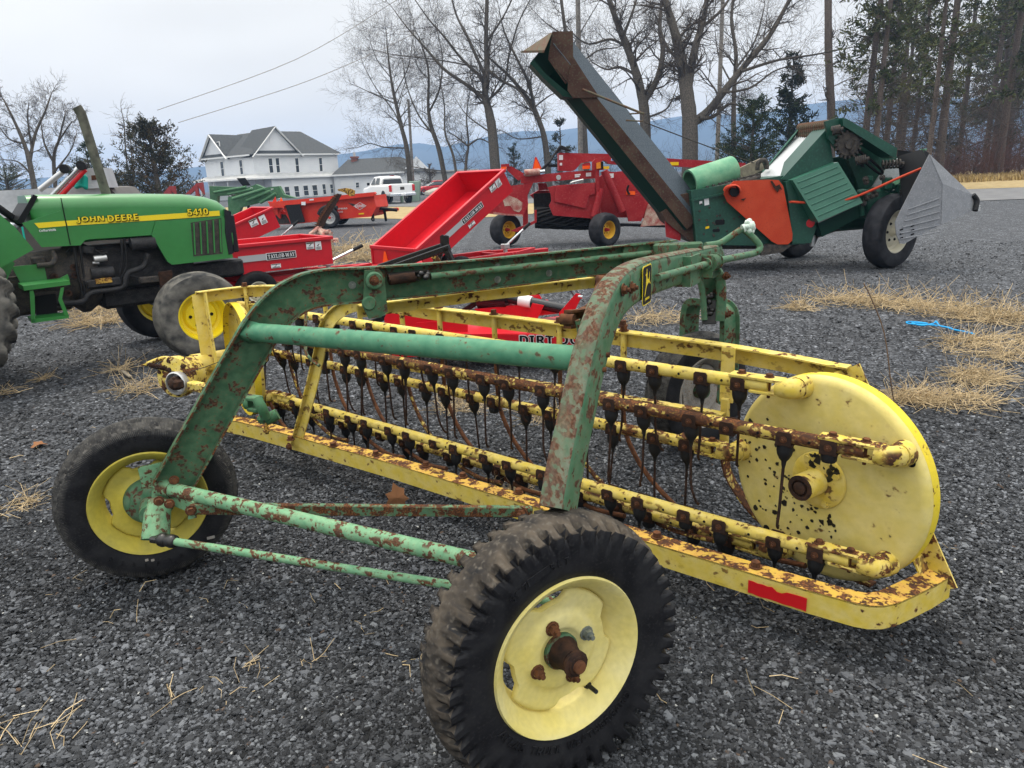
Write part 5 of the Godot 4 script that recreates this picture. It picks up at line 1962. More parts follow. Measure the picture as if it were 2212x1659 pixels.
	b = B.new()
	pan(b, [64, 628, 72, 627, 75, 640, 76, 696, 68, 698], p + Z * 0.31, Z, 0.012)
	pan(b, [131, 622, 139, 620, 134, 645, 149, 682, 141, 684, 126, 648], p + Z * 0.31, Z, 0.012)
	pan(b, [68, 690, 149, 681, 149, 687, 70, 698], p + Z * 0.31, Z, 0.22)
	obj("step", b, "jd_green", t, base)
	b = B.new()
	pan(b, [75, 640, 120, 634, 126, 690, 80, 694], p + Z * 0.04, Z, 0.02)
	obj("step_plate", b, "black", t, base)
	# fenders
	b = B.new()
	for s in [1.0, -1.0]:
		var arc := PackedVector3Array()
		for i in 12:
			var an := deg_to_rad(20.0 + i * 12.0)
			arc.append(cx.call(-2.09 + cos(an) * 0.86, 0.70 + sin(an) * 0.86, 0.62 * s))
		b.sweep(arc, V2([-0.25, -0.012, 0.25, -0.012, 0.25, 0.012, -0.25, 0.012]), F.cross(Vector3.UP), null, 0.99)
		var inner := V2([])
		for i in 12:
			var an := deg_to_rad(20.0 + i * 12.0)
			inner.append(Vector2(-2.09 + cos(an) * 0.86, 0.70 + sin(an) * 0.86))
		inner.append(Vector2(-2.6, 0.75))
		inner.append(Vector2(-1.45, 0.72))
		b.prism(inner, mid + Z * 0.40 * s, F, Vector3.UP, Z * 0.015)
	obj("fender", b, "jd_green", t, base)
	# seat, steering wheel, pedals
	b = B.new()
	b.box(cx.call(-1.95, 1.05, 0.0), F * 0.22, Vector3(0, 0.05, 0), Z * 0.22, 0.03)
	b.box(cx.call(-2.18, 1.30, 0.0), F * 0.05, Vector3(0, 0.22, 0), Z * 0.22, 0.03)
	obj("driver_seat", b, "black", t, base)
	b = B.new()
	var sw: Vector3 = cx.call(-1.30, 1.60, 0.0)
	var sax := (F * -0.45 + Vector3(0, 0.9, 0)).normalized()
	var f := b.ring_frame(sax)
	var ring := PackedVector3Array()
	for i in 33:
		ring.append(sw + (f[0] * cos(TAU * i / 32) + f[1] * sin(TAU * i / 32)) * 0.20)
	b.tube(ring, 0.016, 8)
	for i in 3:
		b.cyl(sw - sax * 0.04, sw + (f[0] * cos(TAU * i / 3) + f[1] * sin(TAU * i / 3)) * 0.20, 0.012, 6)
	b.cyl(sw - sax * 0.05, cx.call(-1.02, 1.28, 0.0), 0.03, 10)
	b.ball(sw - sax * 0.03, Vector3(0.05, 0.04, 0.05), 10)
	obj("steering_wheel", b, "black", t, base)
	b = B.new()
	b.tube(curve([vp(110, 540, p - Z * 0.04, Z), vp(118, 556, p - Z * 0.02, Z), vp(112, 570, p, Z), vp(90, 573, p, Z), vp(80, 574, p, Z)], 5), 0.022, 8)
	b.box(vp(83, 562, p - Z * 0.1, Z), F * 0.05, Vector3(0, 0.03, 0), Z * 0.06, 0.01)
	obj("brake_pedal", b, "iron", t, base)
	# exhaust stack
	b = B.new()
	var e0 := vp(231, 424, mid, Z)
	var e1 := vp(178, 254, mid, Z)
	var ed := (e1 - e0).normalized()
	b.tube(curve([e0 - ed * 0.05, e0.lerp(e1, 0.5), e1, e1 + ed * 0.05 - F * 0.006, e1 + ed * 0.09 - F * 0.02], 5), 0.040, 18)
	obj("exhaust_stack", b, "exhaust", t, base)
	tank()

func tank():
	var c := gp(60, 560, 0.0)
	c = Vector3(-8.2, 0, -9.6)
	var t := thing("spreader_tank", "stainless steel spreader tank with aluminium poles standing behind the green tractor", "tank", c)
	var n := Vector3(0.25, 0, 0.97).normalized()
	var p := c
	var b := B.new()
	pan(b, [-140, 425, 0, 411, 170, 403, 215, 402, 235, 404, 300, 470, 240, 560, 40, 590, -140, 600], p - n * 0.15, n, 1.6)
	obj("hopper", b, "tank_dirt", t, c)
	b = B.new()
	pan(b, [-140, 424, 0, 412, 170, 403, 226, 401, 226, 420, 60, 428, 50, 470, -140, 474], p, n, 0.14)
	obj("hopper_rim", b, "stainless", t, c)
	b = B.new()
	pan(b, [178, 368, 192, 363, 222, 362, 236, 405, 184, 408], p + n * 0.1, n, 0.5)
	obj("mast_box", b, "stainless", t, c)
	b = B.new()
	pan(b, [197, 379, 208, 378, 209, 388, 198, 389], p + n * 0.115, n, 0.014)
	obj("rusty_plate", b, "rust", t, c)
	b = B.new()
	for k in 6:
		b.tube(curve([vp(165, 384 + k * 4, p + n * 0.05, n), vp(178, 380 + k * 4, p + n * 0.16, n), vp(186, 386 + k * 4, p + n * 0.1, n)], 4), 0.028, 8)
	obj("coiled_hose", b, "hose_green", t, c)
	for q in [[[100, 436], [176, 357], "chrome", 0.035], [[110, 446], [185, 366], "reflector_red", 0.03], [[86, 410], [142, 366], "zinc", 0.035], [[-6, 520], [56, 466], "chrome", 0.06]]:
		b = B.new()
		b.cyl(vp(q[0][0], q[0][1], p + n * 0.25, n), vp(q[1][0], q[1][1], p + n * 0.25, n), q[3], 14)
		obj("pole", b, q[2], t, c)
	b = B.new()
	for q in [[177, 358], [141, 365]]:
		var o := vp(q[0], q[1], p + n * 0.25, n)
		b.tube(V3([o - n * 0.05, o + n * 0.05]), 0.06, 14)
	obj("pole_cap", b, "rubber", t, c)
	b = B.new()
	for k in 2:
		b.bar(vp(20 + 180 * k, 580, p - n * 0.5, n), Vector3(vp(20 + 180 * k, 580, p - n * 0.5, n).x, 0, p.z - 0.4), 0.12, 0.12, n)
	obj("stand_leg", b, "iron", t, c)
	b = B.new()
	b.tube(curve([vp(48, 490, p + n * 0.3, n), vp(56, 530, p + n * 0.3, n), vp(65, 560, p + n * 0.3, n)], 4), 0.012, 6)
	obj("tie_cord", b, "hose_green", t, c)
# ---------------------------------------------------------------- red tipping trailers, rotary cutter, sickle mower
func tip_trailer(label: String, P: Vector3, yaw: float, tilt: float, L: float, W: float, h: float, wheel_h: float, tongue: bool) -> Array:
	var d := Vector3(sin(yaw), 0, -cos(yaw))
	var z := Vector3(cos(yaw), 0, sin(yaw))
	var a := d * cos(tilt) + Vector3.UP * sin(tilt)
	var u := -d * sin(tilt) + Vector3.UP * cos(tilt)
	var base := Vector3(P.x, 0, P.z) + d * L * 0.4 - z * W * 0.5
	var t := thing("tipping_trailer", label, "trailer", base, 0.0, "red tipping yard trailers")
	var b := B.new()
	var m := P + a * L / 2 - u * h / 2
	b.box(m - z * 0.012, a * (L / 2), u * (h / 2), z * 0.012)
	b.box(m - z * (W - 0.012), a * (L / 2), u * (h / 2), z * 0.012)
	b.box(P + a * (L - 0.012) - u * h / 2 - z * W / 2, a * 0.012, u * h / 2, z * (W / 2 - 0.025))
	b.box(P + a * L / 2 - u * (h - 0.012) - z * W / 2, a * (L / 2 - 0.03), u * 0.012, z * (W / 2 - 0.025))
	obj("tip_body", b, "trailer_red", t, base)
	b = B.new()
	for s in [0.0, 1.0]:
		b.box(P + a * L / 2 - z * (W * s) + z * (0.012 - 0.024 * s) + u * 0.004, a * (L / 2 + 0.02), u * 0.022, z * 0.026, 0.006)
	b.box(P + a * L - z * W / 2 + u * 0.004, a * 0.024, u * 0.022, z * (W / 2 - 0.02), 0.006)
	obj("body_rim", b, "trailer_red", t, base)
	# the tailgate hangs upright when tipped
	b = B.new()
	var gu := Vector3.UP
	b.box(P - d * 0.03 - gu * h * 0.48 - z * W / 2, d * 0.012, gu * h * 0.47, z * (W / 2 + 0.01))
	b.box(P - d * 0.035 + gu * 0.0 - z * W / 2, d * 0.025, gu * 0.025, z * (W / 2 + 0.035), 0.006)
	for s in [0.0, 1.0]:
		b.box(P - d * 0.035 - gu * h * 0.45 - z * W * s, d * 0.02, gu * h * 0.45, z * 0.022, 0.004)
	obj("tailgate", b, "trailer_red", t, base)
	# chassis
	b = B.new()
	var c0 := Vector3(P.x, wheel_h + 0.10, P.z)
	for s in [0.22, 0.78]:
		b.bar(c0 - z * W * s - d * 0.1, c0 - z * W * s + d * (L + 0.1), 0.06, 0.10, Vector3.UP, 0.006)
	for s in [0.1, 0.5, 0.95]:
		b.bar(c0 - z * W * 0.2 + d * L * s, c0 - z * W * 0.8 + d * L * s, 0.05, 0.07, Vector3.UP, 0.006)
	if tongue:
		b.bar(c0 - z * W * 0.5 + d * (L - 0.1) - Vector3(0, 0.03, 0), c0 - z * W * 0.5 + d * (L + 1.1) - Vector3(0, 0.05, 0), 0.09, 0.10, Vector3.UP, 0.008)
		b.bar(c0 - z * W * 0.2 + d * (L - 0.0), c0 - z * W * 0.5 + d * (L + 0.8), 0.05, 0.08, Vector3.UP, 0.006)
		b.bar(c0 - z * W * 0.8 + d * (L - 0.0), c0 - z * W * 0.5 + d * (L + 0.8), 0.05, 0.08, Vector3.UP, 0.006)
	obj("chassis", b, "trailer_red", t, base)
	for s in [0.02, 0.98]:
		wheel(t, Vector3(P.x, wheel_h, P.z) + d * L * 0.40 - z * W * s, z * (1.0 if s < 0.5 else -1.0), wheel_h, wheel_h * 0.5, 0.18, "rubber", "rim_white", 0, base)
	# jack with its lever
	b = B.new()
	var j := c0 - z * W * 0.45 + d * (L + 0.12)
	b.cyl(j - Vector3(0, 0.05, 0), j + Vector3(0, 0.16, 0), 0.035, 12)
	b.box(j + Vector3(0, 0.12, 0), d * 0.06, Vector3(0, 0.04, 0), z * 0.05, 0.01)
	obj("jack", b, "zinc", t, base)
	b = B.new()
	var jl := (d * 0.75 + z * 0.30 + Vector3(0, 0.62, 0)).normalized() if not tongue or tilt > 0.3 else (d * 0.9 + z * 0.1 + Vector3(0, 0.32, 0)).normalized()
	b.cyl(j + Vector3(0, 0.12, 0), j + Vector3(0, 0.12, 0) + jl * 0.42, 0.018, 10)
	var lever := obj("jack_lever", b, "chrome", t, base)
	b = B.new()
	b.cyl(j + Vector3(0, 0.12, 0) + jl * 0.40, j + Vector3(0, 0.12, 0) + jl * 0.55, 0.025, 10)
	var gp2 := obj("lever_grip", b, "rubber", lever)
	gp2.position = -base
	return [t, base, d, z, a, u]
func side_decals(t: Node3D, base: Vector3, P: Vector3, a: Vector3, u: Vector3, z: Vector3, x0: float, sx: float, bar0: float):
	# name plate, warning labels and small notice on the near side; x runs along a, y down from the rim
	var b := B.new()
	var at := func(x: float, y: float, o: float) -> Vector3: return P + a * x - u * y + z * o
	b.box(at.call(bar0, 0.152, 0.014), a * 0.22, u * 0.038, z * 0.001)
	var k: MeshInstance3D = obj("name_band", b, "decal_grey", t, base)
	b = B.new()
	b.box(at.call(x0 + sx / 2, 0.152, 0.016), a * (sx / 2 + 0.008), u * 0.043, z * 0.0012)
	obj("name_plate_edge", b, "decal_white", t, base)
	b = B.new()
	b.box(at.call(x0 + sx / 2, 0.152, 0.018), a * sx / 2, u * 0.037, z * 0.0012)
	var pl := obj("name_plate", b, "black", t, base)
	b = B.new()
	letters(b, "TAYLOR-WAY", at.call(x0 + sx / 2, 0.176, 0.0195), a, u, z, 0.046, 0.001, "Droid Serif", 900, 1.0, true)
	var w := 0.0
	for q in b.v:
		w = maxf(w, absf((q - at.call(x0 + sx / 2, 0.176, 0.0195)).dot(a)))
	b = B.new()
	letters(b, "TAYLOR-WAY", at.call(x0 + sx / 2, 0.176, 0.0195), a, u, z, 0.046, 0.001, "Droid Serif", 900, sx * 0.47 / w, true)
	k = obj("name_lettering", b, "decal_white", pl)
	k.position = -base

func notice(t: Node3D, base: Vector3, o: Vector3, fx: Vector3, fy: Vector3, n: Vector3, w: float, h: float, head: String, lines: int):
	var b := B.new()
	b.box(o, fx * w / 2, fy * h / 2, n * 0.001)
	var pl := obj("warning_label", b, "decal_white", t, base)
	if head != "":
		b = B.new()
		b.box(o + fy * h * 0.36 + n * 0.0012, fx * w * 0.46, fy * h * 0.09, n * 0.0008)
		var k := obj("label_heading", b, head, pl)
		k.position = -base
	b = B.new()
	for i in lines:
		b.box(o - fy * h * (0.42 - 0.09 * i) + n * 0.0012, fx * w * 0.38, fy * h * 0.025, n * 0.0008)
	if lines > 2:
		b.box(o + fy * h * 0.08 + n * 0.0012, (fx + fy * 0.6).normalized() * w * 0.24, (fy - fx * 0.6).normalized() * h * 0.035, n * 0.0008)
		b.box(o + fy * h * 0.05 + n * 0.0014, (fx * 0.3 + fy).normalized() * w * 0.16, (fx - fy * 0.3).normalized() * h * 0.04, n * 0.0008)
	var k2 := obj("label_print", b, "iron", pl)
	stuff(k2)
	k2.position = -base

func yard_machines():
	# trailer beside the tractor
	var yaw := deg_to_rad(49.6)
	var d := Vector3(sin(yaw), 0, -cos(yaw))
	var z := Vector3(cos(yaw), 0, sin(yaw))
	var pr := gp(714, 514, 0.84)
	var L := 1.75
	var P := pr - d * L
	var r := tip_trailer("level red tipping trailer with white name plate right beside the tractor", P, yaw, 0.0, L, 0.87, 0.33, 0.27, true)
	var t: Node3D = r[0]
	var base: Vector3 = r[1]
	side_decals(t, base, P, d, Vector3.UP, z, 0.87, 0.37, 0.74)
	notice(t, base, P + d * 1.45 - Vector3.UP * 0.07 + z * 0.014, d, Vector3.UP, z, 0.105, 0.085, "picker_rust", 3)
	notice(t, base, P + d * 1.56 - Vector3.UP * 0.08 + z * 0.014, d, Vector3.UP, z, 0.085, 0.105, "", 4)
	notice(t, base, P + d * 0.97 - Vector3.UP * 0.272 + z * 0.014, d, Vector3.UP, z, 0.125, 0.05, "iron", 3)
	# second trailer, half tipped, farther back
	var th2 := 0.33
	var a2 := d * cos(th2) + Vector3.UP * sin(th2)
	var u2 := -d * sin(th2) + Vector3.UP * cos(th2)
	var ph := dp(587, 450, 13.6)
	var P2 := ph - a2 * 2.0
	r = tip_trailer("half tipped red trailer showing behind the level trailer, nearest the tractor's nose", P2, yaw, th2, 2.0, 0.95, 0.38, 0.28, true)
	notice(r[0], r[1], P2 + a2 * 1.55 - u2 * 0.10 + z * 0.014, a2, u2, z, 0.16, 0.13, "picker_rust", 3)
	notice(r[0], r[1], P2 + a2 * 1.74 - u2 * 0.12 + z * 0.014, a2, u2, z, 0.13, 0.16, "", 4)
	# third trailer fully tipped
	yaw = deg_to_rad(48.75)
	var th := 0.541
	d = Vector3(sin(yaw), 0, -cos(yaw))
	z = Vector3(cos(yaw), 0, sin(yaw))
	var a := d * cos(th) + Vector3.UP * sin(th)
	var u := -d * sin(th) + Vector3.UP * cos(th)
	P = Vector3(-1.225, 0.60, -9.81)
	r = tip_trailer("steeply tipped empty red trailer with name plate in front of the disc mower", P, yaw, th, 1.92, 1.08, 0.34, 0.22, true)
	t = r[0]
	base = r[1]
	side_decals(t, base, P, a, u, z, 0.86, 0.44, 0.68)
	notice(t, base, P + a * 1.60 - u * 0.07 + z * 0.014, a, u, z, 0.12, 0.10, "picker_rust", 3)
	notice(t, base, P + a * 1.73 - u * 0.075 + z * 0.014, a, u, z, 0.10, 0.12, "", 4)
	notice(t, base, P + a * 0.98 - u * 0.275 + z * 0.014, a, u, z, 0.13, 0.055, "iron", 3)
	var b := B.new()
	b.bar(P + d * 0.75 - z * 0.45 - Vector3(0, 0.30, 0), P + a * 0.95 - u * 0.36 - z * 0.45, 0.07, 0.07, z, 0.01)
	b.bar(P + d * 0.85 - z * 0.6 - Vector3(0, 0.30, 0), P + a * 1.05 - u * 0.36 - z * 0.6, 0.05, 0.05, z, 0.01)
	obj("tip_ram", b, "black", t, base)
	b = B.new()
	b.prism(V2([-0.10, -0.10, 0.10, -0.10, 0.02, 0.12, -0.02, 0.12]), P - d * 0.05 - z * 0.72 - Vector3(0, 0.17, 0), z, Vector3.UP, -d * 0.004)
	obj("warning_triangle", b, "orange_glow", t, base)
	rotary_cutter()
	sickle_mower()

func rotary_cutter():
	var h := 0.30
	var c := gp(1080, 712, 0.0)
	var t := thing("rotary_cutter", "low red rotary cutter deck with black hitch frame just behind the rake", "cutter", c)
	var fw := (gp(1165, 721, h) - gp(972, 721, h)).normalized()
	var n := Vector3(fw.z, 0, -fw.x)
	if n.z < 0:
		n = -n
	var p := gp(1165, 721, h)
	var b := B.new()
	pan(b, [832, 724, 1165, 720, 1300, 720, 1320, 690, 1215, 682, 1130, 692, 850, 690], Vector3(0, h, 0), Vector3.UP, 0.02)
	obj("deck", b, "trailer_red", t, c)
	b = B.new()
	pan(b, [830, 726, 1165, 722, 1300, 722, 1300, 765, 830, 772], p + n * 0.004, n, 0.012)
	var sk := obj("deck_skirt", b, "trailer_red", t, c)
	b = B.new()
	pan(b, [830, 688, 838, 670, 876, 664, 960, 676, 975, 690, 975, 708, 886, 722, 832, 722], p - n * 0.15, n, 0.015)
	pan(b, [886, 712, 900, 697, 1010, 690, 1010, 718, 886, 722], p - n * 0.08, n, 0.012)
	obj("rear_plate", b, "trailer_red", t, c)
	for i in 2:
		b = B.new()
		for sh in ([[-1.6, 0.0], [1.6, 0.0], [0.0, -1.6], [0.0, 1.6], [1.2, 1.2], [-1.2, -1.2]] if i == 0 else [[0.0, 0.0]]):
			var dx: float = sh[0]
			var dy: float = sh[1]
			words(b, "DIRT DOG", 1123 + dx, 744 + dy, 1278 + dx, 744 + dy, 19, p + n * (0.006 + 0.003 * i), n, 0.002)
		var k := obj("deck_lettering", b, "decal_white" if i == 0 else "black", sk)
		k.position = -c
	# beams and lugs of the hitch
	b = B.new()
	pan(b, [1024, 668, 1130, 658, 1175, 656, 1207, 677, 1148, 684, 1060, 690], p - n * 0.45, n, 0.20)
	pan(b, [1138, 684, 1150, 655, 1175, 660, 1160, 690], p - n * 0.38, n, 0.012)
	pan(b, [1207, 676, 1244, 634, 1254, 636, 1252, 650, 1232, 690, 1210, 690], p - n * 0.25, n, 0.014)
	pan(b, [1136, 640, 1148, 628, 1164, 636, 1170, 645, 1158, 660, 1142, 662], p - n * 0.60, n, 0.014)
	obj("hitch_lugs", b, "trailer_red", t, c)
	b = B.new()
	b.cyl(vp(1251, 641, p - n * 0.22, n), vp(1260, 642, p - n * 0.18, n), 0.014, 8)
	obj("hitch_pin", b, "chrome", t, c)
	b = B.new()
	b.cyl(vp(1086, 641, p - n * 0.5, n), vp(1240, 672, p - n * 0.42, n), 0.045, 16)
	b.tube(V3([vp(1040, 640, p - n * 0.55, n), vp(1098, 645, p - n * 0.5, n)]), [0.12, 0.085], 16)
	obj("drive_shaft", b, "black_gloss", t, c)
	b = B.new()
	b.tube(V3([vp(1122, 648, p - n * 0.48, n), vp(1148, 653, p - n * 0.46, n)]), 0.052, 16)
	obj("shaft_wrap", b, "decal_white", t, c)
	b = B.new()
	b.box(vp(1022, 622, p - n * 0.5, n), Vector3(0.07, 0, 0), Vector3(0, 0.10, 0), Vector3(0, 0, 0.08), 0.01)
	obj("gear_box", b, "rust_yellow", t, c)
	b = B.new()
	for q in [[818, 577, 955, 531, 0.55], [842, 580, 972, 534, 0.15], [1000, 672, 1105, 605, 0.5], [956, 537, 938, 575, 0.55], [962, 535, 980, 572, 0.15], [790, 700, 880, 668, 0.4]]:
		b.bar(vp(q[0], q[1], p - n * q[4], n), vp(q[2], q[3], p - n * q[4], n), 0.05, 0.05, Vector3.UP, 0.006)
	b.tube(curve([vp(1200, 585, p - n * 0.9, n), vp(1222, 610, p - n * 0.8, n), vp(1240, 630, p - n * 0.6, n), vp(1248, 645, p - n * 0.4, n)], 4), 0.03, 6)
	b.tube(curve([vp(1160, 590, p - n * 1.0, n), vp(1156, 620, p - n * 0.8, n), vp(1152, 632, p - n * 0.7, n)], 4), 0.03, 6)
	obj("hitch_frame", b, "black_gloss", t, c)
	b = B.new()
	pan(b, [950, 510, 955, 507, 960, 509, 960, 536, 951, 536], p - n * 0.56, n, 0.014)
	pan(b, [957, 511, 962, 508, 969, 510, 970, 540, 959, 540], p - n * 0.16, n, 0.014)
	obj("mast_plate", b, "black_gloss", t, c)
	b = B.new()
	pan(b, [926, 548, 937, 541, 953, 566, 940, 570], p - n * 0.30, n, 0.012)
	obj("rusty_tab", b, "rust_yellow", t, c)

func sickle_mower():
	var g := gp(702, 516, 0.0)
	var t := thing("sickle_mower", "rusty toothed sickle bar raised upright on a small red frame", "mower", g)
	var n := Vector3(0, 0, 1)
	var p := g
	var b := B.new()
	pan(b, [678, 500, 690, 468, 707, 438, 728, 418, 738, 420, 724, 444, 704, 478, 692, 506], p, n, 0.05)
	obj("cutter_bar", b, "rust_dark", t, g)
	for k in 17:
		b = B.new()
		var u := k / 16.0
		var x := lerpf(683, 729, u) - 8.0 * sin(u * PI) * 0.3
		var y := lerpf(496, 421, pow(u, 0.9))
		pan(b, [x, y - 2.4, x - 9, y + 0.6, x - 8, y + 2, x, y + 2.2], p + n * 0.02, n, 0.03)
		obj("guard_tooth", b, "rust", t, g)
	b = B.new()
	pan(b, [729, 409, 745, 406, 758, 408, 766, 412, 765, 423, 757, 424, 744, 416, 730, 412], p + n * 0.02, n, 0.10)
	obj("end_shoe", b, "rust_top", t, g)
	b = B.new()
	for q in [[688, 492, 668, 508], [688, 494, 700, 510], [690, 496, 716, 505], [684, 505, 712, 500]]:
		b.cyl(vp(q[0], q[1], p, n), vp(q[2], q[3], p + n * 0.3, n), 0.06, 8)
	b.cyl(vp(688, 490, p, n), vp(690, 500, p, n), 0.09, 10)
	b.box(vp(722, 532, p + n * 1.2, n), Vector3(0.13, 0, 0), Vector3(0, 0.22, 0), Vector3(0, 0, 0.1), 0.03)
	b.cyl(vp(716, 538, p + n * 1.3, n), vp(728, 522, p + n * 1.3, n), 0.06, 10)
	b.bar(vp(722, 540, p + n * 1.2, n), vp(700, 505, p + n * 0.1, n), 0.1, 0.08)
	obj("mower_frame", b, "nh_worn", t, g)
# ---------------------------------------------------------------- corn picker
func corn_picker():
	var g := gp(1700, 560, 0.0)
	g = Vector3(4.0, 0, -11.2)
	var t := thing("corn_picker", "dark green corn picker with tall elevator, orange shield and silver snouts", "corn picker", g)
	var N := Vector3(0, 0, 1)
	var p := Vector3(0, 0, -10.6)
	var b: B
	var k: MeshInstance3D
	# husking bed side and chassis
	b = B.new()
	pan(b, [1492, 412, 1580, 397, 1700, 378, 1718, 396, 1740, 528, 1660, 531, 1506, 529], p - N * 0.10, N, 1.1)
	obj("bed_side", b, "picker_green", t, g)
	b = B.new()
	b.bar(vp(1492, 433, p - N * 0.08, N), vp(1582, 415, p - N * 0.08, N), 0.03, 0.03)
	b.bar(vp(1494, 414, p - N * 0.08, N), vp(1506, 526, p - N * 0.08, N), 0.03, 0.05, N)
	obj("bed_rib", b, "picker_green", t, g)
	for q in [[1555, 480, 9], [1547, 498, 7]]:
		b = B.new()
		b.prism(rrect(0.001 + q[2] * 0.0155, 0.075 if q[2] == 9 else 0.045, 0.02), vp(q[0], q[1], p - N * 0.097, N), Vector3.RIGHT, Vector3.UP, N * 0.004)
		obj("side_slot", b, "black", t, g)
	b = B.new()
	pan(b, [1524, 490, 1532, 488, 1532, 493, 1524, 495], p - N * 0.095, N, 0.004)
	obj("yellow_sticker", b, "label_yellow", t, g)
	b = B.new()
	pan(b, [1521, 430, 1531, 428, 1532, 442, 1522, 444], p - N * 0.095, N, 0.004)
	pan(b, [1511, 435, 1517, 434, 1517, 440, 1511, 441], p - N * 0.095, N, 0.004)
	obj("white_sticker", b, "decal_white", t, g)
	b = B.new()
	for i in 22:
		b.bolt(vp(rng.randf_range(1508, 1600), rng.randf_range(430, 515), p - N * 0.098, N), N, 0.012, 0.012, false)
	k = obj("side_bolts", b, "iron", t, g)
	stuff(k)
	b = B.new()
	pan(b, [1500, 528, 1690, 528, 1800, 488, 1860, 470, 1862, 478, 1810, 498, 1700, 538, 1500, 538], p - N * 0.3, N, 0.15)
	pan(b, [1640, 538, 1662, 528, 1710, 530, 1690, 545, 1645, 552], p + N * 0.05, N, 0.2)
	obj("chassis", b, "iron", t, g)
	b = B.new()
	b.cyl(vp(1756, 508, p - N * 0.1, N), Vector3(vp(1756, 508, p - N * 0.1, N).x, 0.32, p.z - 0.1), 0.035, 10)
	obj("park_stand", b, "zinc", t, g)
	# orange shield with its pipe stub
	b = B.new()
	pan(b, [1586, 391, 1660, 388, 1682, 389, 1692, 402, 1712, 505, 1711, 520, 1702, 528, 1680, 528, 1668, 522, 1571, 436, 1564, 420, 1566, 408], p + N * 0.06, N, 0.02)
	obj("orange_shield", b, "picker_orange", t, g)
	b = B.new()
	b.tube(V3([vp(1588, 412, p + N * 0.05, N), vp(1586, 414, p + N * 0.22, N)]), 0.085, 20, false)
	b.tube(curve([vp(1566, 412, p + N * 0.10, N), vp(1572, 404, p + N * 0.13, N), vp(1590, 402, p + N * 0.16, N)], 4), 0.03, 8)
	obj("shaft_tunnel", b, "picker_orange", t, g)
	b = B.new()
	b.lathe(vp(1587, 414, p + N * 0.17, N), N, [[0.0, 0.0], [0.07, 0.0]], 18)
	obj("tunnel_dark", b, "black", t, g)
	# light green round cover, husking rolls, board
	b = B.new()
	var c0 := vp(1490, 396, p - N * 0.35, N)
	var c1 := vp(1582, 366, p - N * 0.55, N)
	b.lathe(c0, (c1 - c0).normalized(), [[0.17, 0.0], [0.20, 0.0], [0.20, (c1 - c0).length()], [0.0, (c1 - c0).length()]], 32)
	obj("round_cover", b, "picker_light", t, g)
	b = B.new()
	for i in 3:
		b.cyl(vp(1530, 412, p - N * (0.2 + 0.12 * i), N), vp(1640, 384, p - N * (0.2 + 0.12 * i), N), 0.045, 10)
	for i in 26:
		var u := i / 25.0
		var o := vp(lerpf(1528, 1640, u), lerpf(407, 379, u), p - N * (0.2 + 0.12 * (i % 3)), N)
		b.box(o, Vector3(0.02, 0.0, 0), Vector3(0, 0.035, 0), Vector3(0, 0, 0.02), 0.004)
	k = obj("husking_rolls", b, "iron", t, g)
	b = B.new()
	b.bar(vp(1598, 376, p - N * 1.0, N), vp(1646, 354, p - N * 1.0, N), 0.06, 0.18)
	obj("wooden_board", b, "wood_board", t, g)
	b = B.new()
	b.tube(curve([vp(1636, 368, p - N * 0.7, N), vp(1638, 352, p - N * 0.7, N), vp(1648, 346, p - N * 0.7, N), vp(1656, 352, p - N * 0.7, N), vp(1656, 366, p - N * 0.7, N)], 4), 0.035, 8)
	obj("feed_roller_arm", b, "iron", t, g)
	# feeder house: galvanised slide with green cheeks
	var rear := N * 0.95
	var sl0 := vp(1672, 385, p - N * 0.15, N)
	var sl1 := vp(1739, 388, p + N * 0.25, N)
	b = B.new()
	var e0 := vp(1636, 387, p - N * 0.10, N)
	var ea := [vp(1633, 387, p - N * 0.8, N), vp(1720, 293, p - N * 1.2, N), vp(1777, 287, p - N * 0.45, N), vp(1688, 386, p - N * 0.10, N)]
	# quad slide
	b.fq(ea[0], ea[1], ea[2], ea[3], (ea[0] + ea[2]) / 2 - Vector3(0, 1, 0.3))
	var low := Vector3(0.01, -0.03, -0.02)
	b.fq(ea[0] + low, ea[1] + low, ea[2] + low, ea[3] + low, (ea[0] + ea[2]) / 2 + Vector3(0, 1, 0.3))
	b.fq(ea[0], ea[3], ea[3] + low, ea[0] + low, (ea[1] + ea[2]) / 2)
	b.fq(ea[3], ea[2], ea[2] + low, ea[3] + low, ea[0])
	obj("galvanised_slide", b, "galv_bright", t, g)
	b = B.new()
	b.bar(vp(1646, 376, p - N * 0.9, N), vp(1730, 276, p - N * 1.15, N), 0.02, 0.13, Vector3(0.6, 1, 0.2))
	obj("slide_cheek", b, "picker_mid", t, g)
	b = B.new()
	pan(b, [1688, 387, 1777, 288, 1788, 276, 1800, 348, 1806, 366, 1708, 390], p - N * 0.06, N, 0.5)
	obj("feeder_house", b, "picker_green", t, g)
	b = B.new()
	for i in 3:
		b.cyl(vp(1728, 277 + i * 8, p - N * 1.15, N), vp(1786, 270 + i * 8, p - N * 0.2, N), 0.055, 10)
		for j in 14:
			var o := vp(1728, 277 + i * 8, p - N * 1.15, N).lerp(vp(1786, 270 + i * 8, p - N * 0.2, N), j / 13.0)
			b.lathe(o, Vector3(0.3, 0, 0.95).normalized(), [[0.055, -0.02], [0.075, 0.0], [0.055, 0.02]], 10)
	obj("top_rollers", b, "picker_rust", t, g)
	b = B.new()
	pan(b, [1782, 262, 1806, 256, 1822, 254, 1830, 262, 1838, 300, 1852, 330, 1836, 348, 1815, 335, 1790, 300], p + N * 0.02, N, 0.05)
	obj("bearing_plate", b, "picker_green", t, g)
	b = B.new()
	pan(b, [1820, 256, 1828, 256, 1938, 320, 1936, 341, 1926, 338, 1834, 279, 1822, 272], p + N * 0.12, N, 0.35)
	obj("chain_guard", b, "picker_green", t, g)
	b = B.new()
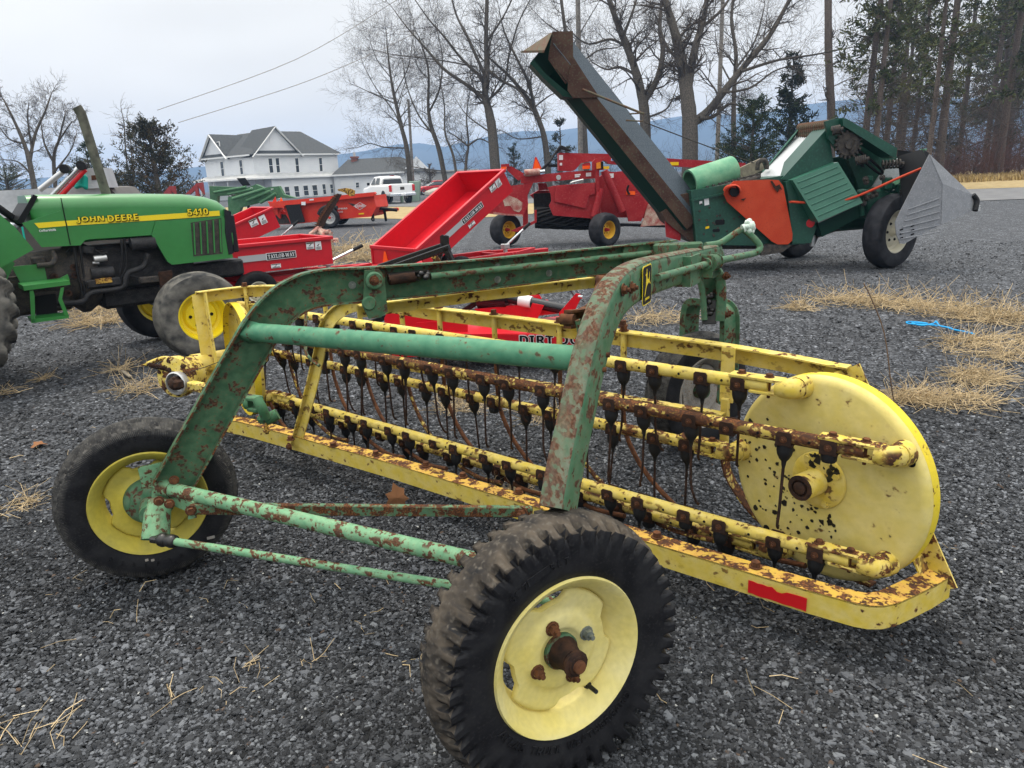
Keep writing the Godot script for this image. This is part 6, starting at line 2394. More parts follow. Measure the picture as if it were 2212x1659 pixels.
	pan(b, [1822, 272, 1934, 338, 1950, 344, 1950, 420, 1900, 440, 1860, 428, 1850, 390, 1826, 330], p - N * 0.30, N, 0.10)
	obj("gathering_throat", b, "picker_green", t, g)
	b = B.new()
	pan(b, [1945, 338, 1982, 339, 1975, 360, 1905, 440, 1895, 470, 1876, 420, 1900, 380], p - N * 0.24, N, 0.04)
	obj("galvanised_floor", b, "galv_bright", t, g)
	b = B.new()
	b.lathe(vp(1832, 312, p + N * 0.06, N), N, [[0.0, 0.05], [0.06, 0.05], [0.06, 0.02], [0.15, 0.02], [0.17, 0.0], [0.17, -0.03]], 24)
	for i in 18:
		var an := TAU * i / 18
		b.box(vp(1832, 312, p + N * 0.06, N) + Vector3(cos(an), sin(an), 0) * 0.175, Vector3(cos(an), sin(an), 0) * 0.02, Vector3(-sin(an), cos(an), 0) * 0.015, N * 0.02)
	b.bar(vp(1838, 330, p + N * 0.1, N), vp(1850, 304, p + N * 0.12, N), 0.04, 0.05, N)
	obj("sprocket", b, "iron", t, g)
	b = B.new()
	for q in [[1797, 283, 1822, 278], [1848, 348, 1878, 342], [1905, 356, 1960, 352]]:
		b.cyl(vp(q[0], q[1], p + N * 0.1, N), vp(q[2], q[3], p + N * 0.16, N), 0.028, 10)
		helix(b, vp(q[0], q[1], p + N * 0.1, N), vp(lerpf(q[0], q[2], 0.8), lerpf(q[1], q[3], 0.8), p + N * 0.15, N), 0.055, 6, 0.014)
	obj("shaft_spring", b, "iron", t, g)
	b = B.new()
	b.tube(curve([vp(1845, 318, p + N * 0.05, N), vp(1880, 345, p, N), vp(1905, 368, p, N), vp(1900, 375, p, N), vp(1868, 350, p, N), vp(1838, 328, p, N)], 4), 0.02, 6)
	obj("drive_chain", b, "black", t, g)
	# ribbed side door
	b = B.new()
	var dq := [vp(1712, 389, p + N * 0.12, N), vp(1810, 350, p + N * 0.12, N), vp(1864, 438, p + N * 0.30, N), vp(1768, 480, p + N * 0.30, N)]
	b.fq(dq[0], dq[1], dq[2], dq[3], (dq[0] + dq[2]) / 2 - N)
	for i in 4:
		var a: Vector3 = dq[i]
		var c: Vector3 = dq[(i + 1) % 4]
		b.fq(a, c, c - N * 0.3, a - N * 0.3, (dq[0] + dq[2]) / 2 - N * 0.15)
	obj("ribbed_door", b, "picker_mid", t, g)
	for i in 7:
		b = B.new()
		var u := (i + 0.7) / 7.6
		var a: Vector3 = dq[0].lerp(dq[3], u) + N * 0.002
		var c: Vector3 = dq[1].lerp(dq[2], u) + N * 0.002
		b.bar(a.lerp(c, 0.06), a.lerp(c, 0.94), 0.02, 0.018, N, 0.004)
		obj("door_rib", b, "picker_mid", t, g)
	b = B.new()
	pan(b, [1696, 392, 1716, 388, 1768, 481, 1752, 525, 1712, 527, 1703, 425], p + N * 0.02, N, 0.35)
	obj("side_sheet", b, "picker_green", t, g)
	b = B.new()
	b.lathe(vp(1750, 482, p + N * 0.005, N), N, [[0.0, 0.02], [0.06, 0.018], [0.075, 0.0]], 24)
	obj("round_reflector", b, "reflector_red", t, g)
	b = B.new()
	pan(b, [1858, 344, 1863, 342, 1868, 362, 1861, 360], p - N * 0.25, N, 0.02)
	pan(b, [1856, 428, 1866, 425, 1868, 444, 1859, 446], p + N * 0.01, N, 0.02)
	obj("dark_slot", b, "black", t, g)
	b = B.new()
	pan(b, [1768, 482, 1864, 440, 1870, 462, 1776, 512], p + N * 0.10, N, 0.5)
	obj("door_underside", b, "picker_dark", t, g)
	b = B.new()
	pan(b, [1800, 340, 1900, 330, 1955, 345, 1965, 440, 1870, 478, 1800, 488], p - N * 0.6, N, 0.3)
	obj("inner_body", b, "picker_dark", t, g)
	b = B.new()
	pan(b, [1664, 392, 1668, 390, 1676, 402, 1684, 398, 1690, 410, 1684, 408, 1680, 416, 1672, 406], p + N * 0.081, N, 0.004)
	pan(b, [1600, 430, 1612, 428, 1606, 434], p + N * 0.081, N, 0.004)
	obj("paint_scar", b, "rust_dark", t, g)
	# long bent orange rod
	b = B.new()
	var rp: Array = []
	for q in [[1708, 436], [1740, 438], [1772, 440], [1800, 438], [1840, 428], [1880, 412], [1940, 385], [1990, 364]]:
		rp.append(vp(q[0], q[1], p + N * (0.15 + 0.35 * clampf((q[0] - 1760) / 230.0, 0, 1)), N))
	b.tube(curve(rp, 5), 0.018, 10)
	b.bar(vp(1704, 436, p + N * 0.1, N), vp(1728, 437, p + N * 0.15, N), 0.02, 0.05, N)
	obj("long_rod", b, "picker_orange", t, g)
	# front gear: castings round the axle
	b = B.new()
	b.lathe(vp(1895, 440, p + N * 0.0, N), Vector3(0, 0, 1), [[0.0, 0.1], [0.18, 0.08], [0.24, 0.0], [0.24, -0.1]], 24)
	b.bar(vp(1840, 455, p - N * 0.1, N), vp(1960, 430, p - N * 0.1, N), 0.2, 0.16, Vector3.UP, 0.03)
	b.bar(vp(1862, 468, p + N * 0.1, N), vp(1858, 412, p + N * 0.1, N), 0.06, 0.08, N, 0.02)
	b.bar(vp(1866, 440, p, N), vp(1960, 380, p, N), 0.1, 0.10, Vector3.UP, 0.02)
	b.cyl(vp(1800, 482, p - N * 0.4, N), vp(1940, 470, p - N * 0.3, N), 0.13, 16)
	for i in 12:
		b.box(vp(rng.randf_range(1860, 1965), rng.randf_range(385, 455), p + N * rng.randf_range(-0.1, 0.15), N), Vector3(rng.randf_range(0.03, 0.08), 0, 0), Vector3(0, rng.randf_range(0.02, 0.07), 0), N * 0.06, 0.015)
	obj("gear_case", b, "picker_green", t, g)
	b = B.new()
	for i in 14:
		b.bolt(vp(rng.randf_range(1858, 1970), rng.randf_range(380, 460), p + N * 0.18, N), N, 0.03, 0.03)
	k = obj("gear_fittings", b, "iron", t, g)
	stuff(k)
	b = B.new()
	pan(b, [1990, 322, 2003, 321, 1960, 385, 1935, 400, 1930, 395, 1965, 365], p + N * 0.20, N, 0.03)
	obj("brace_strap", b, "picker_light", t, g)
	# wheel
	wheel(t, vp(1924, 500, p + N * 0.14, N) , Vector3(0.52, 0, 0.85), 0.535, 0.30, 0.27, "tyre_far", "rim_white", 0, g)
	wheel(t, vp(1924, 500, p + N * 0.14, N) + Vector3(-0.7, 0, -1.7), Vector3(-0.52, 0, -0.85), 0.535, 0.30, 0.27, "tyre_far", "rim_white", 0, g)
	# silver snout: dark inside, ridged outer panel, pointed nose
	var a0 := vp(1990, 322, p + N * 0.1, N)
	var q: Array = [vp(2008, 333, p + N * 0.55, N), vp(2046, 422, p + N * 0.72, N), vp(2096, 428, p + N * 0.45, N), vp(1937, 508, p + N * 0.75, N), vp(1946, 530, p + N * 0.75, N), vp(1933, 492, p + N * 0.72, N), vp(2006, 352, p + N * 0.6, N)]
	b = B.new()
	# lower side panel
	pan(b, [2008, 333, 2036, 397, 2033, 485, 1985, 509, 1953, 527, 1944, 526, 1936, 505, 1934, 480, 1942, 462], p + N * 0.74, N, 0.014)
	var sn := obj("snout_side", b, "silver_paint", t, g)
	b = B.new()
	var s0 := vp(2008, 333, p + N * 0.745, N)
	var s1 := vp(2036, 397, p + N * 0.745, N)
	var s2 := vp(2033, 485, p + N * 0.745, N)
	var t1 := vp(2101, 421, p + N * 0.50, N)
	var t2 := vp(2096, 450, p + N * 0.52, N)
	var t3 := vp(2100, 455, p + N * 0.55, N)
	var r0 := vp(1995, 321, p + N * 0.2, N)
	b.ft(s0, s1, t1, s0 - Vector3(0, 1, 0.5))
	b.fq(s1, s2, t3, t1, s1 - N)
	b.ft(s0, t1, r0, s0 - Vector3(0, 1, 0))
	b.ft(r0, t1, r0 + Vector3(0.1, -0.6, 0.1), s0)
	obj("snout_top", b, "silver_paint", t, g)
	b = B.new()
	var nose := vp(2118, 445, p + N * 0.42, N)
	b.ft(t1, nose, t3, t1 - N)
	b.ft(t1, nose, t1 - N * 0.2, nose - Vector3(0, 1, 0))
	b.ft(t3, nose, t3 - N * 0.25, nose + Vector3(0, 1, 0))
	b.bar(t3 + Vector3(-0.1, 0.02, 0), nose - Vector3(0.02, 0.04, 0), 0.05, 0.05)
	obj("snout_nose", b, "zinc", t, g)
	b = B.new()
	b.tube(curve([t1 + N * 0.01, t1 + Vector3(0.06, -0.08, 0.02), t3 + Vector3(0.03, 0.0, 0.02)], 4), 0.035, 8)
	obj("nose_strap", b, "rubber", t, g)
	for i in 6:
		b = B.new()
		var y := 440.0 + i * 13.0
		b.bar(vp(lerpf(1962, 1942, i / 5.0), y + 12, p + N * 0.742, N), vp(2030, y - 12 + i * 1.5, p + N * 0.742, N), 0.014, 0.022, N, 0.004)
		k = obj("pressed_rib", b, "silver_paint", sn)
		k.position = -g
	b = B.new()
	for i in 6:
		b.prism(rrect(0.05, 0.02, 0.008), vp(1947 + (i % 2) * 24, 496 + (i / 2) * 9 - (i % 2) * 8, p + N * 0.742, N), Vector3(0.9, 0.3, 0).normalized(), Vector3(-0.3, 0.9, 0).normalized(), N * 0.003)
	k = obj("slot_holes", b, "black", sn)
	k.position = -g
	stuff(k)
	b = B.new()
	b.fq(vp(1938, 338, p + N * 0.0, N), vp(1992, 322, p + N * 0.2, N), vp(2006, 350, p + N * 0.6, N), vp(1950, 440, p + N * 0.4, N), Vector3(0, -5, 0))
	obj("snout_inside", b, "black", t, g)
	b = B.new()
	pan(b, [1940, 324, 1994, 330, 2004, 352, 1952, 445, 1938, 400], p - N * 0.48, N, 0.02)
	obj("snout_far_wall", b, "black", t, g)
	# elevator: long five sided trunk
	var lo := vp(1478, 462, p - N * 0.45, N)
	var hi := vp(1216, 138, p - N * 0.45, N)
	var ax := (hi - lo).normalized()
	var side := Vector3(ax.y, -ax.x, 0)
	var prof: Array = [[0.29, -0.30], [0.295, 0.02], [0.03, 0.26], [-0.15, 0.26], [-0.27, 0.02], [-0.27, -0.30]]
	var mats: Array = ["galvanised", "galvanised", "elevator_rust", "picker_dark", "picker_dark", "picker_dark"]
	var names: Array = ["elevator_back", "elevator_cover", "elevator_side", "elevator_belly", "elevator_belly", "elevator_back"]
	var et := B.new()
	lo -= ax * 0.15
	for i in 6:
		var a: Array = prof[i]
		var c: Array = prof[(i + 1) % 6]
		var u0: Vector3 = lo + side * a[0] + N * a[1]
		var u1: Vector3 = lo + side * c[0] + N * c[1]
		var ln := (hi - lo).length() + (0.28 if i < 2 else (0.0 if i < 4 else 0.0))
		b = B.new()
		b.fq(u0, u1, u1 + ax * ln, u0 + ax * ln, lo)
		var inn: Vector3 = (lo - (u0 + u1) / 2).normalized() * 0.012
		b.fq(u0 + inn, u1 + inn, u1 + inn + ax * ln, u0 + inn + ax * ln, lo - inn * 100.0)
		obj(names[i], b, mats[i], t, g)
	# foot and hood of the elevator
	b = B.new()
	pan(b, [1470, 420, 1500, 415, 1504, 528, 1492, 522, 1440, 480, 1430, 460], p - N * 0.25, N, 0.5)
	obj("elevator_foot", b, "elevator_rust", t, g)
	b = B.new()
	pan(b, [1436, 460, 1470, 492, 1470, 520, 1440, 512], p - N * 0.3, N, 0.05)
	obj("foot_flap", b, "nh_red", t, g)
	b = B.new()
	pan(b, [1193, 68, 1238, 67, 1238, 120, 1232, 164, 1222, 182, 1184, 128], p - N * 0.20, N, 0.02)
	pan(b, [1238, 122, 1262, 160, 1295, 210, 1238, 212, 1226, 195, 1228, 160], p - N * 0.17, N, 0.02)
	obj("hood_side", b, "elevator_rust", t, g)
	b = B.new()
	pan(b, [1160, 118, 1195, 66, 1198, 130, 1226, 190, 1238, 206, 1215, 205, 1170, 165, 1145, 136], p - N * 0.62, N, 0.03)
	pan(b, [1145, 136, 1172, 166, 1216, 208, 1240, 212, 1240, 204, 1222, 196, 1180, 160, 1152, 128], p - N * 0.20, N, 0.45)
	obj("hood_inside", b, "picker_dark", t, g)
	b = B.new()
	var f0 := vp(1192, 72, p - N * 0.15, N)
	var f1 := vp(1190, 70, p - N * 0.75, N)
	var f2 := vp(1127, 112, p - N * 0.80, N)
	var f3 := vp(1175, 111, p - N * 0.05, N)
	b.fq(f0, f1, f2, f3, f0 - Vector3(0, 2, 0))
	b.fq(f0 - Vector3(0, 0.012, 0), f1 - Vector3(0, 0.012, 0), f2 - Vector3(0, 0.012, 0), f3 - Vector3(0, 0.012, 0), f0 + Vector3(0, 2, 0))
	b.bar(f2, f3, 0.012, 0.03)
	obj("hood_flap", b, "picker_rust", t, g)
	b = B.new()
	b.cyl(vp(1258, 193, p - N * 0.1, N), vp(1390, 246, p + N * 0.0, N), 0.016, 8)
	b.tube(V3([vp(1360, 246, p, N), vp(1391, 244, p, N), vp(1388, 262, p, N), vp(1352, 260, p, N)]), 0.012, 6)
	obj("hood_rod", b, "picker_rust", t, g)
	b = B.new()
	b.tube(curve([vp(1392, 264, p - N * 0.1, N), vp(1460, 290, p - N * 0.3, N), vp(1560, 328, p - N * 0.6, N), vp(1628, 352, p - N * 0.7, N)], 4), 0.008, 6)
	obj("hood_cable", b, "iron", t, g)
# ---------------------------------------------------------------- disc mower conditioner and manure spreader
func mower_conditioner():
	var g := Vector3(1.2, 0, -16.6)
	var t := thing("mower_conditioner", "dark red pulled mower conditioner with orange warning triangle and yellow wheel rims", "mower", g)
	var N := Vector3(0, 0, 1)
	var p := Vector3(0, 0, -16.2)
	var b: B
	var X := func(a: Array) -> Array:
		var r: Array = []
		for i in a.size():
			r.append(1080.0 + a[i] * 0.2494 if i % 2 == 0 else 302.0 + a[i] * 0.2494)
		return r
	b = B.new()
	pan(b, X.call([506, 118, 520, 112, 940, 122, 1100, 128, 1100, 215, 1010, 215, 935, 205, 925, 190, 900, 180, 760, 190, 700, 205, 650, 262, 620, 272, 508, 268]), p - N * 0.5, N, 0.35)
	pan(b, [1340, 336, 1440, 342, 1610, 352, 1612, 362, 1500, 362, 1345, 352], p - N * 0.8, N, 0.35)
	obj("main_boom", b, "nh_red", t, g)
	b = B.new()
	pan(b, X.call([960, 182, 972, 140, 1050, 148, 1060, 190]), p - N * 0.49, N, 0.02)
	obj("badge_plate", b, "decal_white", t, g)
	b = B.new()
	pan(b, X.call([966, 178, 976, 145, 1050, 152, 1060, 186]), p - N * 0.48, N, 0.02)
	obj("blue_badge", b, "blue_badge", t, g)
	b = B.new()
	b.ball(vp(1080 + 997 * 0.2494, 302 + 163 * 0.2494, p - N * 0.47, N), Vector3(0.05, 0.06, 0.01), 10)
	obj("badge_leaf", b, "decal_white", t, g)
	b = B.new()
	pan(b, X.call([180, 312, 300, 305, 615, 275, 850, 262, 852, 332, 615, 345, 225, 378, 182, 378]), p, N, 0.25)
	obj("cross_beam", b, "nh_red", t, g)
	b = B.new()
	pan(b, X.call([60, 232, 100, 230, 205, 290, 205, 325, 160, 355, 60, 262]), p - N * 0.1, N, 0.18)
	obj("swing_arm", b, "nh_red", t, g)
	b = B.new()
	b.cyl(vp(1133, 374, p + N * 0.1, N), vp(1166, 371, p + N * 0.1, N), 0.075, 14)
	obj("lift_cylinder", b, "nh_worn", t, g)
	b = B.new()
	b.cyl(vp(1166, 371, p + N * 0.1, N), vp(1177, 370, p + N * 0.1, N), 0.035, 10)
	obj("cylinder_rod", b, "chrome", t, g)
	# side panel with a raised field
	b = B.new()
	pan(b, X.call([412, 412, 470, 397, 830, 370, 832, 470, 800, 640, 785, 680, 460, 655, 425, 570, 445, 530, 440, 470]), p + N * 0.25, N, 0.06)
	obj("side_panel", b, "nh_red", t, g)
	b = B.new()
	pan(b, X.call([480, 408, 820, 380, 822, 468, 775, 480, 742, 588, 730, 592, 480, 535, 470, 520]), p + N * 0.30, N, 0.05)
	obj("panel_field", b, "nh_red", t, g)
	b = B.new()
	b.tube(curve([vp(1232, 398, p + N * 0.33, N), vp(1236, 394, p + N * 0.36, N), vp(1260, 388, p + N * 0.33, N)], 4), 0.02, 6)
	obj("panel_handle", b, "zinc", t, g)
	b = B.new()
	pan(b, X.call([-110, 420, 100, 398, 285, 375, 235, 480, 245, 560, 200, 665, 0, 645, -110, 640]), p + N * 0.05, N, 0.06)
	obj("left_shield", b, "nh_red", t, g)
	b = B.new()
	pan(b, X.call([25, 520, 75, 482, 150, 510, 195, 545, 190, 600, 165, 628, 120, 615, 90, 570, 40, 575]), p + N * 0.06, N, 0.012)
	pan(b, X.call([-60, 625, 60, 640, 195, 648, 200, 664, 0, 650, -60, 645]), p + N * 0.06, N, 0.012)
	obj("worn_patch", b, "nh_worn", t, g)
	b = B.new()
	pan(b, X.call([205, 370, 290, 368, 240, 480, 245, 760, 200, 760, 198, 500]), p - N * 0.1, N, 0.12)
	pan(b, X.call([90, 790, 240, 730, 300, 700, 300, 610, 318, 608, 318, 715, 150, 800]), p + N * 0.2, N, 0.12)
	pan(b, X.call([260, 480, 330, 440, 440, 440, 440, 470, 360, 470, 300, 520]), p - N * 0.5, N, 0.2)
	pan(b, X.call([330, 375, 400, 375, 420, 430, 340, 440]), p - N * 0.3, N, 0.2)
	obj("frame_legs", b, "nh_red", t, g)
	# dark conditioner roll with spiral lugs under the panel
	b = B.new()
	var ra := vp(1156, 470, p - N * 0.2, N)
	var rb := vp(1275, 474, p - N * 0.2, N)
	b.cyl(ra, rb, 0.20, 18)
	var rd := (rb - ra).normalized()
	for i in 14:
		var pts: Array = []
		for j in 5:
			var an := TAU * (i / 14.0) + j * 0.5
			pts.append(ra + (rb - ra) * (i % 2 * 0.04 + j / 4.0 * 0.92) + (Vector3.UP * sin(an) + rd.cross(Vector3.UP) * cos(an)) * 0.21)
		b.tube(curve(pts, 3), 0.035, 4)
	b.box(vp(1210, 440, p - N * 0.5, N), Vector3(0.6, 0, 0), Vector3(0, 0.25, 0), N * 0.1)
	obj("conditioner_roll", b, "rubber", t, g)
	# right hand housing
	b = B.new()
	pan(b, X.call([830, 262, 860, 262, 862, 430, 880, 450, 870, 640, 830, 690, 790, 690, 835, 560]), p + N * 0.28, N, 0.18)
	pan(b, [1292, 385, 1312, 370, 1330, 372, 1345, 400, 1345, 470, 1300, 470], p - N * 0.05, N, 0.2)
	pan(b, [1325, 372, 1360, 368, 1400, 400, 1400, 470, 1328, 470], p - N * 0.2, N, 0.3)
	obj("housing", b, "nh_red", t, g)
	b = B.new()
	pan(b, [1333, 419, 1368, 420, 1398, 412, 1400, 440, 1385, 478, 1358, 478, 1352, 455, 1338, 452], p + N * 0.15, N, 0.08)
	obj("belt_shield", b, "nh_red", t, g)
	b = B.new()
	pan(b, [1400, 442, 1412, 438, 1436, 474, 1438, 486, 1400, 488, 1384, 490, 1392, 470], p + N * 0.2, N, 0.06)
	obj("skirt_shield", b, "nh_worn", t, g)
	b = B.new()
	pan(b, [1392, 400, 1424, 420, 1436, 478, 1410, 486, 1388, 470], p + N * 0.12, N, 0.05)
	obj("skirt_upper", b, "nh_red", t, g)
	b = B.new()
	b.cyl(vp(1297, 415, p + N * 0.35, N), vp(1283, 468, p + N * 0.35, N), 0.075, 12)
	b.cyl(vp(1301, 408, p + N * 0.35, N), vp(1297, 420, p + N * 0.35, N), 0.05, 10)
	obj("leg_cylinder", b, "nh_red", t, g)
	# corrugated chute hose
	b = B.new()
	var h0 := vp(1305, 369, p + N * 0.3, N)
	var h1 := vp(1344, 458, p + N * 0.3, N)
	var hp := PackedVector3Array()
	var hr := PackedFloat32Array()
	for i in 72:
		hp.append(h0.lerp(h1, i / 71.0))
		hr.append(0.082 + 0.014 * sin(i * TAU / 3.0))
	b.tube(hp, hr, 14)
	obj("ribbed_hose", b, "nh_red", t, g)
	b = B.new()
	pan(b, X.call([800, 192, 825, 165, 880, 150, 885, 190, 900, 260, 800, 265]), p + N * 0.25, N, 0.1)
	pan(b, X.call([715, 210, 780, 195, 785, 225, 715, 228]), p + N * 0.1, N, 0.1)
	pan(b, X.call([8, 212, 80, 207, 82, 232, 8, 238]), p - N * 0.05, N, 0.08)
	obj("lamp_bracket", b, "nh_red", t, g)
	b = B.new()
	pan(b, X.call([836, 200, 876, 190, 878, 246, 838, 252]), p + N * 0.34, N, 0.07)
	obj("amber_lamp", b, "amber", t, g)
	b = B.new()
	pan(b, X.call([874, 190, 894, 188, 897, 252, 878, 252]), p + N * 0.36, N, 0.09)
	obj("lamp_housing", b, "black", t, g)
	for q in [[715, 226, 782, 222, 782, 250, 715, 255], [8, 236, 57, 232, 57, 256, 8, 260]]:
		b = B.new()
		pan(b, X.call(q), p + N * 0.12, N, 0.02)
		obj("orange_reflector", b, "orange_glow", t, g)
	b = B.new()
	pan(b, [1353, 413, 1372, 413, 1372, 421, 1353, 421], p + N * 0.17, N, 0.02)
	obj("orange_reflector", b, "orange_glow", t, g)
	b = B.new()
	pan(b, X.call([896, 230, 946, 228, 946, 252, 896, 254]), p - N * 0.1, N, 0.02)
	pan(b, [1448, 350, 1466, 350, 1466, 357, 1448, 357], p - N * 0.79, N, 0.02)
	obj("yellow_sticker", b, "label_yellow", t, g)
	for q in [[512, 132, 546, 132, 546, 175, 512, 175, -0.49], [745, 286, 790, 282, 790, 315, 745, 318, 0.01], [518, 200, 538, 200, 538, 222, 518, 222, -0.49], [930, 295, 985, 290, 985, 328, 932, 330, -0.04], [648, 300, 698, 295, 698, 308, 648, 312, 0.01], [648, 316, 690, 312, 690, 322, 648, 326, 0.01]]:
		b = B.new()
		pan(b, X.call(q.slice(0, 8)), p + N * (q[8] + 0.005), N, 0.006)
		obj("white_sticker", b, "decal_white", t, g)
	b = B.new()
	b.lathe(vp(1080 + 507 * 0.2494, 302 + 326 * 0.2494, p + N * 0.005, N), N, [[0.0, 0.01], [0.05, 0.01], [0.055, 0.0]], 18)
	obj("round_emblem", b, "zinc", t, g)
	# warning triangle
	b = B.new()
	pan(b, X.call([278, 268, 304, 150, 316, 148, 372, 268]), p - N * 0.3, N, 0.02)
	var tr := obj("warning_triangle", b, "reflector_red", t, g)
	b = B.new()
	pan(b, X.call([288, 262, 306, 168, 315, 166, 362, 262]), p - N * 0.29, N, 0.012)
	var k := obj("triangle_field", b, "orange_glow", tr)
	k.position = -g
	b = B.new()
	for i in 4:
		b.tube(curve([vp(1164, 372, p - N * (0.1 + 0.05 * i), N), vp(1180 + i * 2, 355 - i, p - N * 0.2, N), vp(1196 + i * 2, 336 - i * 3, p - N * 0.3, N), vp(1212, 322 - i * 2, p - N * 0.4, N), vp(1232, 326, p - N * 0.45, N)], 6), 0.022, 6)
	k = obj("hydraulic_hoses", b, "rubber", t, g)
	b = B.new()
	b.tube(curve([vp(1358, 400, p + N * 0.2, N), vp(1355, 410, p + N * 0.2, N), vp(1360, 420, p + N * 0.2, N)], 4), 0.025, 6)
	b.bar(vp(1184, 358, p - N * 0.2, N), vp(1204, 358, p - N * 0.2, N), 0.06, 0.06)
	obj("hose_clip", b, "black", t, g)
	b = B.new()
	for i in 6:
		b.bar(vp(1200 + i * 40, 484 + i * 0.5, p - N * 0.1, N), vp(1225 + i * 40, 486 + i * 0.5, p - N * 0.1, N), 0.3, 0.03)
	b.bar(vp(1180, 480, p - N * 0.2, N), vp(1440, 488, p - N * 0.2, N), 0.4, 0.05)
	obj("cutter_bar", b, "rubber", t, g)
	var wa := Vector3(0.62, 0, 0.78)
	wheel(t, vp(1306, 496, p + N * 0.55, N), wa, 0.365, 0.185, 0.34, "tyre_far", "nh_rim", 0, g, "nh_red")
	wheel(t, vp(1092, 496, p - N * 0.2, N), wa, 0.365, 0.185, 0.34, "tyre_far", "nh_rim", 0, g, "nh_red")

func manure_spreader():
	var p := gp(716, 492, 0.0)
	var N := Vector3(-0.12, 0, 0.99).normalized()
	var g := p
	var t := thing("manure_spreader", "orange red manure spreader with black side flap and white diamond emblem", "spreader", g)
	var Y := func(a: Array) -> Array:
		var r: Array = []
		for i in a.size():
			r.append(378.0 + a[i] * 0.2604 if i % 2 == 0 else 216.0 + a[i] * 0.2604)
		return r
	var b := B.new()
	pan(b, Y.call([905, 870, 1650, 790, 1655, 830, 1670, 890, 1628, 968, 1370, 987, 1060, 1022, 960, 1030, 905, 900]), p - N * 0.3, N, 1.6)
	obj("spreader_body", b, "kuhn_red", t, g)
	b = B.new()
	pan(b, Y.call([780, 855, 905, 836, 1650, 764, 1660, 776, 1650, 796, 910, 878, 905, 890, 790, 900]), p - N * 0.1, N, 0.22)
	obj("top_flare", b, "kuhn_red", t, g)
	b = B.new()
	pan(b, Y.call([915, 872, 1030, 864, 1076, 1005, 1072, 1014, 962, 1030]), p - N * 0.05, N, 0.05)
	obj("rubber_flap", b, "rubber", t, g)
	b = B.new()
	pan(b, Y.call([800, 940, 910, 950, 955, 1028, 850, 1030, 810, 985]), p - N * 0.5, N, 0.1)
	obj("rear_pan", b, "iron", t, g)
	for k in 4:
		b = B.new()
		var poly := PackedVector2Array()
		for i in 10:
			var an := TAU * i / 10
			var rr := (0.34 if i % 2 == 0 else 0.17)
			poly.append(Vector2(cos(an), sin(an)) * rr)
		b.prism(poly, vp(378 + (825 + 22 * (k % 2) + 30 * (k / 2)) * 0.2604, 216 + (880 + 35 * k - 40 * (k / 2)) * 0.2604, p - N * (0.25 + 0.12 * k), N), Vector3(0.9, 0.1, 0.4).normalized(), Vector3.UP, N * 0.03)
		obj("beater_paddle", b, "kuhn_red", t, g)
	b = B.new()
	pan(b, Y.call([790, 900, 910, 870, 960, 1030, 850, 1032]), p - N * 1.2, N, 0.1)
	obj("rear_wall", b, "kuhn_red", t, g)
	b = B.new()
	pan(b, Y.call([868, 845, 877, 808, 892, 835, 892, 845]), p - N * 0.15, N, 0.03)
	obj("warning_triangle", b, "orange_glow", t, g)
	wheel(t, p + Vector3(0, 0.36, 0) + N * 0.05, (N + Vector3(0.15, 0, 0)).normalized(), 0.36, 0.21, 0.32, "tyre_far", "zinc", 0, g, "kuhn_red")
	wheel(t, p + Vector3(-0.3, 0.36, 0) - N * 1.9, -N, 0.36, 0.21, 0.32, "tyre_far", "zinc", 0, g, "kuhn_red")
	b = B.new()
	b.tube(curve([vp(690, 464, p + N * 0.0, N), vp(697, 452, p, N), vp(712, 447, p, N), vp(728, 450, p, N)], 4), 0.10, 6)
	obj("wheel_guard", b, "rubber", t, g)
	b = B.new()
	pan(b, Y.call([1100, 985, 1138, 965, 1142, 985, 1120, 1018]), p - N * 0.28, N, 0.05)
	obj("chain_cover", b, "kuhn_red", t, g)
	# white emblem and lettering
	var q := p - N * 0.28
	b = B.new()
	pan(b, Y.call([1480, 880, 1533, 848, 1588, 878, 1533, 912]), q, N, 0.01)
	var em := obj("diamond_emblem", b, "decal_white", t, g)
	b = B.new()
	pan(b, Y.call([1487, 880, 1533, 853, 1580, 878, 1533, 907]), q + N * 0.012, N, 0.01)
	var k2 := obj("diamond_field", b, "kuhn_red", em)
	k2.position = -g
	b = B.new()
	words(b, "KUHN", 378 + 1496 * 0.2604, 216 + 893 * 0.2604, 378 + 1572 * 0.2604, 216 + 889 * 0.2604, 6.2, q + N * 0.014, N, 0.006)
	k2 = obj("emblem_lettering", b, "decal_white", em)
	k2.position = -g
	b = B.new()
	pan(b, Y.call([1432, 853, 1470, 860, 1500, 868, 1478, 882]), q, N, 0.01)
	obj("emblem_sweep", b, "iron", t, g)
	b = B.new()
	words(b, "EASYSPREAD", 378 + 1300 * 0.2604, 216 + 912 * 0.2604, 378 + 1430 * 0.2604, 216 + 905 * 0.2604, 3.4, q, N, 0.006)
	words(b, "1215", 378 + 1356 * 0.2604, 216 + 935 * 0.2604, 378 + 1394 * 0.2604, 216 + 933 * 0.2604, 3.4, q, N, 0.006)
	obj("model_lettering", b, "decal_white", t, g)
	b = B.new()
	pan(b, Y.call([1524, 940, 1568, 936, 1568, 948, 1524, 950]), q, N, 0.008)
	obj("yellow_sticker", b, "label_yellow", t, g)
	b = B.new()
	pan(b, Y.call([1048, 845, 1082, 843, 1082, 872, 1048, 872]), p - N * 0.08, N, 0.01)
	pan(b, Y.call([1115, 824, 1150, 820, 1150, 832, 1115, 834]), p - N * 0.08, N, 0.01)
	obj("white_sticker", b, "decal_white", t, g)
	# drawbar with jack
	b = B.new()
	pan(b, Y.call([1645, 920, 1700, 905, 1842, 893, 1852, 902, 1850, 918, 1700, 930, 1645, 945]), p - N * 1.0, N, 0.12)
	pan(b, Y.call([1640, 830, 1668, 830, 1676, 930, 1640, 950]), p - N * 0.7, N, 0.1)
	obj("drawbar", b, "kuhn_red", t, g)
	b = B.new()
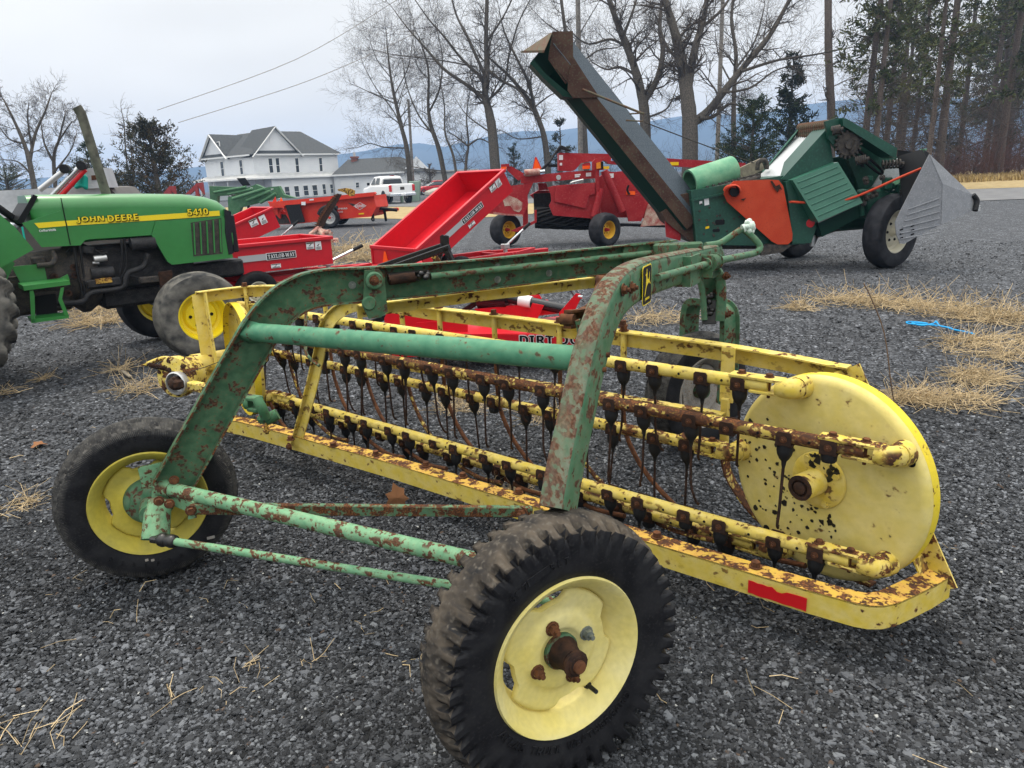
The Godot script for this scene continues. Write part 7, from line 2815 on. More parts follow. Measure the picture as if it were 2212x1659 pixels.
	b.cyl(vp(830, 452, p - N * 1.0, N), vp(834, 478, p - N * 1.0, N), 0.05, 8)
	b.cyl(vp(806, 448, p - N * 0.9, N), vp(858, 454, p - N * 0.9, N), 0.06, 8)
	b.tube(curve([vp(805, 440, p - N * 0.5, N), vp(806, 462, p - N * 0.4, N), vp(803, 474, p - N * 0.4, N), vp(808, 476, p - N * 0.4, N), vp(806, 464, p - N * 0.4, N)], 4), 0.03, 6)
	obj("drawbar_jack", b, "black", t, g)
# ---------------------------------------------------------------- far buildings and vehicles
func window_on(t: Node3D, g: Vector3, px: Array, p: Vector3, n: Vector3):
	# picture outline of the glass; frame round it, sash bar across
	var b := B.new()
	var nn := n.normalized()
	var c: Array = []
	for i in 4:
		c.append(vp(px[i * 2], px[i * 2 + 1], p, n))
	var mid: Vector3 = (c[0] + c[1] + c[2] + c[3]) / 4.0
	for i in 4:
		var a: Vector3 = c[i]
		var e: Vector3 = c[(i + 1) % 4]
		b.bar(a + (a - mid).normalized() * 0.05, e + (e - mid).normalized() * 0.05, 0.10, 0.12, nn)
	var wf := obj("window", b, "white", t, g)
	b = B.new()
	b.fq(c[0] + nn * 0.02, c[1] + nn * 0.02, c[2] + nn * 0.02, c[3] + nn * 0.02, mid - nn)
	var k := obj("pane", b, "glass_dark", wf)
	k.position = -g
	b = B.new()
	b.bar((c[0] + c[3]) / 2 + nn * 0.04, (c[1] + c[2]) / 2 + nn * 0.04, 0.05, 0.06, nn)
	k = obj("sash_bar", b, "white", wf)
	k.position = -g
func Zp(a: Array) -> Array:
	var r: Array = []
	for i in a.size():
		r.append(378.0 + a[i] * 0.2604 if i % 2 == 0 else 216.0 + a[i] * 0.2604)
	return r

func far_buildings():
	house()
	annex()
	loaders()
	pickup()
	cars()
	poles()

func house():
	var C := dp(544.7, 333, 93.0)
	var L := dp(441, 343.6, 101.0)
	var R := dp(728, 332, 102.0)
	var ey := (C.y + L.y + R.y) / 3.0
	C.y = 0
	L.y = 0
	R.y = 0
	var g := C
	var t := thing("farmhouse", "white two storey farmhouse with dark gabled roof and grey porch roof", "house", g)
	var u := (R - C).normalized()
	var lu := (R - C).length()
	var w := (L - C).normalized()
	var lw := (L - C).length()
	var nr := -w
	nr = (u.cross(Vector3.UP)).normalized()
	if nr.dot(EYE - C) < 0:
		nr = -nr
	var nl := (w.cross(Vector3.UP)).normalized()
	if nl.dot(EYE - C) < 0:
		nl = -nl
	var b := B.new()
	var up := Vector3.UP
	var corners: Array = [C, R, R + w * lw * 0.9, L + u * 0.0]
	for i in 4:
		var a: Vector3 = corners[i]
		var e: Vector3 = corners[(i + 1) % 4]
		b.fq(a, e, e + up * ey, a + up * ey, (C + R + L) / 3)
	obj("wall", b, "siding", t, g)
	# laps of the siding, in courses
	b = B.new()
	for i in 26:
		var y := 0.1 + i * 0.225
		b.bar(C + nr * 0.01 + up * y, R + nr * 0.01 + up * y, 0.03, 0.05, up)
		b.bar(C + nl * 0.01 + up * y, L + nl * 0.01 + up * y, 0.03, 0.05, up)
	var lap := obj("siding_courses", b, "siding", t, g)
	stuff(lap)
	# main roofs
	var rh := 3.3
	b = B.new()
	var ov := 0.45
	var hp := up * (ey + rh)
	var ee := up * ey
	var P := C + u * 5.0 + w * 5.0 + hp
	var tu := C + u * (lu - 2.2) + w * 5.0 + hp
	var tw := C + w * (lw - 1.0) + u * 5.0 + hp
	var far := C + u * 10.4 + w * 10.4 + ee
	var e0 := C - w * ov - u * ov + ee
	var e1 := R - w * ov + u * ov + ee
	var e2 := L + w * ov - u * ov + ee
	b.fq(e0, e1, tu, P, C + u * 5 + w * 5)
	b.fq(e0, e2, tw, P, C + u * 5 + w * 5)
	b.fq(far, R + w * 10.4 + u * ov + ee, tu, P, C + u * 5 + w * 5)
	b.fq(far, L + u * 10.4 + w * ov + ee, tw, P, C + u * 5 + w * 5)
	b.ft(e1, R + w * 10.4 + u * ov + ee, tu, C)
	b.ft(e2, L + u * 10.4 + w * ov + ee, tw, C)
	obj("roof", b, "roof_dark", t, g)
	# cross gables
	for s in 2:
		var dirv := u if s == 0 else w
		var inn := w if s == 0 else u
		var nn := nr if s == 0 else nl
		var a0 := C + dirv * (0.2 if s == 0 else lw * 0.48)
		var a1 := C + dirv * (lu * 0.52 if s == 0 else lw * 1.0)
		var am := (a0 + a1) / 2
		var gh := 3.4 if s == 0 else 3.0
		b = B.new()
		b.ft(a0 + up * (ey - 0.05) + nn * 0.15, a1 + up * (ey - 0.05) + nn * 0.15, am + up * (ey + gh) + nn * 0.15, C + inn * 9)
		obj("gable", b, "siding", t, g)
		b = B.new()
		var back := am + up * (ey + gh) + inn * 5.3
		for e in [a0, a1]:
			var o: Vector3 = e + (e - am).normalized() * 0.5 + up * (ey - 0.35) + nn * 0.5
			b.fq(o, am + up * (ey + gh + 0.12) + nn * 0.5, back, e + inn * 5.5 + up * (ey - 0.35), am)
		obj("gable_roof", b, "roof_dark", t, g)
		b = B.new()
		for e in [a0, a1]:
			b.bar(e + (e - am).normalized() * 0.45 + up * (ey - 0.35) + nn * 0.5, am + up * (ey + gh + 0.02) + nn * 0.5, 0.08, 0.34, nn)
		b.bar(a0 + up * ey + nn * 0.3, a1 + up * ey + nn * 0.3, 0.4, 0.12)
		obj("barge_board", b, "white", t, g)
		b = B.new()
		b.fq(a0 + up * (ey + 0.06) + nn * 0.55, a1 + up * (ey + 0.06) + nn * 0.55, a1 + up * (ey + 0.45) + nn * 0.15, a0 + up * (ey + 0.45) + nn * 0.15, am - up * 5)
		obj("pent_roof", b, "roof_dark", t, g)
	b = B.new()
	b.bar(C + nr * 0.45 + up * (ey - 0.08), R + nr * 0.45 + up * (ey - 0.08), 0.14, 0.18)
	b.bar(C + nl * 0.45 + up * (ey - 0.08), L + nl * 0.45 + up * (ey - 0.08), 0.14, 0.18)
	obj("eaves_gutter", b, "white", t, g)
	# upper windows
	var pr := C + nr * 0.03
	var pl := C + nl * 0.03
	for q in [[770, 486, 805, 484, 818, 602, 785, 604], [830, 484, 862, 482, 873, 600, 843, 602], [992, 484, 1022, 483, 1033, 598, 1004, 600], [1190, 482, 1218, 481, 1226, 590, 1200, 592]]:
		window_on(t, g, Zp(q), pr, nr)
	for q in [[375, 513, 402, 510, 414, 628, 390, 632], [532, 500, 558, 497, 570, 614, 546, 617]]:
		window_on(t, g, Zp(q), pl, nl)
	window_on(t, g, Zp([350, 352, 366, 350, 372, 402, 356, 404]), pl + nl * 0.15, nl)
	b = B.new()
	pan(b, Zp([783, 316, 806, 314, 812, 362, 788, 364]), pr + nr * 0.17, nr, 0.05)
	obj("gable_vent", b, "decal_white", t, g)
	# porch: low roof all round and glazed front
	b = B.new()
	var py := 2.75
	var po := 2.2
	b.fq(C + up * (py + 0.55), R + up * (py + 0.55) + u * 0.5, R + nr * po + up * py + u * 0.5, C + nr * po + nl * po + up * py, C - up * 5)
	b.fq(C + up * (py + 0.55), L + up * (py + 0.55), L + nl * po + up * py, C + nr * po + nl * po + up * py, C - up * 5)
	obj("porch_roof", b, "roof_metal", t, g)
	b = B.new()
	b.bar(C + nr * po + nl * po + up * (py - 0.08), R + nr * po + u * 0.5 + up * (py - 0.08), 0.1, 0.2)
	b.bar(C + nr * po + nl * po + up * (py - 0.08), L + nl * po + up * (py - 0.08), 0.1, 0.2)
	obj("porch_fascia", b, "white", t, g)
	b = B.new()
	var q0 := C + nr * (po - 0.3) + u * 1.2
	var q1 := R + nr * (po - 0.3)
	b.fq(q0, q1, q1 + up * py, q0 + up * py, C)
	b.fq(q1, R, R + up * py, q1 + up * py, C)
	b.fq(q0, C + u * 1.2, C + u * 1.2 + up * py, q0 + up * py, R)
	obj("porch_wall", b, "siding", t, g)
	b = B.new()
	for i in 4:
		var o := C + nl * (po - 0.3) + w * (lw * i / 3.4)
		b.bar(o, o + up * py, 0.16, 0.16, u)
	obj("porch_post", b, "white", t, g)
	for q in [[822, 728, 868, 724, 876, 780, 830, 784], [905, 722, 945, 719, 958, 806, 918, 808], [984, 716, 1024, 713, 1036, 802, 998, 804], [1060, 712, 1100, 709, 1112, 790, 1072, 793], [1135, 708, 1176, 705, 1187, 790, 1148, 793], [1218, 700, 1246, 698, 1256, 780, 1230, 782], [1282, 702, 1308, 700, 1317, 770, 1293, 772]]:
		window_on(t, g, Zp(q), q0 + nr * 0.03, nr)

func annex():
	var a := dp(722, 396, 100.0)
	var e := dp(872, 392, 96.0)
	a.y = 0
	e.y = 0
	var u := (e - a).normalized()
	var n := u.cross(Vector3.UP).normalized()
	if n.dot(EYE - a) < 0:
		n = -n
	var g := (a + e) / 2
	var t := thing("low_annex", "low cream annex with grey roof and brick chimney right of the farmhouse", "building", g)
	var up := Vector3.UP
	var hy := 2.9
	var b := B.new()
	b.fq(a, e, e + up * hy, a + up * hy, g - n * 5)
	b.fq(e, e - n * 8, e - n * 8 + up * hy, e + up * hy, g)
	b.ft(e + up * hy, e - n * 8 + up * hy, e - n * 4 + up * (hy + 1.9), g)
	obj("wall", b, "siding", t, g)
	b = B.new()
	var rdg := up * (hy + 2.0) - n * 4.0
	b.fq(a + n * 0.5 + up * (hy - 0.1), e + n * 0.5 + u * 0.5 + up * (hy - 0.1), e - u * 2.6 + rdg, a + rdg, g - up * 5)
	b.ft(e + n * 0.5 + u * 0.5 + up * (hy - 0.1), e - n * 8.5 + u * 0.5 + up * (hy - 0.1), e - u * 2.6 + rdg, g)
	b.fq(a - n * 8.5 + up * (hy - 0.1), e - n * 8.5 + up * (hy - 0.1), e - u * 2.6 + rdg, a + rdg, g - up * 5)
	obj("roof", b, "roof_dark", t, g)
	b = B.new()
	b.bar(a + n * 0.5 + up * (hy - 0.18), e + n * 0.5 + u * 0.5 + up * (hy - 0.18), 0.1, 0.22)
	obj("roof_fascia", b, "white", t, g)
	b = B.new()
	var ch := vp(768, 362, a + rdg * 0.9, n)
	b.box(ch + up * 0.3, Vector3(0.42, 0, 0), up * 1.1, Vector3(0, 0, 0.42))
	b.box(ch + up * 1.4, Vector3(0.55, 0, 0), up * 0.12, Vector3(0, 0, 0.55))
	var c := obj("chimney", b, "brick", t, g)
	b = B.new()
	b.cyl(ch + up * 1.4, ch + up * 2.1, 0.18, 12)
	var k := obj("chimney_pot", b, "zinc", c)
	k.position = -g
	window_on(t, g, Zp([1500, 686, 1528, 684, 1530, 726, 1502, 728]), a + n * 0.03, n)
	b = B.new()
	pan(b, Zp([1372, 668, 1480, 664, 1482, 712, 1376, 716]), a + n * 0.04, n, 0.05)
	obj("garage_door", b, "white", t, g)
	# small metal shed with parked cars in front
	var s := dp(955, 388, 105.0)
	s.y = 0
	var sh := thing("metal_shed", "pale corrugated metal shed behind the bare trees and parked cars", "shed", s)
	b = B.new()
	b.box(s + up * 1.3, Vector3(5.0, 0, 0), up * 1.3, Vector3(0, 0, 3.0))
	obj("wall", b, "roof_metal", sh, s)
	b = B.new()
	for i in 24:
		b.bar(s + Vector3(-4.9 + i * 0.42, 0.1, 3.02), s + Vector3(-4.9 + i * 0.42, 2.5, 3.02), 0.08, 0.05, Vector3.BACK)
	var co := obj("corrugation", b, "roof_metal", sh, s)
	stuff(co)
	b = B.new()
	b.box(s + up * 2.72, Vector3(5.4, 0, 0), up * 0.1, Vector3(0, 0, 3.4))
	obj("roof", b, "roof_metal", sh, s)

func loaders():
	# green front loaders in front of the porch, behind the trailers
	for s in 2:
		var z := -38.0 + 4.0 * s
		var p := Vector3(0, 0, z)
		var N := Vector3(0, 0, 1)
		var px: Array = [[452, 402, 536, 405, 552, 398, 590, 414, 600, 425, 560, 418, 470, 424, 466, 470, 456, 470], [492, 426, 580, 404, 602, 402, 612, 420, 640, 428, 600, 428, 520, 448, 508, 486, 494, 486]][s]
		var c := vp(px[0], px[1], p, N)
		c.y = 0
		var t := thing("front_loader", ["faded green tractor loader mast with raised flap in front of the porch", "nearer faded green loader arm with hydraulic rams above the half tipped trailer"][s], "loader", c, 0.0, "green front loaders")
		var b := B.new()
		pan(b, px, p, N, 0.35)
		obj("loader_arm", b, "jd_faded", t, c)
		b = B.new()
		var x0: float = px[0]
		for k in 3:
			b.cyl(vp(x0 + 10 + k * 30, 416 + s * 14 + k * 4, p + N * 0.2, N), vp(x0 + 80 + k * 12, 404 + s * 4 + k * 5, p + N * 0.2, N), 0.07, 8)
		obj("loader_ram", b, "jd_faded", t, c)
		b = B.new()
		b.bar(vp(x0 + 12, 420, p - N * 0.3, N), vp(x0 + 14, 470, p - N * 0.3, N), 0.14, 0.14, N)
		b.bar(vp(x0 + 44, 424, p - N * 0.3, N), vp(x0 + 46, 474, p - N * 0.3, N), 0.10, 0.10, N)
		obj("loader_post", b, "iron", t, c)
		if s == 0:
			b = B.new()
			pan(b, [511, 385, 529, 384, 541, 401, 524, 402], p - N * 0.1, N, 0.08)
			obj("raised_flap", b, "black", t, c)
		b = B.new()
		words(b, "JD", 540 + s * 45, 409 + s * 2, 546 + s * 45, 408.5 + s * 2, 4, p + N * 0.01, N, 0.01)
		obj("arm_mark", b, "decal_white", t, c)
	# faded red loader stubs left of them
	for s in 2:
		var q: Array = [[352, 418, 366, 402, 376, 402, 378, 420, 368, 412, 360, 420], [400, 420, 424, 396, 436, 394, 440, 420, 428, 404, 410, 420]][s]
		var p := Vector3(0, 0, -36.0 - s)
		var c := vp(q[0], q[1], p, Vector3.BACK)
		c.y = 0
		var t := thing("red_loader", ["faded red loader elbow showing over the tractor hood, left one", "faded red loader elbow beside the brown cedar, right one"][s], "loader", c)
		var b := B.new()
		pan(b, q, p, Vector3.BACK, 0.2)
		obj("loader_arm", b, "red_faded", t, c)
		b = B.new()
		b.bar(vp(q[2], q[3] + 6, p, Vector3.BACK), Vector3(vp(q[2], q[3], p, Vector3.BACK).x, 0, p.z), 0.15, 0.15, Vector3.BACK)
		obj("loader_post", b, "red_faded", t, c)

func car_body(t: Node3D, g: Vector3, F: Vector3, S: Vector3, o: Vector3, secs: Array, mat_name: String, called: String):
	# secs: [along, half width at the bottom, half width at the top, y low, y high]
	var rings: Array = []
	for q in secs:
		var r := PackedVector3Array()
		for pt in rrect(2.0, 1.0, 0.22, 3):
			var y: float = lerpf(q[3], q[4], pt.y + 0.5)
			var hw: float = lerpf(q[1], q[2], pt.y + 0.5)
			r.append(o + F * q[0] + S * pt.x * hw + Vector3(0, y, 0))
		rings.append(r)
	var b := B.new()
	loft(b, rings)
	return obj(called, b, mat_name, t, g)

func pickup():
	var o := gp(862, 440, 0.0)
	o += Vector3(0.3, 0, 0)
	var F := Vector3(-0.50, 0, -0.866)
	var S := Vector3(0.866, 0, -0.50)
	var t := thing("pickup_truck", "white crew cab pickup truck parked by the bare tree, seen from behind", "pickup truck", o)
	# o is the middle of the rear bumper on the ground
	var b: B
	car_body(t, o, F, S, o, [[0.0, 0.96, 0.97, 0.62, 1.34], [0.08, 1.0, 1.0, 0.55, 1.37], [2.0, 1.0, 1.0, 0.5, 1.38], [3.9, 1.0, 0.98, 0.5, 1.36], [4.4, 1.0, 0.96, 0.5, 1.25], [5.5, 0.98, 0.92, 0.5, 1.16], [5.75, 0.9, 0.85, 0.55, 1.05]], "truck_white", "body")
	car_body(t, o, F, S, o, [[1.75, 0.90, 0.76, 1.30, 1.78], [1.95, 0.92, 0.75, 1.30, 1.92], [2.6, 0.92, 0.76, 1.30, 1.95], [3.5, 0.92, 0.76, 1.30, 1.92], [4.5, 0.92, 0.7, 1.20, 1.30]], "truck_white", "cab")
	b = B.new()
	var gq := func(f: float, s: float, y: float) -> Vector3: return o + F * f + S * s + Vector3(0, y, 0)
	b.fq(gq.call(1.715, -0.74, 1.40), gq.call(1.715, 0.74, 1.40), gq.call(1.76, 0.64, 1.80), gq.call(1.76, -0.64, 1.80), o + F * 3 + Vector3.UP)
	obj("rear_window", b, "glass_dark", t, o)
	for q in [[2.05, 2.85], [2.95, 3.75]]:
		b = B.new()
		for s in [-1.0, 1.0]:
			b.fq(gq.call(q[0], s * 0.935, 1.38), gq.call(q[1], s * 0.935, 1.38), gq.call(q[1] - 0.15 if q[1] < 3 else q[1] - 0.35, s * 0.80, 1.82), gq.call(q[0] + 0.05, s * 0.80, 1.82), o + F * 2.5 + Vector3.UP)
		obj("side_window", b, "glass_dark", t, o)
	b = B.new()
	b.box(gq.call(0.95, 0, 1.37), F * 0.80, Vector3(0, 0.012, 0), S * 0.84)
	obj("bed_floor", b, "black", t, o)
	b = B.new()
	b.box(gq.call(-0.03, 0, 0.98), F * 0.02, Vector3(0, 0.30, 0), S * 0.74, 0.01)
	var tg := obj("tailgate", b, "truck_white", t, o)
	b = B.new()
	b.box(gq.call(-0.055, 0, 1.05), F * 0.006, Vector3(0, 0.10, 0), S * 0.16)
	var k := obj("tailgate_emblem", b, "iron", tg)
	k.position = -o
	for s in [-1.0, 1.0]:
		b = B.new()
		b.box(gq.call(0.02, 0.88 * s, 1.07), F * 0.06, Vector3(0, 0.22, 0), S * 0.10, 0.02)
		obj("tail_light", b, "tail_red", t, o)
		wheel(t, gq.call(1.15, 0.86 * s, 0.41), S * s, 0.41, 0.26, 0.28, "tyre_far", "chrome", 0, o)
		wheel(t, gq.call(4.75, 0.86 * s, 0.41), S * s, 0.41, 0.26, 0.28, "tyre_far", "chrome", 0, o)
		b = B.new()
		b.lathe(gq.call(1.15, 1.005 * s, 0.44), S * s, [[0.0, 0.0], [0.50, 0.0]], 24, 0.0, TAU)
		obj("wheel_arch", b, "black", t, o)
	b = B.new()
	b.box(gq.call(-0.10, 0, 0.62), F * 0.10, Vector3(0, 0.10, 0), S * 0.98, 0.03)
	obj("rear_bumper", b, "chrome", t, o)
	b = B.new()
	b.box(gq.call(-0.215, 0, 0.62), F * 0.006, Vector3(0, 0.06, 0), S * 0.17)
	obj("number_plate", b, "decal_white", t, o)
	b = B.new()
	b.box(gq.call(1.73, 0, 1.93), F * 0.03, Vector3(0, 0.025, 0), S * 0.16)
	obj("brake_light", b, "tail_red", t, o)
	b = B.new()
	b.box(gq.call(3.8, -1.1, 1.42), F * 0.05, Vector3(0, 0.10, 0), S * 0.10, 0.02)
	obj("door_mirror", b, "black", t, o)

func cars():
	var specs: Array = [[928, 432, 62.0, "tan_paint", "tan saloon car parked behind the tipped trailer", Vector3(0.93, 0, -0.35)], [900, 418, 78.0, "trailer_red", "dark red car with open bonnet beside the shed", Vector3(0.95, 0, -0.3)]]
	for q in specs:
		var d := ray(q[0], q[1])
		var o: Vector3 = gp(q[0], q[1], 0.0) if q[2] < 70 else Vector3(d.x, 0, d.z) * q[2]
		var F: Vector3 = -q[5]
		var S := F.cross(Vector3.UP)
		var t := thing("parked_car", q[4], "car", o)
		o -= F * 4.2
		car_body(t, o + F * 4.2, F, S, o, [[0.0, 0.8, 0.75, 0.4, 0.85], [0.2, 0.86, 0.82, 0.3, 0.95], [2.2, 0.88, 0.86, 0.28, 0.98], [3.6, 0.86, 0.82, 0.28, 0.90], [4.3, 0.80, 0.72, 0.35, 0.70], [4.4, 0.7, 0.6, 0.4, 0.6]], q[3], "body")
		car_body(t, o + F * 4.2, F, S, o, [[0.5, 0.8, 0.6, 0.92, 1.0], [1.1, 0.82, 0.62, 0.92, 1.40], [2.2, 0.82, 0.62, 0.92, 1.42], [3.2, 0.82, 0.66, 0.90, 0.98]], "glass_dark", "windows")
		car_body(t, o + F * 4.2, F, S, o, [[1.0, 0.64, 0.58, 1.34, 1.42], [1.2, 0.66, 0.60, 1.36, 1.45], [2.1, 0.66, 0.60, 1.37, 1.46], [2.35, 0.64, 0.58, 1.33, 1.42]], q[3], "roof")
		for s in [-1.0, 1.0]:
			for f in [0.9, 3.55]:
				wheel(t, o + F * f + S * 0.80 * s + Vector3(0, 0.31, 0), S * s, 0.31, 0.20, 0.2, "tyre_far", "zinc", 0, o + F * 4.2)
	var g := gp(893, 436, 0.0)
	var t2 := thing("utility_box", "pale green utility cabinet with a bollard on the roadside lawn", "cabinet", g)
	var b := B.new()
	b.box(g + Vector3(0.1, 0.75, -0.4), Vector3(0.42, 0, 0), Vector3(0.08, 0.75, 0), Vector3(0, 0, 0.4), 0.04)
	obj("cabinet", b, "util_green", t2, g)
	b = B.new()
	b.cyl(g + Vector3(-0.85, 0, 0), g + Vector3(-0.85, 0.95, 0), 0.12, 12)
	obj("bollard", b, "util_green", t2, g)

func poles():
	var specs: Array = [[1254, 336, 1247, -40, 55.0, 0.19, "thick grey utility pole left of the elevator head"], [1549, 348, 1563, -40, 60.0, 0.17, "slimmer grey utility pole right of the elevator"], [893, 405, 884, 214, 78.0, 0.15, "short bare pole beside the leaning trunk by the pickup"], [745, 0, 0, 0, 0, 0, ""]]
	for q in specs:
		if q[4] <= 0:
			continue
		var a := dp(q[0], q[1], q[4])
		var c := dp(q[2], q[3], q[4] - 3.5)
		a = a - (c - a).normalized() * (a.y / (c - a).normalized().y)
		c.x = lerpf(c.x, a.x, 0.2)
		var t := thing("utility_pole", q[6], "pole", a)
		var b := B.new()
		b.tube(V3([a, a.lerp(c, 0.5), c]), [q[5] * 1.1, q[5], q[5] * 0.9], 10)
		obj("pole", b, "pole_wood", t, a)
	# two wires crossing the sky on the left
	for w in [[[340, 238], [640, 128], [860, -2]], [[385, 265], [640, 184], [800, 118], [900, 70]]]:
		var pts: Array = []
		for q in w:
			pts.append(dp(q[0], q[1], 42.0))
		var b := B.new()
		b.tube(curve(pts, 6), 0.016, 4)
		var o := obj("overhead_wire", b, "pole_wood", self)
		meta(o, "upper thin wire crossing the pale sky" if w.size() == 3 else "lower thin wire crossing the pale sky", "wire")
# ---------------------------------------------------------------- trees
func seg3(b: B, p0: Vector3, p1: Vector3, r0: float, r1: float, sides: int):
	var t := (p1 - p0).normalized()
	var s := t.cross(Vector3.UP)
	if s.length() < 0.1:
		s = t.cross(Vector3.RIGHT)
	s = s.normalized()
	var u := s.cross(t)
	for k in sides:
		var a0 := TAU * k / sides
		var a1 := TAU * (k + 1) / sides
		var d0 := s * cos(a0) + u * sin(a0)
		var d1 := s * cos(a1) + u * sin(a1)
		var a := p0 + d0 * r0
		var c := p0 + d1 * r0
		var d := p1 + d1 * r1
		var e := p1 + d0 * r1
		if (d - a).cross(c - a).dot(d0 + d1) >= 0.0:
			b.v.append(a); b.v.append(c); b.v.append(d); b.v.append(a); b.v.append(d); b.v.append(e)
			b.n.append(d0); b.n.append(d1); b.n.append(d1); b.n.append(d0); b.n.append(d1); b.n.append(d0)
		else:
			b.v.append(a); b.v.append(d); b.v.append(c); b.v.append(a); b.v.append(e); b.v.append(d)
			b.n.append(d0); b.n.append(d1); b.n.append(d1); b.n.append(d0); b.n.append(d0); b.n.append(d1)
func rv(s: float) -> Vector3:
	return Vector3(rng.randf_range(-s, s), rng.randf_range(-s, s), rng.randf_range(-s, s))
func twig(b: B, p: Vector3, d: Vector3, ln: float, r: float, lvl: int, lift: float):
	var n := 4 if lvl > 0 else 3
	var q := p
	var dd := d
	for i in n:
		dd = (dd + rv(0.26) + Vector3(0, lift, 0)).normalized()
		var e := q + dd * ln / n
		var r1 := maxf(r * (1.0 - 0.75 * (i + 1) / n), 0.0045)
		var r0 := maxf(r * (1.0 - 0.75 * i / n), 0.0055)
		seg3(b, q, e, r0, r1, 4 if r > 0.05 else 3)
		q = e
		if lvl > 0:
			var m := 2 if rng.randf() < 0.75 else 1
			for k in m:
				var side := dd.cross(rv(1.0)).normalized()
				twig(b, q, (dd * rng.randf_range(0.45, 0.9) + side * rng.randf_range(0.6, 1.0)).normalized(), ln * rng.randf_range(0.42, 0.68), r1 * 0.75, lvl - 1, lift)
# limbs: [[x, y, x, y, ...], radius at the foot, radius at the tip, level of side branches, their length]
func bare_tree(label: String, depth: float, limbs: Array, bark := "bark", twigs := "twig", group := "") -> Node3D:
	var f0: Array = limbs[0][0]
	var foot := dp(f0[0], f0[1], depth)
	foot.y = 0.0
	var t := thing("bare_tree", label, "tree", foot, 0.0, group)
	var tb := B.new()
	var cb := B.new()
	for li in limbs.size():
		var l: Array = limbs[li]
		var px: Array = l[0]
		var pts: Array = []
		var drift := 0.0
		for i in range(0, px.size(), 2):
			pts.append(dp(px[i], px[i + 1], depth + drift))
			drift += 0.0 if li == 0 else rng.randf_range(-0.7, 0.7)
		if li == 0:
			pts[0] = Vector3(pts[0].x, -0.1, pts[0].z)
		var path := curve(pts, 5)
		var m := path.size()
		var rad := PackedFloat32Array()
		for i in m:
			var u := float(i) / (m - 1)
			var r := lerpf(l[1], l[2], u) * (1.0 + rng.randf_range(-0.06, 0.06))
			if li == 0 and u < 0.08:
				r *= 1.0 + (0.08 - u) * 4.0
			rad.append(r)
		tb.tube(path, rad, 9 if l[1] > 0.12 else 6)
		var lv: int = l[3]
		var ln: float = l[4]
		var start := 0.35 if li == 0 else 0.12
		for i in range(int(m * start), m):
			var dir := (path[mini(i + 1, m - 1)] - path[maxi(i - 1, 0)]).normalized()
			for k in (1 if rng.randf() < 0.85 else 0):
				var side := dir.cross(rv(1.0)).normalized()
				twig(cb, path[i], (dir * rng.randf_range(0.4, 1.0) + side).normalized(), ln * rng.randf_range(0.5, 1.75), maxf(rad[i] * 0.33, 0.014), lv, 0.06)
		twig(cb, path[m - 1], (path[m - 1] - path[m - 2]).normalized(), ln * 1.2, l[2], lv, 0.04)
	obj("trunk", tb, bark, t, foot)
	obj("crown", cb, twigs, t, foot)
	return t

func needles(b: B, c: Vector3, size: float, n: int, dir: Vector3, base: Color):
	for i in n:
		var d := (dir * 0.6 + rv(1.0)).normalized()
		var o := c + rv(size * 0.45)
		var w := d.cross(rv(1.0)).normalized() * size * rng.randf_range(0.07, 0.14)
		var e := o + d * size * rng.randf_range(0.4, 0.9)
		var k := rng.randf_range(0.55, 1.5)
		b.col = Color(base.r * k, base.g * k * rng.randf_range(0.9, 1.1), base.b * k)
		var nn := (d.cross(w)).normalized()
		if nn.y < 0:
			nn = -nn
		b.tri(o - w, o + w, e, nn, nn, nn)
		b.tri(o - w, e, e - w * 1.5, nn, nn, nn)

func cedar_mesh(h: float, w: float, n: int, base: Color, alt: Color, narrow := 0.8) -> B:
	var b := B.new()
	b.usecol = true
	var per := 22
	for i in n / per:
		# one upswept branch with its sprays
		var u := pow(rng.randf(), 1.15) * 0.97
		var an := rng.randf() * TAU
		var prof := pow(1.0 - u, narrow) * (1.0 if u > 0.10 else 0.7 + u * 3.0)
		var ln := w * prof * rng.randf_range(0.5, 1.22) + 0.12
		var rise := rng.randf_range(0.25, 0.75)
		var tone := rng.randf() * rng.randf()
		var out := Vector3(cos(an), 0, sin(an))
		var p0 := Vector3(0, h * (0.03 + 0.93 * u), 0)
		for k in per:
			var t := pow(rng.randf(), 0.6)
			var p := p0 + out * ln * t + Vector3(0, ln * rise * t * t + 0.1 * (h / 7.0), 0) + rv(0.16 * (h / 6.0) * (1.15 - 0.6 * t))
			needles(b, p, rng.randf_range(0.16, 0.34) * (h / 7.0), 4, (out + Vector3(0, 0.8 + rise, 0)).normalized(), base.lerp(alt, tone * 0.8 + rng.randf() * 0.2))
	return b
func cedar(label: String, foot: Vector3, h: float, w: float, n: int, base: Color, alt: Color, narrow := 0.8):
	var t := thing("cedar_tree", label, "tree", foot)
	var b := B.new()
	b.tube(V3([Vector3(0, -0.1, 0), Vector3(0, h * 0.5, 0), Vector3(0, h * 0.95, 0)]), [w * 0.09, w * 0.05, 0.02], 8)
	for i in 40:
		var an := rng.randf() * TAU
		var y := h * rng.randf_range(0.05, 0.85)
		var rr := w * pow(1.0 - y / h, narrow) * 0.8
		seg3(b, Vector3(0, y, 0), Vector3(cos(an) * rr, y + rr * 0.4, sin(an) * rr), 0.05, 0.015, 3)
	obj("trunk", b, "bark", t)
	obj("crown", cedar_mesh(h, w, n, base, alt, narrow), "needle_pine", t)
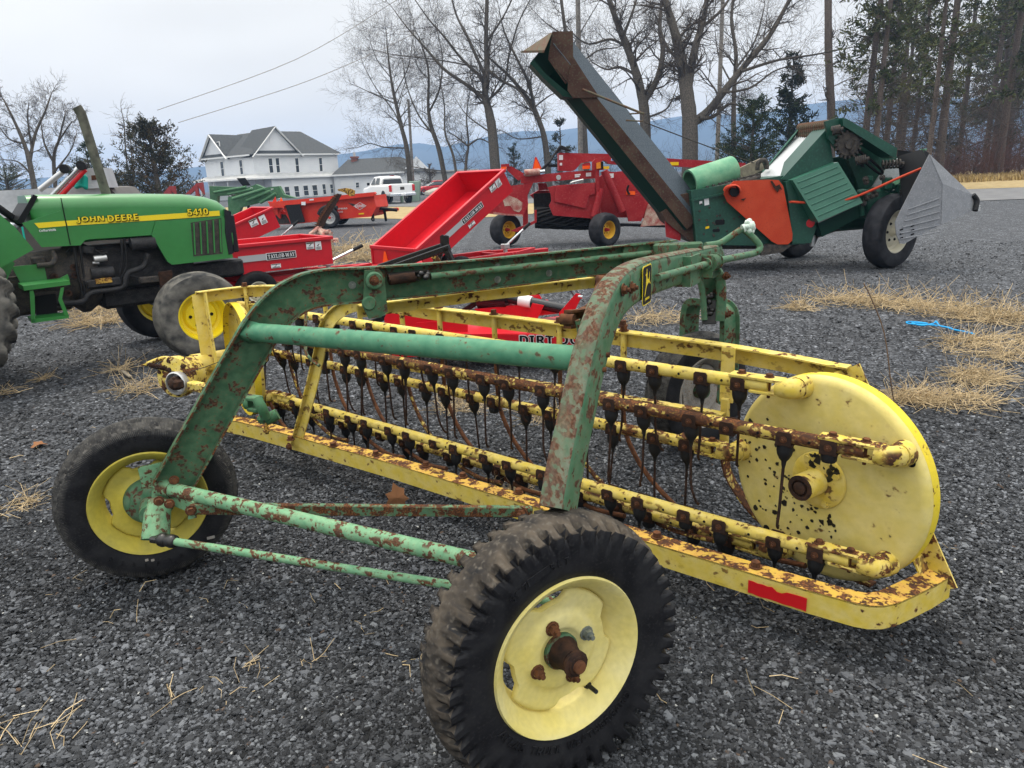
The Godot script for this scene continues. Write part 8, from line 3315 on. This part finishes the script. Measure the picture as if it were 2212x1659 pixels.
# tall forest pine; trunk, dead lower limbs, ragged crown of needle tufts
func pine_parts(h: float, r: float, crown_from: float, tufts: int) -> Array:
	var tb := B.new()
	var lean := Vector3(rng.randf_range(-0.03, 0.03), 0, rng.randf_range(-0.03, 0.03))
	var path := PackedVector3Array()
	var rad := PackedFloat32Array()
	for i in 9:
		var u := i / 8.0
		path.append(Vector3(0, h * u - 0.1, 0) + lean * h * u * u + Vector3(sin(u * 5.0), 0, cos(u * 4.0)) * 0.06)
		rad.append(r * (1.0 - 0.6 * u) * (1.25 if i == 0 else 1.0))
	tb.tube(path, rad, 9)
	var limbs := B.new()
	var nb := B.new()
	nb.usecol = true
	for i in 46:
		var u := rng.randf_range(0.08, 0.80)
		var an := rng.randf() * TAU
		var p := Vector3(0, h * u, 0) + lean * h * u * u
		var ln := rng.randf_range(1.4, 4.2) * (1.15 - 0.6 * u)
		var d := Vector3(cos(an), rng.randf_range(-0.25, 0.3), sin(an)).normalized()
		twig(limbs, p, d, ln, 0.05, 1, 0.0)
		if u > crown_from:
			for k in tufts:
				var q := p + d * ln * rng.randf_range(0.35, 1.05) + rv(0.35)
				needles(nb, q, rng.randf_range(0.35, 0.65), 8, d + Vector3(0, 0.5, 0), Color(0.045, 0.060, 0.024).lerp(Color(0.115, 0.110, 0.042), rng.randf() * 0.6))
	return [tb, limbs, nb]
func pine_tree(label: String, foot: Vector3, parts: Array, turn: float, sc: float, group := "", twig_mat := "twig") -> Node3D:
	var t := thing("pine_tree", label, "tree", foot, turn, group)
	t.scale = Vector3(sc, sc, sc)
	for i in 3:
		var mi: MeshInstance3D = MeshInstance3D.new()
		mi.mesh = parts[i]
		place(mi, t, ["trunk", "dead_limbs", "needles"][i])
	return t

func trees():
	rng.seed = 41
	# bare trees between the house and the elevator
	bare_tree("slim leaning bare tree with the leftmost crown, beside the pickup", 62.0, [
		[[886, 408, 880, 330, 866, 270, 850, 200, 842, 150, 836, 96], 0.26, 0.05, 2, 2.0],
		[[868, 280, 850, 240, 812, 190, 790, 150], 0.07, 0.03, 2, 1.8],
		[[856, 225, 800, 200, 775, 188], 0.06, 0.03, 2, 1.7],
		[[852, 205, 880, 150, 890, 100, 894, 60], 0.06, 0.03, 2, 1.7],
		[[878, 320, 830, 318, 800, 310, 775, 318], 0.07, 0.03, 2, 1.4],
		[[846, 170, 815, 130, 800, 90], 0.05, 0.02, 2, 1.6]])
	bare_tree("bare tree leaning left between the short pole and the dark trunk", 60.0, [
		[[966, 388, 950, 330, 932, 275, 925, 230, 925, 150, 905, 80], 0.24, 0.05, 2, 1.9],
		[[936, 290, 905, 250, 880, 190, 870, 130], 0.10, 0.03, 2, 1.8],
		[[928, 240, 950, 190, 955, 120, 940, 50], 0.09, 0.03, 2, 1.8],
		[[925, 170, 900, 140, 893, 90], 0.06, 0.02, 2, 1.5],
		[[960, 370, 900, 362, 870, 352], 0.06, 0.02, 2, 1.3]])
	bare_tree("small thin bare tree right of the leaning trunks", 58.0, [
		[[990, 388, 980, 340, 962, 290, 960, 230, 950, 170], 0.13, 0.03, 2, 1.5],
		[[1004, 386, 1008, 340, 1012, 310, 1008, 250, 1016, 190], 0.14, 0.03, 2, 1.5],
		[[1010, 315, 985, 295, 968, 285], 0.08, 0.03, 2, 1.3],
		[[1011, 315, 1035, 300, 1060, 310, 1078, 318], 0.08, 0.03, 1, 1.2]])
	bare_tree("tall dark forked bare tree in the middle of the row", 56.0, [
		[[1072, 372, 1064, 290, 1056, 240, 1048, 205, 1052, 150, 1050, 80, 1053, -30], 0.42, 0.13, 2, 2.0],
		[[1048, 215, 1010, 185, 960, 150, 920, 105, 880, 60, 850, 20], 0.17, 0.03, 2, 2.0],
		[[1050, 175, 1000, 130, 960, 80, 925, 40, 890, -10], 0.14, 0.03, 2, 2.0],
		[[1046, 160, 1010, 80, 985, 30, 970, -30], 0.14, 0.05, 2, 2.0],
		[[1052, 150, 1085, 175, 1120, 195, 1150, 240], 0.14, 0.05, 2, 1.6],
		[[1050, 220, 1088, 180, 1100, 120, 1120, 50, 1150, -10], 0.11, 0.04, 2, 1.8],
		[[1052, 90, 1085, 40, 1110, -10], 0.1, 0.05, 2, 1.6],
		[[1062, 288, 1010, 250, 985, 215], 0.07, 0.02, 2, 1.4],
		[[1030, 145, 950, 130, 850, 118, 810, 108], 0.07, 0.02, 2, 1.4]])
	bare_tree("bare tree with a long left lean in front of the elevator head", 57.0, [
		[[1186, 352, 1178, 310, 1162, 255, 1142, 215, 1100, 165, 1062, 130], 0.28, 0.08, 2, 1.6],
		[[1158, 250, 1142, 180, 1118, 130, 1090, 70, 1078, 20], 0.17, 0.03, 2, 1.7],
		[[1172, 295, 1120, 300, 1090, 285], 0.07, 0.03, 2, 1.3],
		[[1150, 235, 1190, 205, 1215, 200], 0.08, 0.03, 2, 1.3]])
	bare_tree("straight bare trunk close behind the thick utility pole", 60.0, [
		[[1268, 345, 1260, 250, 1240, 150, 1222, 70, 1210, -20], 0.24, 0.12, 2, 2.0],
		[[1240, 150, 1290, 110, 1340, 100, 1400, 60], 0.09, 0.03, 2, 1.7],
		[[1225, 80, 1180, 50, 1150, 20], 0.07, 0.02, 2, 1.6],
		[[1230, 110, 1260, 60, 1290, 10], 0.07, 0.03, 2, 1.6]])
	bare_tree("old gnarled bare oak with twisted limbs behind the elevator", 50.0, [
		[[1398, 345, 1394, 270, 1388, 215, 1372, 150, 1350, 90, 1330, 40, 1310, -20], 0.42, 0.16, 2, 1.8],
		[[1390, 220, 1420, 170, 1432, 110, 1425, 60, 1432, -20], 0.26, 0.10, 2, 1.8],
		[[1378, 165, 1340, 145, 1310, 150, 1280, 135], 0.12, 0.04, 2, 1.4],
		[[1358, 105, 1320, 85, 1270, 95, 1235, 70], 0.12, 0.04, 2, 1.5],
		[[1425, 150, 1460, 130, 1480, 90], 0.12, 0.05, 2, 1.5],
		[[1394, 255, 1440, 235, 1462, 190], 0.09, 0.03, 2, 1.3],
		[[1345, 80, 1365, 30, 1380, -20], 0.12, 0.06, 2, 1.6]])
	bare_tree("massive forked bare oak, thickest trunk left of the slim pole", 46.0, [
		[[1492, 350, 1490, 270, 1482, 190, 1470, 120, 1455, 60, 1430, -20], 0.56, 0.20, 2, 1.8],
		[[1484, 200, 1500, 110, 1520, 40, 1530, -30], 0.30, 0.12, 2, 1.8],
		[[1490, 270, 1530, 240, 1570, 190, 1610, 140, 1660, 80, 1700, 10, 1720, -30], 0.30, 0.10, 2, 1.8],
		[[1510, 255, 1540, 252, 1575, 225, 1600, 230], 0.16, 0.04, 2, 1.3],
		[[1600, 155, 1680, 130, 1760, 118, 1850, 100], 0.12, 0.03, 2, 1.8],
		[[1470, 130, 1440, 100, 1420, 40], 0.14, 0.05, 2, 1.5],
		[[1560, 200, 1620, 190, 1680, 150, 1750, 140], 0.10, 0.03, 2, 1.6],
		[[1515, 60, 1560, 20, 1590, -30], 0.12, 0.06, 2, 1.6]])
	bare_tree("bare tree just right of the slim utility pole", 58.0, [
		[[1588, 345, 1585, 220, 1590, 120, 1580, 40, 1590, -30], 0.22, 0.10, 2, 2.0],
		[[1588, 150, 1630, 90, 1650, 20], 0.10, 0.04, 2, 1.8],
		[[1586, 190, 1555, 130, 1545, 70], 0.08, 0.03, 2, 1.6]])
	bare_tree("straight branchless trunk standing alone against the bright sky", 50.0, [
		[[1800, 330, 1796, 250, 1790, 120, 1789, -30], 0.30, 0.24, 1, 0.8],
		[[1793, 190, 1840, 170, 1890, 165], 0.04, 0.02, 2, 1.2]], "bark_pine")
	# left edge trees
	bare_tree("bare branching tree at the left edge beyond the tank", 40.0, [
		[[72, 408, 66, 360, 52, 310, 30, 260, 8, 215], 0.17, 0.04, 2, 0.7],
		[[64, 350, 76, 290, 98, 240, 110, 205], 0.10, 0.03, 2, 0.7],
		[[52, 310, 20, 300, -10, 262], 0.07, 0.02, 2, 0.65],
		[[70, 380, 40, 350, 5, 345], 0.06, 0.02, 2, 0.55],
		[[70, 330, 60, 260, 62, 225], 0.06, 0.02, 2, 0.55]])
	bare_tree("bushy bare tree between the left tree and the exhaust stack", 42.0, [
		[[112, 408, 116, 350, 128, 300, 140, 250], 0.13, 0.03, 2, 0.65],
		[[116, 350, 96, 310, 88, 260], 0.08, 0.02, 2, 0.6],
		[[114, 375, 150, 330, 165, 290], 0.07, 0.02, 2, 0.55],
		[[124, 310, 150, 270, 160, 262], 0.05, 0.02, 2, 0.5]])
	bare_tree("thin pale saplings behind the brown cedar", 46.0, [
		[[276, 410, 272, 330, 268, 270, 262, 236], 0.06, 0.02, 1, 0.65],
		[[290, 410, 284, 330, 280, 280, 274, 250], 0.05, 0.02, 1, 0.6],
		[[283, 410, 290, 370, 287, 330], 0.05, 0.02, 1, 0.55]])
	# evergreens
	var dk := Color(0.020, 0.034, 0.014)
	cedar("big brownish cedar left of the farmhouse", Vector3(dp(345, 425, 44.0).x, 0, dp(345, 425, 44.0).z), 6.0, 2.9, 3600, Color(0.030, 0.034, 0.016), Color(0.085, 0.052, 0.028), 0.62)
	cedar("dark green cedar right behind the exhaust stack", Vector3(dp(205, 425, 47.0).x, 0, dp(205, 425, 47.0).z), 4.9, 2.0, 1700, dk, Color(0.045, 0.055, 0.02), 0.6)
	cedar("broad low pine at the far left edge", Vector3(dp(22, 425, 50.0).x, 0, dp(22, 425, 50.0).z), 3.7, 3.0, 1700, Color(0.035, 0.046, 0.018), Color(0.07, 0.065, 0.03), 0.5)
	cedar("low dark shrub mass between the cedars", Vector3(dp(262, 425, 49.0).x, 0, dp(262, 425, 49.0).z), 3.0, 2.6, 1300, Color(0.026, 0.034, 0.016), Color(0.06, 0.045, 0.025), 0.5)
	cedar("small round brown shrub behind the parked cars", Vector3(dp(930, 400, 84.0).x, 0, dp(930, 400, 84.0).z), 3.4, 2.0, 700, Color(0.06, 0.045, 0.028), Color(0.1, 0.07, 0.045), 0.5)
	cedar("small dark spruce beside the dark forked tree", Vector3(dp(1112, 390, 62.0).x, 0, dp(1112, 390, 62.0).z), 4.4, 1.6, 600, dk, Color(0.05, 0.06, 0.03), 0.9)
	cedar("slim green spruce left of the thick utility pole", Vector3(dp(1212, 380, 66.0).x, 0, dp(1212, 380, 66.0).z), 7.0, 1.7, 700, Color(0.03, 0.04, 0.02), Color(0.07, 0.07, 0.04), 0.9)
	cedar("full round dark cedar behind the slim pole", Vector3(dp(1622, 362, 42.0).x, 0, dp(1622, 362, 42.0).z), 5.4, 2.0, 2600, dk, Color(0.05, 0.055, 0.018), 0.5)
	cedar("dark cedar bush left of the galvanised slide", Vector3(dp(1580, 365, 44.0).x, 0, dp(1580, 365, 44.0).z), 3.8, 1.7, 1500, dk, Color(0.045, 0.05, 0.018), 0.45)
	cedar("open spiky spruce above the slide", Vector3(dp(1700, 360, 50.0).x, 0, dp(1700, 360, 50.0).z), 9.2, 2.2, 1300, Color(0.016, 0.026, 0.012), Color(0.04, 0.045, 0.02), 0.95)
	# forest at the right: tall pines, evergreen undergrowth, brush
	var protos: Array = []
	for i in 4:
		var pp := pine_parts(24.0, [0.30, 0.24, 0.36, 0.20][i], [0.22, 0.34, 0.24, 0.28][i], 8)
		var ms: Array = []
		for k in 3:
			var me: ArrayMesh = (pp[k] as B).mesh()
			me.surface_set_material(0, M[["bark_pine", "twig", "needle_pine"][k]])
			ms.append(me)
		protos.append(ms)
	var named: Array = [[1866, 46.0, 0, 0.8, "tall pine with twin neighbour right of the lone trunk"], [1886, 45.0, 1, 0.8, "second of the close pair of tall pines right of the lone trunk"], [1912, 52.0, 1, 0.9, "leaning tall pine behind the close pair"], [1968, 58.0, 3, 0.9, "thin pine over the feeder's chain guard"], [2030, 50.0, 2, 0.85, "thick reddish pine above the silver snout"], [2003, 38.0, 1, 0.6, "pine with flaky bark rising directly behind the snout tip"], [2160, 52.0, 0, 0.95, "tall pine above the tree stump"]]
	for q in named:
		var d := ray(q[0], 350)
		var f: Vector3 = Vector3(d.x, 0, d.z) * q[1]
		pine_tree(q[4], f, protos[q[2]], rng.randf() * TAU, q[3])
	for i in 11:
		var x := rng.randf_range(1880, 2300)
		var d := ray(x, 350)
		var f := Vector3(d.x, 0, d.z) * rng.randf_range(60.0, 92.0)
		pine_tree("one of the tall crowded pines deep in the wood at the right", f, protos[i % 4], rng.randf() * TAU, rng.randf_range(0.75, 1.15), "pines deep in the right hand wood")
	# off to the side, where the wood goes on
	for i in 10:
		var d := ray(rng.randf_range(2320, 2900), 340)
		pine_tree("one of the tall crowded pines deep in the wood at the right", Vector3(d.x, 0, d.z) * rng.randf_range(50.0, 75.0), protos[i % 4], rng.randf() * TAU, rng.randf_range(0.8, 1.1), "pines deep in the right hand wood")
	for i in 9:
		var x: float = [1905, 1935, 1972, 2030, 2065, 2110, 2180, 2240, 1885][i]
		var d := ray(x, 345)
		var f := Vector3(d.x, 0, d.z) * (56.0 + 4.0 * (i % 3))
		cedar("low dark evergreen shrub, number %s from the left along the wood's edge" % ["two", "three", "four", "five", "six", "seven", "eight", "nine", "one"][i], f, [3.2, 2.6, 3.4, 4.0, 3.0, 2.4, 3.6, 3.0, 2.8][i], [2.4, 2.2, 2.0, 2.2, 2.2, 1.8, 2.2, 2.4, 2.2][i], 900, dk, Color(0.04, 0.042, 0.016), 0.45)
	for i in 12:
		var x := 1868.0 + i * 37.0 + rng.randf_range(-10, 10)
		var dpt := rng.randf_range(50.0, 62.0)
		var h := rng.randf_range(40.0, 110.0)
		var y := 350.0 - h
		bare_tree("one of the thin bare understorey trees along the wood's edge", dpt, [[[x, 352, x + rng.randf_range(-6, 6), 320, x + rng.randf_range(-14, 14), y, x + rng.randf_range(-22, 22), y - 60], 0.08, 0.02, 2, 1.5], [[x, 320, x + rng.randf_range(-30, 30), 280, x + rng.randf_range(-40, 40), 230], 0.05, 0.02, 2, 1.3]], "bark", "twig" if i % 3 != 0 else "twig_brown", "thin understorey trees")
	# brush: one tangled mass nobody could count
	var bb := B.new()
	for i in 620:
		var x := rng.randf_range(1840, 2290)
		var d := ray(x, 350)
		var dist := rng.randf_range(49.0, 57.0)
		var f := Vector3(d.x, 0, d.z) * dist
		twig(bb, f, (Vector3(0, 1, 0) + rv(0.45)).normalized(), rng.randf_range(0.8, 2.4) * (1.5 if x > 2110 and x < 2200 else 1.0), 0.014, 1, 0.02)
	var br := obj("brush", bb, "twig_red")
	stuff(br)
	meta(br, "tangle of reddish bare brush along the wood's edge", "brush")
	bb = B.new()
	for i in 380:
		var x := rng.randf_range(1040, 1560)
		var d := ray(x, 372)
		var f := Vector3(d.x, 0, d.z) * rng.randf_range(60.0, 74.0)
		twig(bb, f, (Vector3(0, 1, 0) + rv(0.35)).normalized(), rng.randf_range(1.0, 3.2), 0.02, 1, 0.03)
	br = obj("brush", bb, "twig")
	stuff(br)
	meta(br, "grey leafless undergrowth behind the machines in the middle", "brush")
	# tall dry grass at the foot of the wood
	bb = B.new()
	bb.usecol = true
	for i in 9000:
		var x := rng.randf_range(1560, 2290)
		var d := ray(x, 350)
		var f := Vector3(d.x, 0, d.z) * rng.randf_range(43.0, 52.0)
		blade(bb, f, rng.randf_range(0.15, 0.5), 0.03, Color(0.40, 0.29, 0.13))
	br = obj("dry_grass", bb, "straw")
	stuff(br)
	meta(br, "strip of tall straw coloured grass before the wood", "grass")
func blade(b: B, p: Vector3, h: float, w: float, c: Color):
	var k := rng.randf_range(0.6, 1.25)
	b.col = Color(c.r * k, c.g * k, c.b * k * rng.randf_range(0.8, 1.1))
	var an := rng.randf() * TAU
	var d := Vector3(cos(an), 0, sin(an))
	var s := Vector3(-d.z, 0, d.x) * w
	var m := p + Vector3(0, h * 0.6, 0) + d * h * 0.2
	var e := p + Vector3(0, h * rng.randf_range(0.6, 1.0), 0) + d * h * rng.randf_range(0.4, 0.8)
	var n := (s.cross(m - p)).normalized()
	if n.y < 0:
		n = -n
	b.q4(p - s, p + s, m + s * 0.7, m - s * 0.7, n, n, n, n)
	b.tri(m - s * 0.7, m + s * 0.7, e, n, n, n)

# ---------------------------------------------------------------- small things on the gravel
func straw_heap(called: String, label: String, spots: Array, n: int, len0: float, stand: float, cat := "dry grass"):
	var b := B.new()
	b.usecol = true
	var cen := Vector3.ZERO
	for q in spots:
		cen += gp(q[0], q[1], 0.0) / float(spots.size())
	for i in n:
		var q: Array = spots[i % spots.size()]
		var o := gp(q[0], q[1], 0.0)
		var an := rng.randf() * TAU
		var rr: float = q[2] * sqrt(rng.randf())
		var p := o + Vector3(cos(an) * rr, 0.0, sin(an) * rr * 0.7)
		if i % 5 < 2 and n > 400:
			continue
		var hgt: float = (1.0 - rr / q[2]) * stand * 0.5
		p.y = rng.randf_range(0.0, hgt + 0.01)
		var up := rng.randf() < 0.35
		var d := Vector3(rng.randf_range(-1, 1), rng.randf_range(0.2, 1.2) if up else rng.randf_range(-0.05, 0.25), rng.randf_range(-1, 1)).normalized()
		var ln := len0 * rng.randf_range(0.4, 1.3)
		var k := rng.randf_range(0.65, 1.3)
		b.col = Color(0.52 * k, 0.40 * k, 0.235 * k)
		var c1 := p + d * ln * 0.5 + rv(ln * 0.12)
		var c2 := p + d * ln + rv(ln * 0.22) - Vector3(0, ln * 0.12, 0)
		c2.y = maxf(c2.y, 0.004)
		var w := rng.randf_range(0.0009, 0.0021) * maxf(1.0, (EYE - o).length() * 0.22)
		seg3c(b, p, c1, w)
		seg3c(b, c1, c2, w * 0.8)
	b.moved(-cen)
	var t := obj(called, b, "straw")
	t.position = cen
	meta(t, label, cat)
	return t
func seg3c(b: B, p0: Vector3, p1: Vector3, r: float):
	var k := b.v.size()
	seg3(b, p0, p1, r, r * 0.8, 3)
	for i in b.v.size() - k:
		b.c.append(b.col)
func small_things():
	rng.seed = 77
	straw_heap("dry_grass_tuft", "long straw coloured tuft in front of the picker wheel", [[1830, 652, 0.35], [1890, 655, 0.35], [1950, 662, 0.35], [2010, 668, 0.4], [2070, 678, 0.4], [2130, 688, 0.3], [2180, 694, 0.25]], 1500, 0.30, 0.16)
	straw_heap("dry_grass_tuft", "biggest tangled clump of dead grass right of the reel disc", [[2000, 850, 0.22], [2040, 840, 0.28], [2070, 870, 0.22], [1970, 865, 0.16], [2110, 820, 0.20]], 1500, 0.17, 0.14)
	straw_heap("dry_grass_tuft", "loose dead grass between the big clump and the blue twine", [[2120, 760, 0.3], [2180, 740, 0.3], [2090, 740, 0.2], [2200, 775, 0.2]], 800, 0.22, 0.10)
	straw_heap("dry_grass_tuft", "small dead grass tuft behind the far rake wheel", [[1440, 690, 0.35], [1400, 696, 0.3], [1730, 668, 0.15]], 500, 0.2, 0.14)
	straw_heap("dry_grass_tuft", "flattened straw patch on the gravel under the tooth bars", [[1130, 920, 0.2], [1060, 905, 0.2], [1190, 905, 0.2], [1000, 880, 0.2], [1090, 1070, 0.08]], 700, 0.16, 0.02)
	straw_heap("dry_grass_tuft", "straw tuft on the gravel left of the gear case", [[285, 845, 0.14], [320, 838, 0.16], [262, 800, 0.05]], 140, 0.24, 0.03)
	straw_heap("dry_grass_tuft", "pale dead grass behind the tractor's front wheel", [[240, 680, 0.5], [270, 660, 0.5], [210, 700, 0.3]], 700, 0.35, 0.18)
	straw_heap("dry_grass_tuft", "tall dead grass beside the level red trailer", [[740, 560, 0.8], [780, 540, 0.8], [820, 560, 0.6], [700, 600, 0.5]], 1200, 0.5, 0.3)
	straw_heap("dry_grass_tuft", "dead grass at the left edge beside the rake tyre", [[20, 1105, 0.10], [60, 1090, 0.06], [15, 850, 0.08], [95, 820, 0.05]], 120, 0.14, 0.03)
	straw_heap("dry_grass_tuft", "thin straws in the bottom left corner of the yard", [[50, 1610, 0.09], [110, 1590, 0.10], [15, 1560, 0.06]], 20, 0.13, 0.03)
	straw_heap("dry_grass_tuft", "wispy weeds with straws left of the near wheel", [[480, 1500, 0.08], [540, 1440, 0.05], [370, 1520, 0.04], [670, 1440, 0.03]], 26, 0.09, 0.04)
	straw_heap("scattered_straws", "single straws scattered over the open gravel", [[300, 1250, 0.5], [700, 1300, 0.3], [900, 1400, 0.2], [1600, 1330, 0.25], [1800, 1500, 0.5], [2100, 1300, 0.6], [1900, 1000, 0.5], [200, 960, 0.6], [150, 1400, 0.3]], 70, 0.08, 0.005, "straw")
	# blue twine
	var b := B.new()
	var pts: Array = []
	for q in [[2105, 722], [2085, 717], [2060, 712], [2040, 706], [2010, 702], [1985, 701], [1962, 699], [1960, 695], [1985, 696], [2004, 699], [1970, 697], [1990, 703], [2016, 699], [2022, 694], [2030, 704], [2055, 708]]:
		pts.append(gp(q[0], q[1], 0.02))
	b.tube(curve(pts, 4), 0.008, 5)
	var cen := gp(2020, 702, 0.0)
	var o := obj("twine", b, "twine_blue", self, cen)
	o.position = cen
	meta(o, "tangle of bright blue baler twine on the gravel", "twine")
	# leaf speared on the teeth, leaf by the left edge
	for q in [[858, 1075, 0.16, 0.055, "curled brown oak leaf speared on the rake teeth"], [84, 960, 0.012, 0.05, "brown dead leaf on the gravel left of the rake tyre"]]:
		b = B.new()
		var c := gp(q[0], q[1], q[2])
		var poly: Array = []
		for i in 14:
			var an := TAU * i / 14
			var rr: float = q[3] * (1.0 if i % 2 == 0 else 0.68) * (1.25 if i == 3 or i == 4 else 1.0)
			poly.append(c + Vector3(cos(an) * rr, (sin(an) * rr if q[2] > 0.1 else 0.3 * rr * sin(an * 2.0)), (0.25 * rr * cos(an * 2.0) if q[2] > 0.1 else sin(an) * rr)))
		for i in 14:
			b.ft(c, poly[i], poly[(i + 1) % 14], c - Vector3(0, 0.02, 1))
		var lf := obj("dead_leaf", b, "leaf_brown", self, c)
		lf.position = c
		meta(lf, q[4], "leaf")
	# one tall thin stalk beside the disc
	b = B.new()
	b.tube(curve([gp(1935, 890, 0.0), dp(1925, 830, 4.3), dp(1910, 720, 4.3), dp(1880, 640, 4.3), dp(1865, 612, 4.3)], 4), 0.004, 5)
	cen = gp(1935, 890, 0.0)
	o = obj("dry_stalk", b, "twig_brown", self, cen)
	o.position = cen
	meta(o, "single tall thin dry stalk behind the reel disc", "weed")
	# tree stump on the verge
	cen = gp(2108, 382, 0.0)
	var t := thing("tree_stump", "short weathered tree stump on the dry verge across the road", "stump", cen)
	b = B.new()
	b.tube(V3([Vector3(0, -0.1, 0), Vector3(0, 0.3, 0), Vector3(0.03, 0.75, 0)]), [0.32, 0.22, 0.26], 10)
	b.tube(V3([Vector3(0, 0.45, 0), Vector3(-0.3, 0.6, 0)]), [0.09, 0.08], 8)
	obj("trunk", b, "bark", t)
	# bits of wood by the gear case
	b = B.new()
	b.bar(gp(262, 800, 0.01), gp(282, 814, 0.015), 0.03, 0.015, Vector3.UP, 0.003)
	cen = gp(272, 807, 0.0)
	o = obj("wood_scrap", b, "wood_board", self, cen)
	o.position = cen
	meta(o, "weathered scrap of wood on the gravel near the tractor wheel", "wood scrap")
